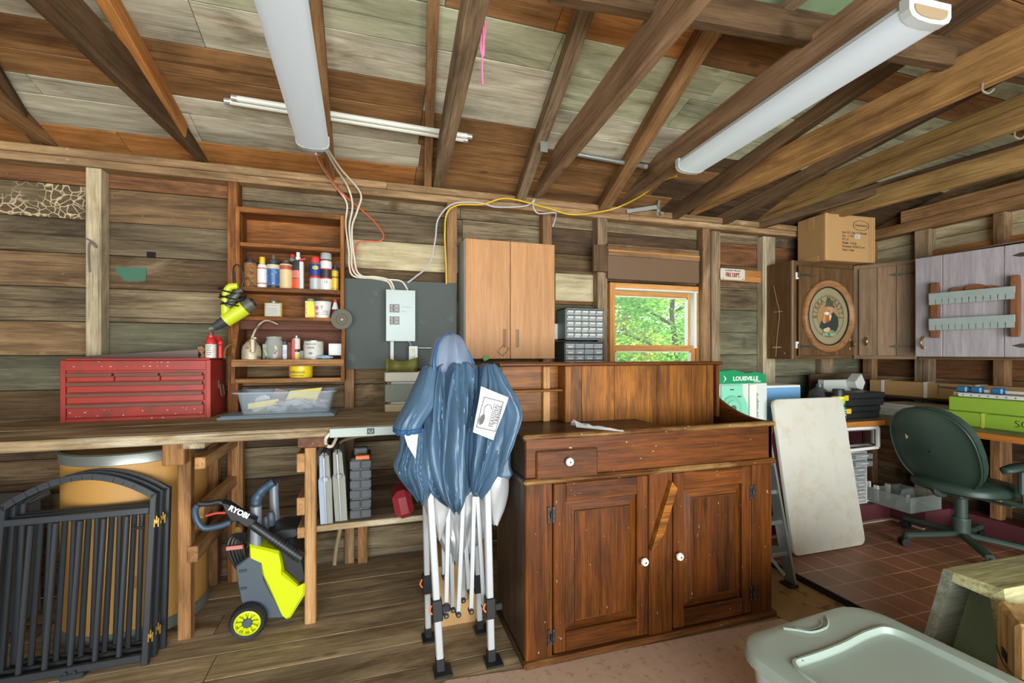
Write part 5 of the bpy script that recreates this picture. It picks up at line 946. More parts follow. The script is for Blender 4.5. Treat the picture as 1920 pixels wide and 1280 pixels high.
m.tube([(-.008, .024, 0), (.02, .028, 0), (.036, .018, 0), (.034, .004, 0), (.02, .0, 0)], .0012, 5)
m.build('label_print', col((58, 60, 58)), lo, 0, world=True)
# things right behind the canopy
t = thing('cardboard_box', 'brown cardboard box on the floor behind the canopy legs', 'box', (.30, 2.24, 0)); m = MB(); m.span((0, 0, 0), (.235, .28, .30), b=.004); m.build('carton', 'card' if 'card' in MATS else (plain('card', (186, 146, 94), .8, var=.06, scale=5) and 'card'), t)
m = MB(); m.text('7 CU', .035, TR(.06, -.001, .10) @ WALLX); m.build('lettering', col((80, 62, 44)), t, 0); m = MB(); m.text('33"', .035, TR(.16, -.001, .13) @ WALLX); m.build('lettering', col((80, 62, 44)), t, 0)
t = thing('red_bag', 'dark red bag end on the lower bench shelf behind the canopy', 'bag', (.18, 2.55, zS)); m = MB(); m.box((0, 0, .075), (.1, .2, .15), RY(-.2), .03); m.build('bag_body', col((150, 44, 52)), t)

# ---------------------------------------------------------------- right corner wall cabinets
def PP(u, v, p0, n): d = ray(u, v); return EYE+d*((V(p0)-EYE).dot(V(n))/d.dot(V(n)))
plain('strip_metal', (176, 192, 188), .35, .35, var=.14, scale=14); plain('iron', (84, 80, 68), .5, .5, var=.2); plain('old_brass', (150, 130, 90), .4, .7, var=.2)
AX0, AX1, AY, Z0, Z1 = 3.26, 3.937, 2.847, 1.302, 2.104
ca = thing('wall_cabinet', 'dark brown wall cabinet carrying the oval beer sign', 'cabinet', (AX0, AY, Z0))
def ab(par, name, a, b, mat='cab_brown', bev=.003, grain=2, world=True): m = MB(); m.span(a, b, b=bev, grain=grain); return m.build(name, mat, par, world=world)
ab(ca, 'carcass', (AX0+.012, AY+.02, Z0+.01), (AX1-.002, WY-.075, Z1-.01)); ab(ca, 'side_panel', (AX0, AY+.01, Z0), (AX0+.014, WY-.075, Z1), 'cab_brown'); ab(ca, 'edge_strip', (AX0-.001, AY-.002, Z0), (AX0+.018, AY+.01, Z1), 'cab_tan')
m = MB()
for a, b_ in (((AX0+.0505, AY, Z1-.04), (AX1-.0305, AY+.02, Z1)), ((AX0+.0505, AY, Z0), (AX1-.0305, AY+.02, Z0+.03)), ((AX0+.018, AY, Z0), (AX0+.05, AY+.02, Z1)), ((AX1-.03, AY, Z0), (AX1, AY+.02, Z1))): m.span(a, b_, b=.002)
m.build('face_frame', 'cab_brown', ca, world=True)
def plank_door(par, T, w, h, n, mat, strap=None, hside=1, hx=None, hz=.12, cuts=None):
    cuts = cuts or [w*i/n for i in range(n+1)]; m = MB(T)
    for a, b_ in zip(cuts, cuts[1:]): m.span((a+.001, -.018, 0), (b_-.001, 0, h), b=.003, grain=2)
    d = m.build('door', mat, par, world=True)
    for z in ((.1*h, .9*h) if strap else ()):
        x0 = w if hside > 0 else 0; s = -1 if hside > 0 else 1; m = MB(T); m.span((x0+s*.01, -.022, z-.006), (x0+s*.10, -.018, z+.006), b=.001); m.prism([(x0+s*.10, -.012), (x0+s*.13, -.014), (x0+s*.17, 0), (x0+s*.13, .014), (x0+s*.10, .012)], .004, TR(0, -.018, z) @ WALLX); m.span((x0-s*.012, -.024, z-.022), (x0+s*.012, -.01, z+.022), b=.002)
        [m.box((x0+s*(.02+k*.018), -.0235, z), (.006, .003, .016)) for k in range(5)]; m.build('strap_hinge', strap, d, world=True)
    if hx is not None:
        m = MB(T); z = h*hz; m.span((hx-.012, -.022, z-.05), (hx+.012, -.018, z-.025), b=.002); m.span((hx-.012, -.022, z+.025), (hx+.012, -.018, z+.05), b=.002); m.tube([(hx, -.02, z-.036), (hx, -.045, z-.02), (hx, -.05, z), (hx, -.045, z+.02), (hx, -.02, z+.036)], [.006, .007, .011, .007, .006], 8); m.build('handle', 'old_brass', d, world=True)
    return d
px0 = PY(1495, 560, AY).x; plank_door(ca, TR(px0, AY, Z0+.03), AX1-.012-px0, Z1-Z0-.075, 3, 'cab_brown', 'iron', -1, hx=AX1-px0-.055, hz=.13)
m = MB(); [m.span((px0-.024, AY-.012, z-.028), (px0+.004, AY+.002, z+.028), b=.003) for z in (Z0+.115, Z1-.125)]; m.build('hinge_plate', 'white_paint', ca, world=True)
m = MB(); q = [V((AX0-.001, 2.95+.0*k, 0)) for k in range(2)]; m.tube([(AX0-.002, 3.02, 1.92), (AX0-.002, 2.99, 1.79), (AX0-.002, 2.965, 1.68), (AX0-.002, 2.985, 1.5), (AX0-.002, 3.0, 1.32)], .0015, 5); m.span((AX0-.002, 2.94, 1.695), (AX0, 3.02, 1.7)); m.span((AX0-.002, 2.95, 1.395), (AX0, 3.03, 1.405)); m.span((AX0-.002, 2.91, 1.345), (AX0, 2.92, 1.355)); m.build('scratches', col((196, 160, 120)), ca, world=True)
# oval framed sign
oc = PY(1553.5, 592, AY-.02); aL, aR = PY(1506, 592, AY-.03).x, PY(1601, 592, AY-.03).x; zT, zBt = PY(1553, 524, AY-.03).z, PY(1553, 661, AY-.03).z; rx, rz = (aR-aL)/2, (zT-zBt)/2
sg = thing('oval_sign', 'oval wood-framed beer sign with a mustached man drinking', 'sign', ((aL+aR)/2, AY-.02, (zT+zBt)/2)); sc = rx
plain('sign_cream', (150, 142, 108), .35, var=.18, scale=8); plain('sign_black', (34, 34, 34), .4)
m = MB(); m.lathe([(rx*.80, 0), (rx*.80, .010), (rx*.86, .014), (rx*.90, .030), (rx*.96, .030), (rx, .016), (rx, 0)], WALLX, 48, sy=rz/rx, caps=False); m.build('frame', 'ring_wood', sg, 60)
m = MB(); m.lathe([(rx*.795, .004), (rx*.81, .012), (rx*.775, .012), (rx*.775, .004)], WALLX, 48, sy=rz/rx, caps=False); m.build('inner_rim', 'sign_black', sg, 60)
m = MB(); m.lathe([(rx*.80, .003), (0, .003)], WALLX, 48, sy=rz/rx, caps=False); pl = m.build('sign_plate', 'sign_cream', sg)
ky = rz/rx
def flat(pts, mat, z, name, par=None): m = MB(); m.prism([(x*sc, y*sc*ky) for x, y in pts], .0008, TR(0, -.003-z, 0) @ WALLX); return m.build(name, mat, par or pl, 0)
def ell(cx, cy, a, b_, n=22, t0=0, t1=2*PI): return [(cx+a*math.cos(t0+(t1-t0)*i/n), cy+b_*math.sin(t0+(t1-t0)*i/n)) for i in range(n)]
m = MB(); [m.lathe([(rx*k, .0035), (rx*(k+.012), .0035)], WALLX, 48, sy=ky*.92, caps=False) for k in (.62, .595, .43)]; m.build('ring_lines', col((86, 92, 72)), pl)
flat(ell(0, .0, .42, .40), col((164, 130, 86)), .0005, 'backdrop')
m = MB(); s_ = 'BIRRA MORETTI'
for i, ch in enumerate(s_):
    a = PI*(1.02-1.04*i/(len(s_)-1)); x, y = .505*math.cos(a)*rx, .47*math.sin(a)*rz
    if ch != ' ': m.text(ch, rx*.2, TR(x, -.0045, y) @ WALLX @ M4.Rotation(a-PI/2, 4, 'Z'), sx=.85, bold=.0012)
m.build('lettering', col((128, 84, 64)), pl, 0)
flat([(-.36, -.30), (-.28, -.12), (-.1, -.2), (.04, .02), (.2, .12), (.38, -.02), (.40, -.26), (.30, -.42), (.05, -.36), (-.2, -.40)], col((52, 60, 54)), .001, 'coat')
flat([(-.02, .05), (.06, .14), (.12, .0), (.06, -.14)], col((206, 196, 170)), .0018, 'shirt'); flat(ell(.05, .18, .12, .13), col((184, 142, 104)), .0022, 'face'); flat([(-.06, .15), (.02, .17), (.06, .13), (-.02, .11)], col((150, 110, 70)), .003, 'mustache')
flat([(-.18, .25), (-.05, .27), (.12, .26), (.26, .23), (.24, .28), (.18, .31), (.16, .43), (.02, .46), (-.09, .43), (-.10, .31)], col((70, 84, 62)), .003, 'hat')
flat([(-.16, -.14), (.01, -.16), (.02, .06), (-.17, .05)], col((180, 96, 44)), .0034, 'beer_mug'); flat(ell(-.08, .075, .10, .045), col((226, 220, 196)), .0038, 'foam'); flat([(-.24, -.18), (-.15, -.2), (-.12, .02), (-.18, .04), (-.23, -.05)], col((184, 142, 104)), .004, 'hand'); flat([(-.22, -.36), (-.02, -.30), (.06, -.34), (0, -.42), (-.18, -.43)], col((206, 176, 140)), .0044, 'forearm')
flat([(-.26, -.50), (-.24, -.42), (0, -.47), (.24, -.42), (.26, -.50), (0, -.57)], col((70, 116, 84)), .0048, 'ribbon'); m = MB(); m.text('DAL 1859', rx*.12, TR(0, -.0095, -.50*rz) @ WALLX); m.build('ribbon_lettering', col((200, 206, 170)), pl, 0)
# diagonal corner cabinet
cb = thing('wall_cabinet', 'brown corner wall cabinet set at an angle between oval-sign cabinet and lilac-sheened doors', 'cabinet', (3.937, AY, Z0)); D = V((.515, -.857, 0)); T = M4(((.515, .857, 0, 3.94), (-.857, .515, 0, 2.845), (0, 0, 1, Z0), (0, 0, 0, 1)))
m = MB(); m.prism([(3.952, 2.85), (4.146, 2.505), (WX-.1, 2.505), (WX-.1, WY-.1), (3.952, WY-.1)], Z1-Z0-.01, TR(0, 0, Z0), grain=1); m.build('carcass', 'cab_tan', cb, world=True)
m = MB(T); Lb = .402; hB = Z1-Z0-.01
for a, b_ in (((0, -.012, 0), (.04, .0, hB)), ((Lb-.02, -.012, 0), (Lb, 0, hB)), ((.0405, -.012, 0), (Lb-.0205, 0, .035)), ((.0405, -.012, hB-.04), (Lb-.0205, 0, hB))): m.span(a, b_, b=.002)
m.build('face_frame', 'cab_tan', cb, world=True); plank_door(cb, T @ TR(.036, -.012, .03), Lb-.04, hB-.065, 3, 'cab_tan', 'iron', 1, hx=.055, hz=.16)
# run of cabinets on the right wall with a door, its sky sheen painted as lilac, standing slightly open
cc = thing('wall_cabinet', 'wall cabinet on the right wall with plank door painted with a pale lilac sky sheen, slightly ajar', 'cabinet', (4.16, 1.4, Z0)); m = MB(); m.span((4.165, 1.0, Z0+.012), (WX-.095, 2.5, Z1-.015), b=.003); m.build('carcass', 'cab_tan', cc, world=True)
m = MB(); m.span((4.13, 1.0, Z1-.012), (WX-.095, 2.5, Z1+.0), b=.003); m.span((4.15, 1.0, Z0), (WX-.095, 2.49, Z0+.012), b=.003); m.build('top_and_bottom', 'cab_tan', cc, world=True)
H = V((4.15, 1.75, 1.325)); an = math.radians(10.5); Dd = V((math.sin(an), -math.cos(an), 0)); Ld = .692; LE = H-Dd*Ld   # Dd runs from the free edge to the hinge
TD = M4(((Dd.x, -Dd.y, 0, LE.x), (Dd.y, Dd.x, 0, LE.y), (0, 0, 1, LE.z), (0, 0, 0, 1))); nD = V((-Dd.y, Dd.x, 0)); hD = .752
def doorx(u): p = PP(u, 580, LE, nD); return (p-LE).dot(Dd)
plank_door(cc, TD, Ld, hD, 3, 'cab_sky_sheen', 'iron', 1, hx=.05, hz=.14, cuts=[0, doorx(1769), doorx(1884), Ld])
# slotted rack hung on the lilac-sheened door
rk = thing('slotted_rack', 'wooden rack with two slotted metal strips hanging on the lilac-sheened door', 'rack', LE)
def pd(u, v, off): p = PP(u, v, LE-nD*off, nD); return ((p-LE).dot(Dd), p.z-LE.z)
for u0, u1, v0, v1 in ((1747, 1757, 530, 633), (1897, 1909, 516, 631)):
    a, b_ = pd(u0, v0, .06), pd(u1, v1, .06); w = b_[0]-a[0]; m = MB(TD); m.prism([(a[0], b_[1]), (b_[0], b_[1]), (b_[0]+.004, b_[1]+.04), (b_[0]+.004, a[1]-.04), (b_[0], a[1]), (a[0], a[1]), (a[0]-.004, a[1]-.05), (a[0]-.004, b_[1]+.05)], .05, TR(0, -.02, 0) @ WALLX, inset=.004, grain=1); m.build('upright', 'rack_wood', rk, world=True)
for vL0, vL1, vR0, vR1 in ((550, 571, 536, 561), (597, 619, 590, 614)):
    a, b_ = pd(1741, vL0, .075), pd(1903, vR1, .075); a2, b2 = pd(1741, vL1, .075), pd(1903, vR0, .075); zt, zb = (a[1]+b2[1])/2, (a2[1]+b_[1])/2; m = MB(TD); n = 10; L_ = b_[0]-a[0]; m.span((a[0], -.074, zb+(zt-zb)*.45), (b_[0], -.071, zt), b=.001)
    xs = [a[0]]+[a[0]+L_*(.09+.081*i) for i in range(n+1)]+[b_[0]]
    for p, q in zip(xs, xs[1:]): m.span((p+.002, -.074, zb), (q-.002, -.071, zb+(zt-zb)*.47))
    m.build('slotted_strip', 'strip_metal', rk, world=True)
m = MB(TD)
for c, w in ((1795, .045), (1827, .07), (1858, .055)): x, z = pd(c, 546, .055); m.prism([(x+w*math.cos(t), z+.045*math.sin(t)*w/.06) for t in [PI*i/12 for i in range(13)]]+[(x-w, z-.05), (x+w, z-.05)], .014, TR(0, -.035, 0) @ WALLX)
m.build('scalloped_back', 'rack_wood', rk, world=True)

# carton on top of the cabinets
kc = thing('cardboard_carton', 'closed brown carton with printed lines on top of the corner cabinets', 'box', T=TR(3.53, 2.78, Z1+.004) @ rotz(-.06)); w, d, h = .53, .265, .385
m = MB(); m.span((0, 0, 0), (w, d, h), b=.006); m.build('carton', 'card', kc)
m = MB(); m.span((-.002, .10, h*.72), (0, .16, h*.99)); m.span((-.002, .06, 0), (0, .2, h*.12)); m.span((.0, -.002, h*.0), (.03, 0, h)); m.build('tape', col((194, 156, 100), .3), kc)
m = MB(); [m.span((w*k, -.003, .004), (w*k+.006, 0, h-.004), b=.001) for k in (.86, .9, .95)]; m.build('crushed_edge', col((176, 134, 82), .8), kc)
m = MB(); [m.text(s, .026, TR(w*.33, -.0015, h*(.62-.075*i)) @ WALLX, ax='LEFT', sx=.82, d=.0004) for i, s in enumerate(('Item: ACC Easy 1 2 3 Bracket', 'Qty:   2   PCS', 'PO: 1/1', 'Weight:  15.6 kgs', 'Dimension: 52x34x23.5 cm', 'Made in China'))]; m.build('printed_lines', col((74, 58, 40)), kc, 0)
m = MB(); m.lathe([(.078, 0), (.084, 0)], TR(w*.70, -.0015, h*.79) @ WALLX, 32, sy=.5, caps=False); m.text('GreenGuard', .024, TR(w*.70, -.0015, h*.79) @ WALLX, d=.0004); m.build('oval_print', col((60, 48, 36)), kc, 0)
m = MB(); m.span((w*.58, -.002, h*.5), (w*.68, 0, h*.59)); o = m.build('shipping_sticker', col((206, 206, 200)), kc); m = MB(); [m.span((w*.59, -.0028, h*(.51+.018*i)), (w*(.66-.01*(i % 2)), -.002, h*(.517+.018*i))) for i in range(4)]; m.build('sticker_print', col((120, 120, 118)), o)

# ---------------------------------------------------------------- L-shaped desk, plinth, panels below
dk = thing('corner_desk', 'L-shaped desk with dusty grey-green top and orange wooden edge', 'desk', (3.0, 2.42, 0))
TZ = .85; EX, EYd = 3.665, 2.415
m = MB(); m.prism([(2.02, EYd+.012), (EX+.012, EYd+.012), (EX+.012, .75), (WX-.095, .75), (WX-.095, WY-.095), (2.02, WY-.095)], .034, TR(0, 0, TZ-.034)); m.build('desk_top', 'desk_top', dk, world=True)
m = MB(); m.span((2.02, EYd, TZ-.038), (EX+.012, EYd+.014, TZ+.001), b=.003); m.span((EX, .75, TZ-.038), (EX+.014, EYd, TZ+.001), b=.003); m.build('wood_edge', 'desk_edge', dk, world=True)
for a in ((2.06, 2.6), (4.30, .82), (4.26, 2.05), (2.06, 2.98)): ab(dk, 'leg', (a[0], a[1], .042 if a[0] > 2.42 else 0), (a[0]+.06, a[1]+.06, TZ-.035), 'leg_old')
plain('maroon', (98, 46, 50), .6, var=.15)
m = MB(); m.prism([(2.6, 2.56), (3.94, 2.56), (3.94, 2.32), (4.22, 2.32), (4.22, .75), (WX-.095, .75), (WX-.095, WY-.095), (2.6, WY-.095)], .125, TR(0, 0, .042)); one(m, 'plinth', 'maroon', 'low maroon painted plinth under the L-shaped desk', 'plinth')
m = MB(); m.span((2.5, WY-.094, .17), (4.36, WY-.075, .72), b=.002); one(m, 'panel_board', 'maroon', 'maroon painted panel on the back wall under the desk', 'panel'); m = MB(); m.span((2.6, 2.53, .041), (3.94, 2.558, .05)); m.span((3.91, 2.32, .041), (3.938, 2.53, .05)); one(m, 'trim_strip', col((206, 190, 160)), 'thin cream strip along the foot of the maroon plinth', 'trim')
m = MB(); m.beam((3.72, 3.0, .168), (4.02, 2.99, .80), .14, .012, up=(0, 1, 0)); one(m, 'leaning_board', 'black_plastic', 'black board slanting below the desk behind the chair', 'board')
# white frames hung under the desk
wf_ = thing('drawer_runner', 'white plastic frame hanging empty beneath the desk edge', 'frame', PY(1610, 845, 2.5))
def ring4(c4, w, par, mat='white_paint'): m = MB(); [m.beam(c4[i], c4[(i+1) % 4], w, w, b=.003) for i in range(4)]; return m.build('frame_bar', mat, par, world=True)
ring4([PY(u, v, 2.46) for u, v in ((1583, 804), (1646, 801), (1646, 838), (1584, 845))], .022, wf_); ring4([PY(u, v, 2.80) for u, v in ((1588, 806), (1636, 804), (1636, 832), (1588, 836))], .02, wf_)
m = MB(); [m.beam(PY(u, v, 2.46), PY(u2, v2, 2.8), .014, .014) for u, v, u2, v2 in ((1583, 804, 1588, 806), (1646, 801, 1636, 804), (1646, 838, 1636, 832), (1584, 845, 1588, 836))]; m.build('side_rail', 'white_paint', wf_, world=True)
# clear drawer tower
t0 = PZ(1592, 950, .17); tw = thing('drawer_tower', 'narrow tower of clear plastic drawers standing on the maroon plinth', 'drawer tower', (PY(1589, 940, 2.62).x, 2.60, .169)); w = PY(1621, 940, 2.62).x-PY(1589, 940, 2.62).x; zt = PY(1600, 847, 2.62).z-.169
m = MB(); m.span((0, 0, 0), (.008, .24, zt), b=.002); m.span((w-.008, 0, 0), (w, .24, zt), b=.002); [m.span((0, 0, zt*i/7-.003), (w, .24, zt*i/7+.003), b=.001) for i in range(1, 8)]; m.span((0, 0, 0), (w, .24, .008)); m.build('frame', 'white_paint', tw)
for i in range(7):
    o = .03 if i in (6, 5) else 0; m = MB(); m.span((.01+o*.3, -.004-o, zt*i/7+.006), (w-.01+o*.9, .2-o, zt*(i+1)/7-.01), b=.004); dd = m.build('drawer', 'clear_plastic', tw); m = MB(); m.span((w*.4, -.016-o, zt*(i+1)/7-.026), (w*.75, -.003-o, zt*(i+1)/7-.016), b=.003); m.build('drawer_pull', 'white_paint', dd)
t = thing('plastic_tray', 'white box frame on the plinth between drawer tower and big clear bin', 'tray', (3.62, 2.62, .169)); m = MB(); [m.span(a, b_, b=.002) for a, b_ in (((0, 0, .15), (.2, .3, .16)), ((0, 0, 0), (.014, .3, .15)), ((.186, 0, 0), (.2, .3, .15)), ((0, 0, 0), (.2, .3, .01)))]; m.build('shell', 'white_paint', t)
plain('frost', (160, 168, 160), .4, alpha=.42, var=.03)
def openbox(name, T, w, d, h, e, mat, par, fl=.012):
    m = MB(T); m.span((0, 0, 0), (w, d, e)); m.span((-fl, -fl, h-.004), (w+fl, d+fl, h)) if 0 else None
    for a, b_ in (((0, 0, 0), (w, e, h)), ((0, d-e, 0), (w, d, h)), ((0, 0, 0), (e, d, h)), ((w-e, 0, 0), (w, d, h))): m.span(a, b_, b=.001)
    return m.build(name, mat, par)
t = thing('storage_bin', 'large frosted plastic drawer standing open on the maroon plinth', 'bin', (3.79, 2.325, .169)); openbox('bin_shell', M4(), .34, .29, .115, .004, 'frost', t); 
for x in (.05, .18): m = MB(); m.span((x, .26, .0), (x+.02, .296, .13), b=.003); m.build('clip', 'white_paint', t)
t = thing('plastic_divider', 'frosted angled plastic piece lying in the large frosted drawer', 'divider', (3.93, 2.45, .178)); m = MB(); m.prism([(-.11, 0), (-.03, .13), (.06, .14), (.10, .05), (.10, 0)], .02, WALLX, inset=.003); m.build('shell', 'frost', t); m = MB(); m.span((-.02, -.03, .03), (.01, -.02, .09), b=.002); m.build('label', 'white_paint', t)

# ---------------------------------------------------------------- things on the desk
lv = thing('parts_package', 'clear package with green printed header and mint ladder parts', 'package', (PY(1343, 790, 2.47).x, 2.47, TZ)); x1 = PY(1446, 790, 2.47).x-PY(1343, 790, 2.47).x; zt = PY(1390, 694, 2.47).z-TZ; zh = PY(1390, 719, 2.47).z-TZ
x2 = PY(1436, 700, 2.47).x-PY(1343, 700, 2.47).x
m = MB(); m.prism([(0, zh), (x2+.01, zh), (x2, zt-.03), (x2*.8, zt-.012), (x2*.6, zt-.02), (x2*.35, zt+.004), (x2*.1, zt-.004), (0, zt-.01)], .06, TR(0, .06, 0) @ WALLX, inset=.003); hd = m.build('header_card', col((24, 140, 88), .35), lv)
m = MB(); m.text('LOUISVILLE', .040, TR(x2*.58, -.001, (zh+zt)/2-.012) @ WALLX, sx=1.05, bold=.001); m.build('lettering', col((226, 236, 226)), hd, 0); m = MB(); m.prism([(x2*.14, (zh+zt)/2+.014), (x2*.2, (zh+zt)/2-.01), (x2*.14, (zh+zt)/2-.034), (x2*.17, (zh+zt)/2-.01)], .001, TR(0, 0, 0) @ WALLX); m.build('logo_arrow', col((226, 236, 226)), hd, 0); m = MB(); m.text('LADDER', .016, TR(x2*.82, -.001, zh+.012) @ WALLX); m.build('small_lettering', col((226, 236, 226)), hd, 0)
m = MB(); m.span((.004, .004, 0), (x1-.03, .06, zh), b=.004); m.build('back_card', col((206, 212, 204)), lv)
m = MB(); m.prism([(.03, .02), (.25, .015), (.265, .03), (.245, zh*.55), (.205, zh*.78), (.205, zh*.98), (.03, zh*.98)], .02, TR(0, .006, 0) @ WALLX, inset=.004); mp = m.build('mint_plate', col((132, 210, 176), .35), lv)
for r0, r1, h, mt in ((.085, .078, .012, col((120, 196, 164), .35)), (.055, .05, .02, col((132, 210, 176), .35)), (.024, .022, .026, col((84, 110, 98), .4))): m = MB(); m.lathe([(r0, 0), (r1, h), (0, h)], TR(.11, -.012, zh*.46) @ WALLX, 6 if r0 < .03 else 32); m.build('raised_disc' if r0 > .03 else 'hex_socket', mt, mp, 30)
m = MB(); [m.span((a, -.016, z), (a+.03, -.014, z+.008)) for a, z in ((.05, .03), (.1, zh*.86), (.16, zh*.7), (.16, zh*.2))]; m.build('slot_mark', col((60, 86, 76)), mp)
m = MB(); m.span((.268, -.012, .0), (.325, .002, zh*.98), b=.003); m.build('white_strip', 'white_paint', lv); m = MB(); m.span((.004, -.012, 0), (.024, .0, zh*.98), b=.003); m.build('white_strip', 'white_paint', lv); m = MB(); [m.span((.330, -.004, .01+i*.0085), (.330+.008+.014*random.random(), 0, .014+i*.0085)) for i in range(26)]; [m.span((.006, -.0135, .01+i*.009), (.02, -.012, .013+i*.009)) for i in range(24)]; m.build('print_lines', col((96, 98, 92)), lv)
am = thing('tile_box', 'white and blue carton with white lettering behind the white board', 'box', (PY(1425, 760, 2.62).x, 2.62, TZ)); w = PY(1501, 760, 2.62).x-PY(1425, 760, 2.62).x; h = PY(1470, 722, 2.62).z-TZ
m = MB(); m.span((0, 0, 0), (w, .26, h), b=.004); m.build('carton', 'white_paint', am); m = MB(); m.span((-.001, -.002, .01), (w-.004, 0, h*.94)); m.build('blue_front', col((110, 164, 208)), am); m = MB(); m.text('Armstrong', .072, TR(w*.36, -.003, h*.52) @ WALLX); m.build('lettering', col((232, 236, 236)), am, 0)
t, r, h = vessel('plastic_jug', 'empty clear plastic jug on the desk behind the white board', 'jug', 1536, 38, 778, 717, 2.72, ('jug_body', 'smoke_plastic', [(.9, 0), (1, .04), (1, .55), (.85, .75), (.3, .9), (.28, 1), (0, 1)]), [('blue_label', col((70, 150, 150)), [(1.01, .2), (1.01, .42)])]); t.location.z = TZ+.001
t = thing('grey_gauge', 'pale grey tool with a hexagonal end standing behind the black cases', 'tool', PY(1545, 737, 2.80)); p = PY(1546, 735, 2.80); q = PY(1596, 711, 2.80); m = MB(); m.span((p.x, 2.80, p.z), (q.x, 2.86, q.z), b=.004); m.span((p.x, 2.78, p.z-.03), (q.x, 2.87, p.z), b=.003); m.span((p.x+.03, 2.82, TZ), (q.x-.03, 2.86, p.z)); m.build('body', col((190, 196, 188)), t, world=True)
c = [PY(u, v, 2.78) for u, v in ((1602, 700), (1609, 716), (1604, 730), (1594, 727), (1590, 715))]; m = MB(); m.prism([(p.x, p.z) for p in c], .08, TR(0, 2.80, 0) @ WALLX, inset=.004); m.build('hex_end', col((200, 204, 196)), t, world=True)
m = MB(); a = PY(1520, 701, 3.02); b_ = PY(1640, 701, 3.02); m.span((a.x, 3.02, TZ+.002), (b_.x, 3.04, a.z), b=.003); one(m, 'leaning_board', 'roof_dark', 'dark reddish board leaning on the wall behind the desk clutter', 'board')
t, r, h = vessel('spray_can', 'green wasp killer can with yellow band and black cap', 'can', 1572, 20.5, 783, 722, 2.47, ('body', col((104, 196, 74), .3), [(.96, 0), (1, .02), (1, .72)]), [('label_band', col((236, 220, 40)), [(1.01, .70), (1.02, .77), (.95, .78)]), ('label_band', col((60, 96, 110)), [(1.01, .46), (1.01, .54)]), ('label_band', col((170, 206, 90)), [(1.012, .58), (1.012, .69)]), ('cap', 'black_plastic', [(.94, .77), (.94, .97), (.88, 1), (0, 1)])]); t.location.z = TZ+.001
m = MB(); [m.text(s, .013, TR(0, -r-.001, h*z) @ WALLX, sx=1.1) for s, z in (('WASP &', .36), ('HORNET', .29), ('KILLER', .22))]; m.build('lettering', col((236, 240, 226)), t, 0)
def hardcase(label, u0, u1, v0, v1, Y, z0, d, latch_u):
    a, b_ = PY(u0, v1, Y), PY(u1, v0, Y); t = thing('tool_case', label, 'case', (a.x, Y, z0), group='black plastic cases on the desk'); w, h = b_.x-a.x, b_.z-a.z
    m = MB(); m.span((.006, .004, 0), (w-.006, d-.004, h*.55), b=.006); m.build('base', 'black_plastic', t); m = MB(); m.span((0, 0, h*.56), (w, d, h), b=.006); m.build('lid', 'black_plastic', t)
    m = MB(); m.span((.006, -.008, h*.45), (.048, .004, h*.85), b=.003); m.build('latch', col((224, 184, 40)), t); return h
h = hardcase('lower of the two stacked black plastic cases with yellow latch', 1586, 1652, 757, 784, 2.52, TZ+.001, .17, 0); hardcase('upper of the two stacked black plastic cases with yellow latch', 1581, 1660, 729, 757, 2.51, TZ+.003+h, .18, 0)
# white boards stacked at the back
for k in range(9):
    m = MB(rotz(jit(.02))); m.box((0, 0, 0), (.36+jit(.015), .78+jit(.03), .009), b=.002); o = m.build('white_panel', col((196, 196, 184), .7)); o.location = (4.18+jit(.008), 2.30, TZ+.001+.0105*k); tag(o, 'flat white panel, one of the stack lying on the desk behind the chair', 'panel', 'stacked white panels on the desk')
# green cartons with rods and a bar clamp
plain('green_carton', (146, 182, 58), .55, var=.05, scale=4)
TG = TR(3.90, 2.195, TZ+.001) @ rotz(-PI/2)
for k, (lbl, nm, x0, col_) in enumerate((('lower long green carton reading SO on the desk', 'SO', 0, 0), ('upper long green carton reading OC, rods lying on it', 'OC', .03, 0))):
    T = TG @ TR(x0, .015*k, .0985*k); t = thing('green_carton', lbl, 'box', T=T); m = MB(); m.span((0, 0, 0), (.9, .16, .096), b=.006); m.build('carton', 'green_carton', t); m = MB(); m.text('OCEAN' if nm == 'OC' else 'SOFT', .062, TR(.40 if nm == 'OC' else .385, -.001, .042 if nm == 'OC' else .05) @ WALLX, ax='LEFT', bold=-.0012); m.build('lettering', col((50, 66, 30)), t, 0)
    if k == 0:
        m = MB(); m.span((.22, -.002, -.0), (.236, .0, .097)); m.span((.22, .0, .0962), (.236, .16, .098)); m.build('strap', col((196, 200, 80)), t); m = MB(); m.span((.05, -.001, .036), (.07, 0, .05)); [m.span((.075, -.001, .04+i*.006), (.11, 0, .042+i*.006)) for i in range(2)]; m.build('logo_print', col((50, 66, 30)), t)
    else: m = MB(); m.span((.41, -.001, .078), (.43, 0, .083)); m.build('scuff', col((220, 226, 160)), t)
zt = TZ+.2
plain('rod_white', (216, 218, 212), .4, var=.04)
for k, (x, y0, z, l) in enumerate(((3.945, 2.12, .012, 'front white perforated rod lying on the green cartons'), (3.99, 2.17, .012, 'rear white perforated rod lying on the green cartons'))):
    t = thing('perforated_rod', l, 'rod', (x, y0, zt)); m = MB(); m.span((-.012, -.9, 0), (.012, 0, .024), b=.002); m.build('rod', 'rod_white', t); m = MB(); [m.box((-.0122, -.03-.045*i, .012), (.002, .008, .006)) for i in range(16)]; m.build('holes', 'black_plastic', t)
t = thing('bar_clamp', 'bar clamp with blue jaws lying across the green cartons', 'clamp', (4.03, 2.2, zt)); m = MB(); m.span((-.008, -.95, .03), (.008, -.02, .05), b=.002); m.build('bar', 'rod_white', t); m = MB(); m.cyl((0, -.04, .045), (0, .09, .05), .007); m.tube([(0, .09, .075), (0, .088, .04), (-.01, .085, 0)], .006, 6); m.build('screw', 'iron', t)
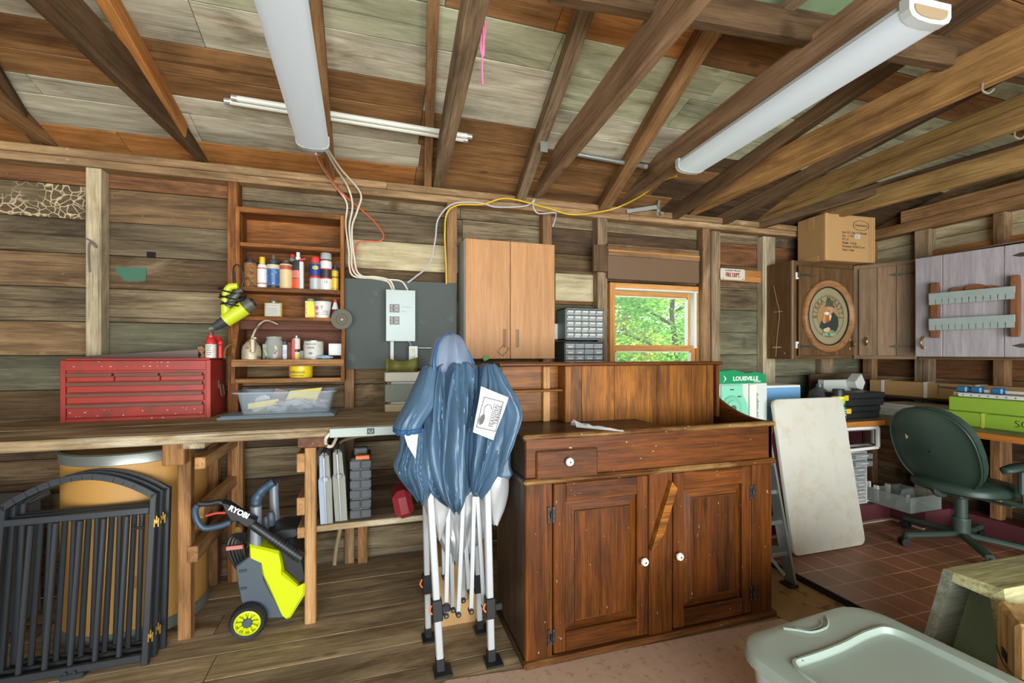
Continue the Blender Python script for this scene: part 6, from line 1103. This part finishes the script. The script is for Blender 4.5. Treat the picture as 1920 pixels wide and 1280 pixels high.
for y in (-.06, -.14, -.25): m = MB(); m.box((0, y, .045), (.05, .06, .045), b=.008); m.cyl((0, y-.04, .045), (0, y+.03, .045), .018); m.build('jaw', col((46, 112, 158), .35), t)
# long carton on a ledge along the right wall
a = PX(1637, 737, 4.33); zc = a.z; m = MB(); m.span((WX-.115, .6, zc-.03), (WX-.092, 2.96, zc-.001), b=.002); m.span((4.28, .6, zc-.012), (WX-.092, 2.96, zc-.001)); one(m, 'wall_ledge', 'beam_dark', 'dark ledge on the right wall under the long brown carton', 'ledge')
t = thing('long_carton', 'long narrow brown carton with white straps along the right wall', 'box', (4.29, 1.6, zc)); m = MB(); m.span((4.285, .7, zc+.001), (4.375, min(a.y, 2.96), zc+.125), b=.004); m.build('carton', 'card', t, world=True); 
for u in (1655, 1735, 1833): y = PX(u, 720, 4.285).y; m = MB(); m.span((4.282, y-.012, zc), (4.377, y+.012, zc+.1275)); m.build('strap', 'white_paint', t, world=True)

# ---------------------------------------------------------------- white board, ladder, chair
plain('board_white', (206, 204, 190), .55, var=.06, scale=5, c2=(190, 180, 144), thr=.50, soft=.30)
wbT = M4(((1, 0, 0, 2.59), (0, .164/.99, -1, 2.262), (0, 1, .164/.99, .046), (0, 0, 0, 1))); m = MB(wbT); m.prism([(x, z) for x, z, _ in rrect(-.005, .628, 0, .99, .045, 0, 6)], .022, TR(0, 0, 0), inset=.005); one(m, 'table_leaf', 'board_white', 'stained white table leaf leaning against the desk', 'board')
plain('alu', (150, 154, 148), .4, .6, var=.12)
ld = thing('step_ladder', 'aluminium step ladder leaning between dark cabinet and white board', 'ladder', (2.2, 2.1, 0)); A, B = V((2.335, 2.04, .0)), V((2.385, 2.272, .83)); Ao, Bo = A-V((.27, 0, 0)), B-V((.33, 0, 0))
for p, q in ((A, B), (Ao, Bo)): m = MB(); m.beam(p, q, .022, .06, up=(0, 1, 0), b=.002); m.beam(p+V((-.009, 0, 0)), q+V((-.009, 0, 0)), .004, .07, up=(0, 1, 0)); m.build('rail', 'alu', ld, world=True)
for p, q in ((A+V((-.02, .27, 0)), B+V((-.02, .035, -.05))), (Ao+V((.02, .27, 0)), Bo+V((.02, .035, -.05)))): m = MB(); m.beam(p, q, .02, .03, up=(0, 1, 0)); m.build('rear_rail', 'alu', ld, world=True)
for s in (.22, .42, .62, .82): p, q = A.lerp(B, s), Ao.lerp(Bo, s); m = MB(); m.span((q.x, q.y-.02, q.z-.02), (p.x, p.y+.07, p.z+.005), b=.003); m.build('step', 'alu', ld, world=True)
m = MB(); m.beam(A+V((-.02, .03, .05)), A.lerp(B, .22)+V((-.1, .04, -.02)), .02, .004, up=(0, 1, 0)); m.build('brace', 'alu', ld, world=True)
m = MB(); m.span((A.x-.05, A.y-.035, 0), (A.x+.015, A.y+.04, .02), b=.003); m.build('foot', 'black_plastic', ld, world=True)
m = MB(); p = A.lerp(B, .33); m.span((2.33, p.y-.03, p.z-.09), (2.346, p.y-.028, p.z+.06)) if 0 else m.span((p.x-.1, p.y+.075, p.z-.1), (p.x-.03, p.y+.078, p.z+.06)); m.build('warning_label', col((206, 206, 200)), ld, world=True)
plain('leather_green', (48, 68, 58), .42, var=.10, scale=7, c2=(76, 88, 74), thr=.66); plain('chair_plastic', (58, 74, 64), .5, var=.12)
ch = thing('office_chair', 'worn dark green leather office chair turned away on the tiled platform', 'chair', T=TR(3.80, 2.03, .04) @ rotz(math.radians(-6)))
def superell(a, b_, n=28, e=2.6): return [(math.copysign(abs(math.cos(t))**(2/e), math.cos(t))*a, math.copysign(abs(math.sin(t))**(2/e), math.sin(t))*b_) for t in [2*PI*i/n for i in range(n)]]
def cushion(T, a, b_, d, name, mat, e=2.6, dome=.02):
    m = MB(T); R = []
    for z, k in ((0, .80), (.008, .93), (d*.3, 1), (d*.7, 1), (d-.006, .95), (d+dome*.3, .80), (d+dome*.8, .45), (d+dome, .02)): R.append([(x*k, y*k, z) for x, y in superell(a, b_, e=e)])
    m.loft(R); m.add(R[0], [tuple(range(28))]); return m.build(name, mat, ch, 50)
cushion(TR(.02, 0, .385), .25, .25, .075, 'seat', 'leather_green')
BT = TR(-.245, 0, .67) @ RY(math.radians(-20)) @ M4(((0, 0, -1, 0), (1, 0, 0, 0), (0, -1, 0, 0), (0, 0, 0, 1))); BT = TR(-.235, 0, .67) @ RY(math.radians(-20)) @ RY(-PI/2) @ rotz(PI/2)
cushion(BT @ TR(0, 0, -.075), .255, .285, .055, 'back_cushion', 'leather_green', 2.4); cushion(BT @ TR(0, 0, -.02), .265, .295, .022, 'back_shell', 'leather_green', 2.4, .03)
m = MB(BT); q = [(x*.258, y*.288, .006) for x, y in [(c[0]/.25, c[1]/.25) for c in superell(.25, .25, e=2.4)]]; m.tube(q, .005, 6, closed=True, smooth=2); m.build('piping', 'leather_green', ch)
m = MB(); m.tube([(-.15, 0, .375), (-.205, 0, .385), (-.20, 0, .44)], .025, 8); m.box((0, 0, .375), (.28, .2, .03), b=.01); m.build('seat_bracket', 'chair_plastic', ch)
m = MB(); m.cyl((0, 0, .08), (0, 0, .20), .048, n=20); m.cyl((0, 0, .20), (0, 0, .37), .034, n=20); m.cyl((0, 0, .195), (0, 0, .208), .05, .046, 20); m.build('gas_column', 'chair_plastic', ch)
for k in range(5):
    a = math.radians(157+6+72*k); d = V((math.cos(a), math.sin(a), 0)); m = MB(); m.beam(d*.03+V((0, 0, .095)), d*.36+V((0, 0, .075)), .05, .035, b=.01); lg = m.build('base_leg', 'chair_plastic', ch); m = MB(); s = d.cross(V((0, 0, 1))); c = d*.355+V((0, 0, .029)); [m.cyl(c+s*e-s*.009, c+s*e+s*.009, .028, n=16) for e in (-.016, .016)]; m.cyl(c, c+V((0, 0, .05)), .012, n=8); m.build('caster', 'black_plastic', lg)
for s in (-1, 1):
    m = MB(); m.tube([(.02, s*.22, .38), (.03, s*.31, .385), (.03, s*.315, .45), (.03, s*.31, .60)], .02, 8); m.box((.03, s*.312, .52), (.07, .035, .15), b=.01); ap = m.build('arm_post', 'chair_plastic', ch); m = MB(); R = []
    for x, hw, z in ((-.13, .018, .60), (-.11, .036, .605), (-.02, .045, .62), (.08, .046, .625), (.14, .036, .615), (.165, .012, .60)): R.append([(x, s*.31+hw*math.cos(t), z+.02*math.sin(t)) for t in [2*PI*i/12 for i in range(12)]])
    m.loft(R, caps=True); m.build('arm_pad', 'chair_plastic', ap, 50)
m = MB(); m.add([tuple(BT @ V(p)) for p in ((.10, -.06, .024), (.14, -.06, .022), (.135, -.10, .024))], [(0, 1, 2)]); m.build('torn_patch', col((214, 190, 130)), ch, 0)
m = MB(); m.span((-.02, -.28, .36), (.02, -.05, .37), b=.002); m.build('lever', 'chair_plastic', ch)
m = MB(); m.prism([(4.06, 1.66), (4.2, 1.64), (4.21, 1.2), (4.06, 1.2)], .5, TR(0, 0, .042)); one(m, 'storage_sack', 'moss_grey' if 0 else col((92, 100, 60), .9), 'mossy green sack standing under the desk right of the chair', 'sack')

# ---------------------------------------------------------------- foreground right: grey tote, mossy timber frame, yellow post
plain('tote_grey', (168, 184, 172), .35, var=.04, scale=3); plain('tote_body', (196, 200, 200), .4, var=.03)
TT = TR(1.495, .80, 0) @ rotz(math.radians(4)); tt = thing('storage_tote', 'big grey-green plastic tote with a moulded lid in the foreground', 'tote', T=TT); hw, hl, zl = .325, .46, .40
def rr2(a, b_, r, z, k=6): return rrect(-a, a, -b_, b_, r, z, k)
m = MB(); R = [rr2(hw-.07, hl-.07, .05, 0), rr2(hw-.03, hl-.03, .07, zl-.03)]; m.loft(R); m.add(R[0], [tuple(range(len(R[0])))]); m.build('tub', 'tote_body', tt)
m = MB(); R = [rr2(hw-.012, hl-.012, .115, zl-.045), rr2(hw, hl, .12, zl-.04), rr2(hw, hl, .12, zl-.014), rr2(hw-.006, hl-.006, .115, zl-.004), rr2(hw-.018, hl-.018, .105, zl), rr2(hw-.05, hl-.05, .08, zl)]; m.loft(R)
# recessed centre with a waisted rim: outline in local xy, recess narrower around the two handle notches
def rim(k, z):
    o = []
    for x, y in ((-.98, -.8), (-.5, -.8), (-.2, -.74), (.2, -.74), (.5, -.8), (.98, -.8), (1, -.4), (1, .4), (.99, .785), (.6, .80), (.3, .785), (0, .762), (-.4, .755), (-.7, .757), (-.99, .762), (-1, .4), (-1, -.4)): o.append((x*(hw-.06-k), y*(hl-.06-k), z))
    return o
def smoothp(P, it=3):
    for _ in range(it):
        Q = []
        for i in range(len(P)): a, b_ = V(P[i]), V(P[(i+1) % len(P)]); Q += [tuple(a*.75+b_*.25), tuple(a*.25+b_*.75)]
        P = Q
    return P
S0 = [smoothp(rim(k, z)) for k, z in ((0, zl), (.004, zl+.006), (.012, zl+.006), (.018, zl-.012), (.022, zl-.014))]
m.loft(S0); m.add(S0[-1], [tuple(range(len(S0[-1])))])
inner = S0[0]; outer = rr2(hw-.05, hl-.05, .08, zl)
def ang_sorted(P): return sorted(P, key=lambda p: math.atan2(p[1]/hl, p[0]/hw))
O, I_ = [ang_sorted(p) for p in (outer, inner)]; vs = O+I_; nO, nI = len(O), len(I_); fs = []; i = j = 0
A_ = lambda p: math.atan2(p[1]/hl, p[0]/hw)
while i < nO or j < nI:
    ao = A_(O[i+1]) if i+1 < nO else (A_(O[0])+2*PI if i < nO else 99); ai = A_(I_[j+1]) if j+1 < nI else (A_(I_[0])+2*PI if j < nI else 99)
    if i < nO and (ao <= ai or j >= nI): fs.append((i % nO, (i+1) % nO, nO+j % nI)); i += 1
    else: fs.append((nO+(j+1) % nI, nO+j % nI, i % nO)); j += 1
m.add(vs, fs); lo = m.build('lid', 'tote_grey', tt, 40)
m = MB(); q = [(-.105, hl-.03, zl+.001), (-.075, hl-.06, zl+.005), (-.04, hl-.085, zl+.005), (.03, hl-.085, zl+.005), (.075, hl-.06, zl+.005), (.105, hl-.03, zl+.001)]; m.tube(q, .004, 6); m.tube([(p[0]*.86, p[1]+.016, zl+.002) for p in q[1:-1]], .003, 6); m.build('handle_notch', 'tote_grey', lo, 50)
m = MB(); [m.box((x, y, zl+.001), (.004, .02+.02*random.random(), .001), rotz(.4) if 0 else None) for x, y in ((-.14, .1), (-.05, -.02), (.06, .06), (.0, -.1), (-.2, .3))]; m.build('scuffs', col((104, 110, 104)), lo)
# mossy timber frame
mf = thing('timber_stand', 'mossy old timber stand with cracked top plank at the right edge', 'frame', (2.2, 1.2, .042))
def mz(u, v, z): return PZ(u, v, z)
zt = .55; a = mz(1768, 1066, zt); b_ = mz(1915, 1040, zt); c = mz(1882, 1104, zt); ex = (b_-a).normalized(); ey = (c-a); ey = (ey-ex*ey.dot(ex)).normalized()
L1 = .62; wd = .115*1.0
T = M4(((ex.x, ey.x, 0, a.x), (ex.y, ey.y, 0, a.y), (0, 0, 1, zt), (0, 0, 0, 1)))
# local: x = away to the right along the plank, y = towards the viewer
wd = (c-a).dot(ey); xc = (c-a).dot(ex)
mf['category'] = 'stand'
def tf(name, pts, d0, d1, mat):
    """solid between two faces: pts given as (x, z) in the frame's end plane"""
    pass
def hexa(P, mat, name, uvx=None):
    m = MB(); c8 = [V(p) for p in P]; m.add([tuple(p) for p in c8], [(0, 1, 2, 3), (7, 6, 5, 4), (0, 4, 5, 1), (1, 5, 6, 2), (2, 6, 7, 3), (3, 7, 4, 0)], uv=uvx); 
    o = m.build(name, mat, mf, 0, world=True); return o
E_ = ex*.7
def slab(q4, ext, mat, name):
    """end face q4 (4 world points) swept along ext"""
    P = [V(p) for p in q4]; uv = [(0, i*.1, (i % 2)*.1) for i in range(4)]; P2 = [p+ext for p in P]; uv = [((p-P[0]).dot(ext.normalized()), (p-P[0]).dot(ey), p.z) for p in P+P2]
    return hexa(P+P2, mat, name, uv)
dn = V((0, 0, -1)); fa, fc = a, a+ey*wd+ex*xc*.0
fc = c
slab([fa, fc, fc+dn*.05, fa+dn*.035], E_, 'moss_wood', 'top_plank')
bl = mz(1735, 1180, .30); bl2 = fa+dn*.0
dl = (bl-fa); k = (zt-.042)/-dl.z; foot = fa+dl*k
th = (fc-fa).normalized()*.022
slab([fa+dn*.002, fa+th*1.4, foot+th*1.4, foot], E_, 'moss_grey', 'left_board')
fr = fc+V((.0, -.06, -(zt-.042))); 
slab([fc+(fa-fc).normalized()*.035+dn*.04, fc+dn*.002, fr, fr+(fa-fc).normalized()*.035], E_, 'moss_wood', 'right_post')
pa = fa+ex*.12+th+dn*.05; pc = fc+ex*.12+dn*.06; slab([pa, pc, pc+dn*(zt-.12), foot+ex*.12+th], ex*.02, col((142, 158, 126), .9, c2=(112, 124, 92)), 'green_panel')
# yellow post in front
yp = thing('timber_post', 'short yellow-brown timber post with a notched end at the right edge', 'post', (1.95, .9, .042)); zt = .52
a = mz(1868, 1121, zt); b_ = mz(1905, 1170, zt); ey2 = (b_-a).normalized(); ex2 = V((0, 0, 1)).cross(ey2)*-1 if 0 else V((-ey2.y, ey2.x, 0)); ex2 = ex2 if ex2.x > 0 else -ex2
w_ = (b_-a).length; m = MB(M4(((ex2.x, ey2.x, 0, a.x), (ex2.y, ey2.y, 0, a.y), (0, 0, 1, 0), (0, 0, 0, 1)))); m.span((0, 0, .042), (.30, w_, zt), b=.012, grain=2); m.build('post_body', 'post_yellow', yp, world=True)
m = MB(M4(((ex2.x, ey2.x, 0, a.x), (ex2.y, ey2.y, 0, a.y), (0, 0, 1, 0), (0, 0, 0, 1)))); m.span((-.003, w_*.35, zt-.16), (.004, w_*.6, zt-.13)); m.build('notch', 'black_plastic', yp, world=True); m = MB(M4(((ex2.x, ey2.x, 0, a.x), (ex2.y, ey2.y, 0, a.y), (0, 0, 1, 0), (0, 0, 0, 1)))); m.tube([(-.004, w_*.1, zt-.15), (-.01, w_*.4, zt-.155), (-.006, w_*.7, zt-.17), (.02, w_*1.03, zt-.165), (.1, w_*1.02, zt-.15)], .0025, 6); m.build('rusty_wire', 'iron', yp, world=True)

# ---------------------------------------------------------------- fibre drum and black folding gate under the bench
plain('fibre', (192, 142, 72), .6, var=.06, scale=3, c2=(170, 116, 56), thr=.6); plain('drum_rim', (150, 156, 150), .4, .6, var=.12)
dc = V((-1.15, 2.84, 0)); R_ = .30; Hd = .885; dr = thing('fibre_drum', 'tall tan fibre drum with metal rims behind the black gate', 'drum', dc)
m = MB(); m.lathe([(R_-.012, 0), (R_-.004, .02), (R_-.004, Hd-.03), (R_-.01, Hd-.01), (0, Hd-.01)], n=48); m.build('barrel', 'fibre', dr, 40)
for z0, z1 in ((.0, .06), (Hd-.055, Hd)): m = MB(); m.lathe([(R_-.003, z0), (R_+.004, z0+.004), (R_+.002, (z0+z1)/2), (R_+.005, z1-.006), (R_-.006, z1)], n=48, caps=False); m.build('metal_rim', 'drum_rim', dr, 50)
v = ray(150, 1000); a0 = math.atan2(-(dc.y), -(dc.x))+.12; m = MB()
m.lathe([(R_+.001, .60), (R_+.001, .625)], M4(), 48, caps=False) if 0 else m.span((-.03, -R_-.001, .60), (.02, -R_+.006, .622), rotz(a0+PI/2-.05)); m.build('label_strip', col((206, 202, 190)), dr)
m = MB(rotz(a0+PI/2-.16)); [m.text('|||| |||', .016, TR(0, -R_-.0, .30-.02*i) @ WALLX) for i in range(3)]; m.build('faded_print', col((176, 104, 56)), dr, 0)
t = thing('grey_bin', 'grey plastic tub end at the far left under the bench', 'bin', (-1.95, 2.75, 0)); m = MB(); m.span((-.3, -.2, 0), (.32, .25, .62), b=.03); m.build('tub', col((120, 124, 122)), t); m = MB(); m.span((-.32, -.22, .60), (.34, .27, .63), b=.01); m.build('rim', col((140, 142, 140)), t)
plain('gate_black', (44, 48, 52), .38, .15, var=.12, scale=20)
gt = thing('folding_gate', 'black metal folding gate with arched tops leaning on the drum', 'gate', (-1.2, 2.38, 0))
def panel(ox, oy, tilt, w=.55):
    """one gate panel: frame, arch, bars; lower right corner at ox, oy"""
    T = TR(ox, oy, 0) @ rotz(math.radians(1.5)) @ RX(-tilt); s = .026; zr = .665; zs = .725; za = .83; zb = .05
    for x in (-s, -w): MB(T).span((x, -s/2, .0), (x+s, s/2, zs), b=.003).build('stile', 'gate_black', gt, world=True)
    for z in (zr, zb): MB(T).span((-w+s, -s/2, z-.029), (-s, s/2, z), b=.003).build('rail', 'gate_black', gt, world=True)
    m = MB(T); n = 14; pts = [(-w+s/2+(w-s)*i/n, 0, zs-.013+(za-zs)*math.sin(PI*(i/n))**.9) for i in range(n+1)]
    for p, q in zip(pts, pts[1:]): m.beam(V(p)-(V(q)-V(p))*.04, V(q)+(V(q)-V(p))*.04, s, s, up=(0, 1, 0))
    m.build('arch', 'gate_black', gt, world=True)
    for k in range(5): x = -w+s+(w-2*s)*(k+1)/6; m = MB(T); m.span((x-.0095, -.009, zb), (x+.0095, .009, zr-.03), b=.004); m.build('bar', 'gate_black', gt, world=True)
    return T
tl = math.radians(7.5); Ts = [panel(-.92, 2.355, tl), panel(-.912, 2.412, tl*.85, .55), panel(-.897, 2.468, tl*.6, .55)]
for T in Ts[:2]:
    for z in (.60, .12):
        m = MB(T); m.span((-.004, -.016, z-.024), (.0, -.012, z+.010)); m.span((.003, -.015, z-.010), (.007, -.010, z+.024)); m.span((.010, -.014, z-.024), (.014, -.009, z+.014)); m.span((-.002, -.014, z-.005), (.013, -.008, z+.005)); m.build('hinge', 'brass', gt, world=True)
m = MB(Ts[0]); m.cyl((-.04, -.012, .58), (-.085, -.012, .58), .006, n=8); m.span((-.62, -.012, .64), (-.55, .012, .665)); m.build('latch_pin', 'gate_black', gt, world=True)
m = MB(Ts[0]); m.span((-.62, -.013, .635), (-1.1, .013, .662), b=.003); m.span((-1.1, -.013, .022), (-.55, .013, .05), b=.003); [m.span((x-.01, -.009, .05), (x+.01, .009, .64), b=.004) for x in (-.63, -.715, -.80, -.885, -.97)]; m.build('side_wing', 'gate_black', gt, world=True)
m = MB(Ts[0]); m.span((-.30, -.02, .0), (-.22, .03, .024), b=.003); [m.cyl((x, -.024, .03), (x, -.012, .03), .006, n=8) for x in (-.28, -.25)]; m.build('foot_bracket', 'gate_black', gt, world=True)

# ---------------------------------------------------------------- pressure washer
plain('washer_lime', (206, 218, 20), .32, var=.02); plain('washer_grey', (78, 88, 98), .45, var=.05); plain('washer_black', (36, 38, 40), .45); plain('washer_silver', (150, 158, 168), .35, .4, var=.04); plain('washer_blue', (58, 78, 98), .4)
WYs = 2.47; pw = thing('pressure_washer', 'lime and grey pressure washer on wheels under the bench', 'pressure washer', PY(500, 1180, WYs)); pw.location.z = 0; pw.matrix_world = TR(pw.location); WM[pw.name] = TR(pw.location)
def wpoly(name, px, y0, d, mat, inset=.006, par=None): m = MB(); P = [PY(u, v, WYs) for u, v in px]; m.prism([(p.x, p.z) for p in P], d, TR(0, y0+d, 0) @ WALLX, inset=inset); return m.build(name, mat, par or pw, 30, world=True)
wpoly('grey_shell', ((442, 1062), (468, 1043), (489, 1050), (494, 1084), (508, 1112), (535, 1158), (500, 1160), (470, 1158), (452, 1130), (446, 1100)), WYs, .24, 'washer_grey')
wpoly('lime_shell', ((468, 1020), (490, 1024), (524, 1032), (529, 1052), (531, 1071), (562, 1099), (574, 1092), (571, 1115), (545, 1157), (537, 1160), (530, 1154), (503, 1100), (492, 1075), (489, 1050), (468, 1041)), WYs-.014, .268, 'washer_lime', .012)
wpoly('black_front', ((512, 1030), (545, 1010), (562, 1034), (574, 1090), (562, 1097), (533, 1071), (526, 1044)), WYs+.01, .22, 'washer_black', .01); wpoly('top_cover', ((492, 1008), (520, 996), (556, 994), (562, 1006), (546, 1016), (510, 1024)), WYs+.03, .18, 'washer_black', .01)
m = MB(); [m.span((PY(448, v, WYs).x, WYs-.004, PY(448, v+5, WYs).z), (PY(463, v, WYs).x, WYs, PY(448, v, WYs).z), b=.002) for v in (1068, 1101)]; m.build('grip_slot', col((56, 64, 72)), pw, world=True)
def wheel(y, par):
    c = PY(464, 1158.5, WYs-.05); r = 31/F*(c.y/ray(464, 1158).y); T = TR(c.x, y, r+.001) @ WALLX; m = MB(T); m.lathe([(r*.72, 0), (r*.92, -.002), (r, .008), (r, .034), (r*.92, .044), (r*.72, .042)], n=40, caps=False); m.lathe([(r*.72, .042), (r*.72, 0)], n=40, caps=False)
    for k in range(40): a = 2*PI*k/40; m.box((math.cos(a)*r, math.sin(a)*r, .021), (.004, .005, .03), None)
    w = m.build('tyre', 'washer_black', par, world=True); m = MB(T); m.lathe([(r*.62, .03), (r*.73, .036), (r*.73, .044), (r*.64, .046), (r*.62, .036)], n=40, caps=False)
    m.lathe([(.0, .026), (r*.62, .026)], n=40, caps=False)
    for k in range(10): a = 2*PI*k/10; m.box((r*.46, 0, .036), (r*.36, .011, .014), M4.Rotation(a, 4, 'Z'), .002)
    m.build('rim', 'washer_lime', w, world=True); m = MB(T); m.lathe([(r*.27, .028), (r*.27, .046), (r*.2, .050), (0, .050)], n=28); m.build('hub_cap', 'washer_grey', w, world=True)
wheel(WYs-.012, pw); wheel(WYs+.28, pw)
def bar(name, pts, r, mat, Y, sx=1, par=None, n=10): m = MB(); m.tube([PY(u, v, Y) if len((u, v)) == 2 else 0 for u, v in pts], r, n, smooth=6); return m.build(name, mat, par or pw, 40, world=True)
bar('handle_post', ((480, 1026), (480, 985), (480, 948)), .026, 'washer_silver', WYs+.02); bar('handle_grip', ((480, 950), (481, 937), (487, 924), (500, 912), (514, 903)), [.027, .026, .022, .02, .022], 'washer_blue', WYs+.06); bar('handle_post', ((516, 978), (514, 940), (513, 905)), .024, 'washer_silver', WYs+.22); m = MB(); m.tube([PY(488, 925, WYs+.06), PY(504, 908, WYs+.14), PY(513, 902, WYs+.22)], .022, 8); m.build('handle_grip', 'washer_grey', pw, world=True)
m = MB(); [m.lathe([(.016, 0), (.021, .02), (.021, .05), (.012, .07), (0, .07)], TR(PY(u, v, WYs+.1)), 12) for u, v in ((498, 993), (508, 985))]; m.build('nozzle_tip', 'washer_grey', pw, world=True)
gn = thing('spray_gun', 'black and blue spray gun with ribbed lance hooked on the pressure washer', 'spray gun', PY(430, 980, WYs-.05)); GYw = WYs-.05
bar('grip_loop', ((372, 946), (366, 955), (368, 972), (377, 986), (389, 990), (415, 985), (433, 978)), .014, 'washer_blue', GYw, par=gn); bar('trigger_guard', ((372, 944), (392, 944), (412, 941), (426, 948), (436, 962), (432, 977)), .012, 'washer_black', GYw, par=gn); bar('trigger', ((386, 967), (404, 962), (424, 961)), .006, col((190, 62, 50)), GYw, par=gn)
m = MB(); P = [PY(u, v, GYw) for u, v in ((418, 938), (430, 941), (460, 961), (482, 972), (480, 980), (466, 986), (450, 976), (434, 974), (424, 956))]; m.prism([(p.x, p.z) for p in P], .05, TR(0, GYw+.025, 0) @ WALLX, inset=.008); bd = m.build('gun_body', 'washer_black', gn, world=True); p = PY(448, 960, GYw-.03); m = MB(); m.text('RYOBI', .033, TR(p) @ WALLX @ M4.Rotation(math.radians(-33), 4, 'Z'), bold=.0015); m.build('lettering', col((226, 230, 226)), bd, 0, world=True)
m = MB(); a, b_ = PY(466, 978, GYw), PY(561, 1044, GYw); m.cyl(a, b_, .020, .022, 14); dd = (b_-a).normalized()
for k in range(9): c = a.lerp(b_, .45+.055*k); m.cyl(c, c+dd*.010, .026, n=14)
m.cyl(b_-dd*.02, b_+dd*.012, .027, .024, 14); m.build('lance', 'washer_black', gn, world=True); m = MB(); m.cyl(PY(449, 985, GYw-.02), PY(446, 992, GYw-.05), .014, .012, 10); m.build('hose_fitting', 'brass', gn, world=True); m = MB(); m.cyl(PY(452, 976, GYw), PY(449, 986, GYw-.02), .017, n=10); m.build('fitting_sleeve', 'washer_black', gn, world=True)
hs = MB()
for k in range(5): u = 436+k*5; hs.tube([PY(462, 1000+k*4, WYs+.04), PY(u, 1004+k*3, WYs+.06), PY(u-8+k*2, 1028, WYs+.05), PY(u+6, 1062, WYs+.06), PY(458, 1075, WYs+.08)], .007, 6)
hs.build('hose', 'cable_black', pw, world=True); m = MB(); m.box(PY(440, 1026, WYs+.03), (.07, .01, .018), RY(-.5) if 0 else None); m.build('hang_tag', col((196, 120, 110)), pw, world=True)

# ---------------------------------------------------------------- tool cases on the lower bench shelf
plain('case_grey', (136, 136, 124), .55, var=.1, scale=12); plain('case_blue', (150, 164, 182), .5, var=.06); plain('case_dark', (64, 66, 68), .5, var=.2, scale=24)
def slimcase(x0, x1, xt0, xt1, h, Y, d, label, m1, m2):
    t = thing('drill_case', label, 'case', ((x0+x1)/2, Y, zS), group='slim tool cases on the lower bench shelf'); 
    for nm, (a, b_), mt in (('shell_half', (0, .47), m1), ('shell_half', (.53, 1), m2)):
        bx0, bx1 = x0+(x1-x0)*a, x0+(x1-x0)*b_; tx0, tx1 = xt0+(xt1-xt0)*a, xt0+(xt1-xt0)*b_; zq = [(0, 0), (.12, -.0), (.62, -.0), (.66, .012), (.96, .02), (1, .05)]; R = []
        for k, (f, ins) in enumerate(zq): xa, xb = bx0+(tx0-bx0)*f, bx1+(tx1-bx1)*f; sa = ins*.5 if a == 0 else 0; sb = ins*.5 if a > 0 else 0; R.append([(xa+sa, Y+ins*.5, zS+.001+h*f), (xb-sb, Y+ins*.5, zS+.001+h*f), (xb-sb, Y+d-ins*.6, zS+.001+h*f), (xa+sa, Y+d-ins*.6, zS+.001+h*f)])
        m = MB(); m.loft(R, caps=True); m.build(nm, mt, t, 20, world=True)
    m = MB(); m.beam(((x0+x1)/2, Y-.002, zS+.004), ((xt0+xt1)/2, Y+.0, zS+h*.95), (x1-x0)*.10, .02, up=(0, 1, 0)); m.build('seam_band', 'washer_silver', t, world=True); m = MB(); xm = ((x0+x1)/2+(xt0+xt1)/2)/2; m.span((xm-.014, Y-.008, zS+h*.60), (xm+.014, Y+.006, zS+h*.67), b=.003); m.build('latch', m1, t, world=True)
Yc = 2.51
def xx(u, v): return PY(u, v, Yc).x
slimcase(xx(601, 985), xx(624, 985), xx(594, 850), xx(620, 850), .36, Yc, .28, 'left slim grey tool case with bluish side on the lower shelf', 'case_blue', 'case_grey'); slimcase(xx(628, 975), xx(651, 970), xx(619, 845), xx(644, 845), .37, Yc+.02, .28, 'right slim grey tool case on the lower shelf', 'case_grey', 'case_grey')
t = thing('organizer_case', 'dark see-through organizer case with orange latch on the lower shelf', 'case', (xx(675, 960), Yc, zS)); a, b_ = xx(655, 960), xx(697, 960); h = .37
m = MB(); m.span((a+.004, Yc+.01, zS+.001), (b_-.004, Yc+.22, zS+h*.88), b=.008); m.span((a+.02, Yc+.06, zS+h*.88), (b_-.02, Yc+.1, zS+h), b=.006); m.build('case_body', 'case_dark', t, world=True)
for k in range(6):
    for j in range(2): m = MB(); xa = a+(b_-a)*(.02+.5*j); m.span((xa, Yc, zS+.012+h*.14*k), (xa+(b_-a)*.46, Yc+.012, zS+.008+h*.14*(k+1)-.006), b=.003); m.build('compartment', random.choice(['smoke_plastic', 'case_dark', 'smoke_plastic']), t, world=True)
m = MB(); m.span((a+.03, Yc-.006, zS+h*.86), (b_-.01, Yc+.02, zS+h*.92), b=.004); m.build('latch', col((224, 110, 40)), t, world=True)
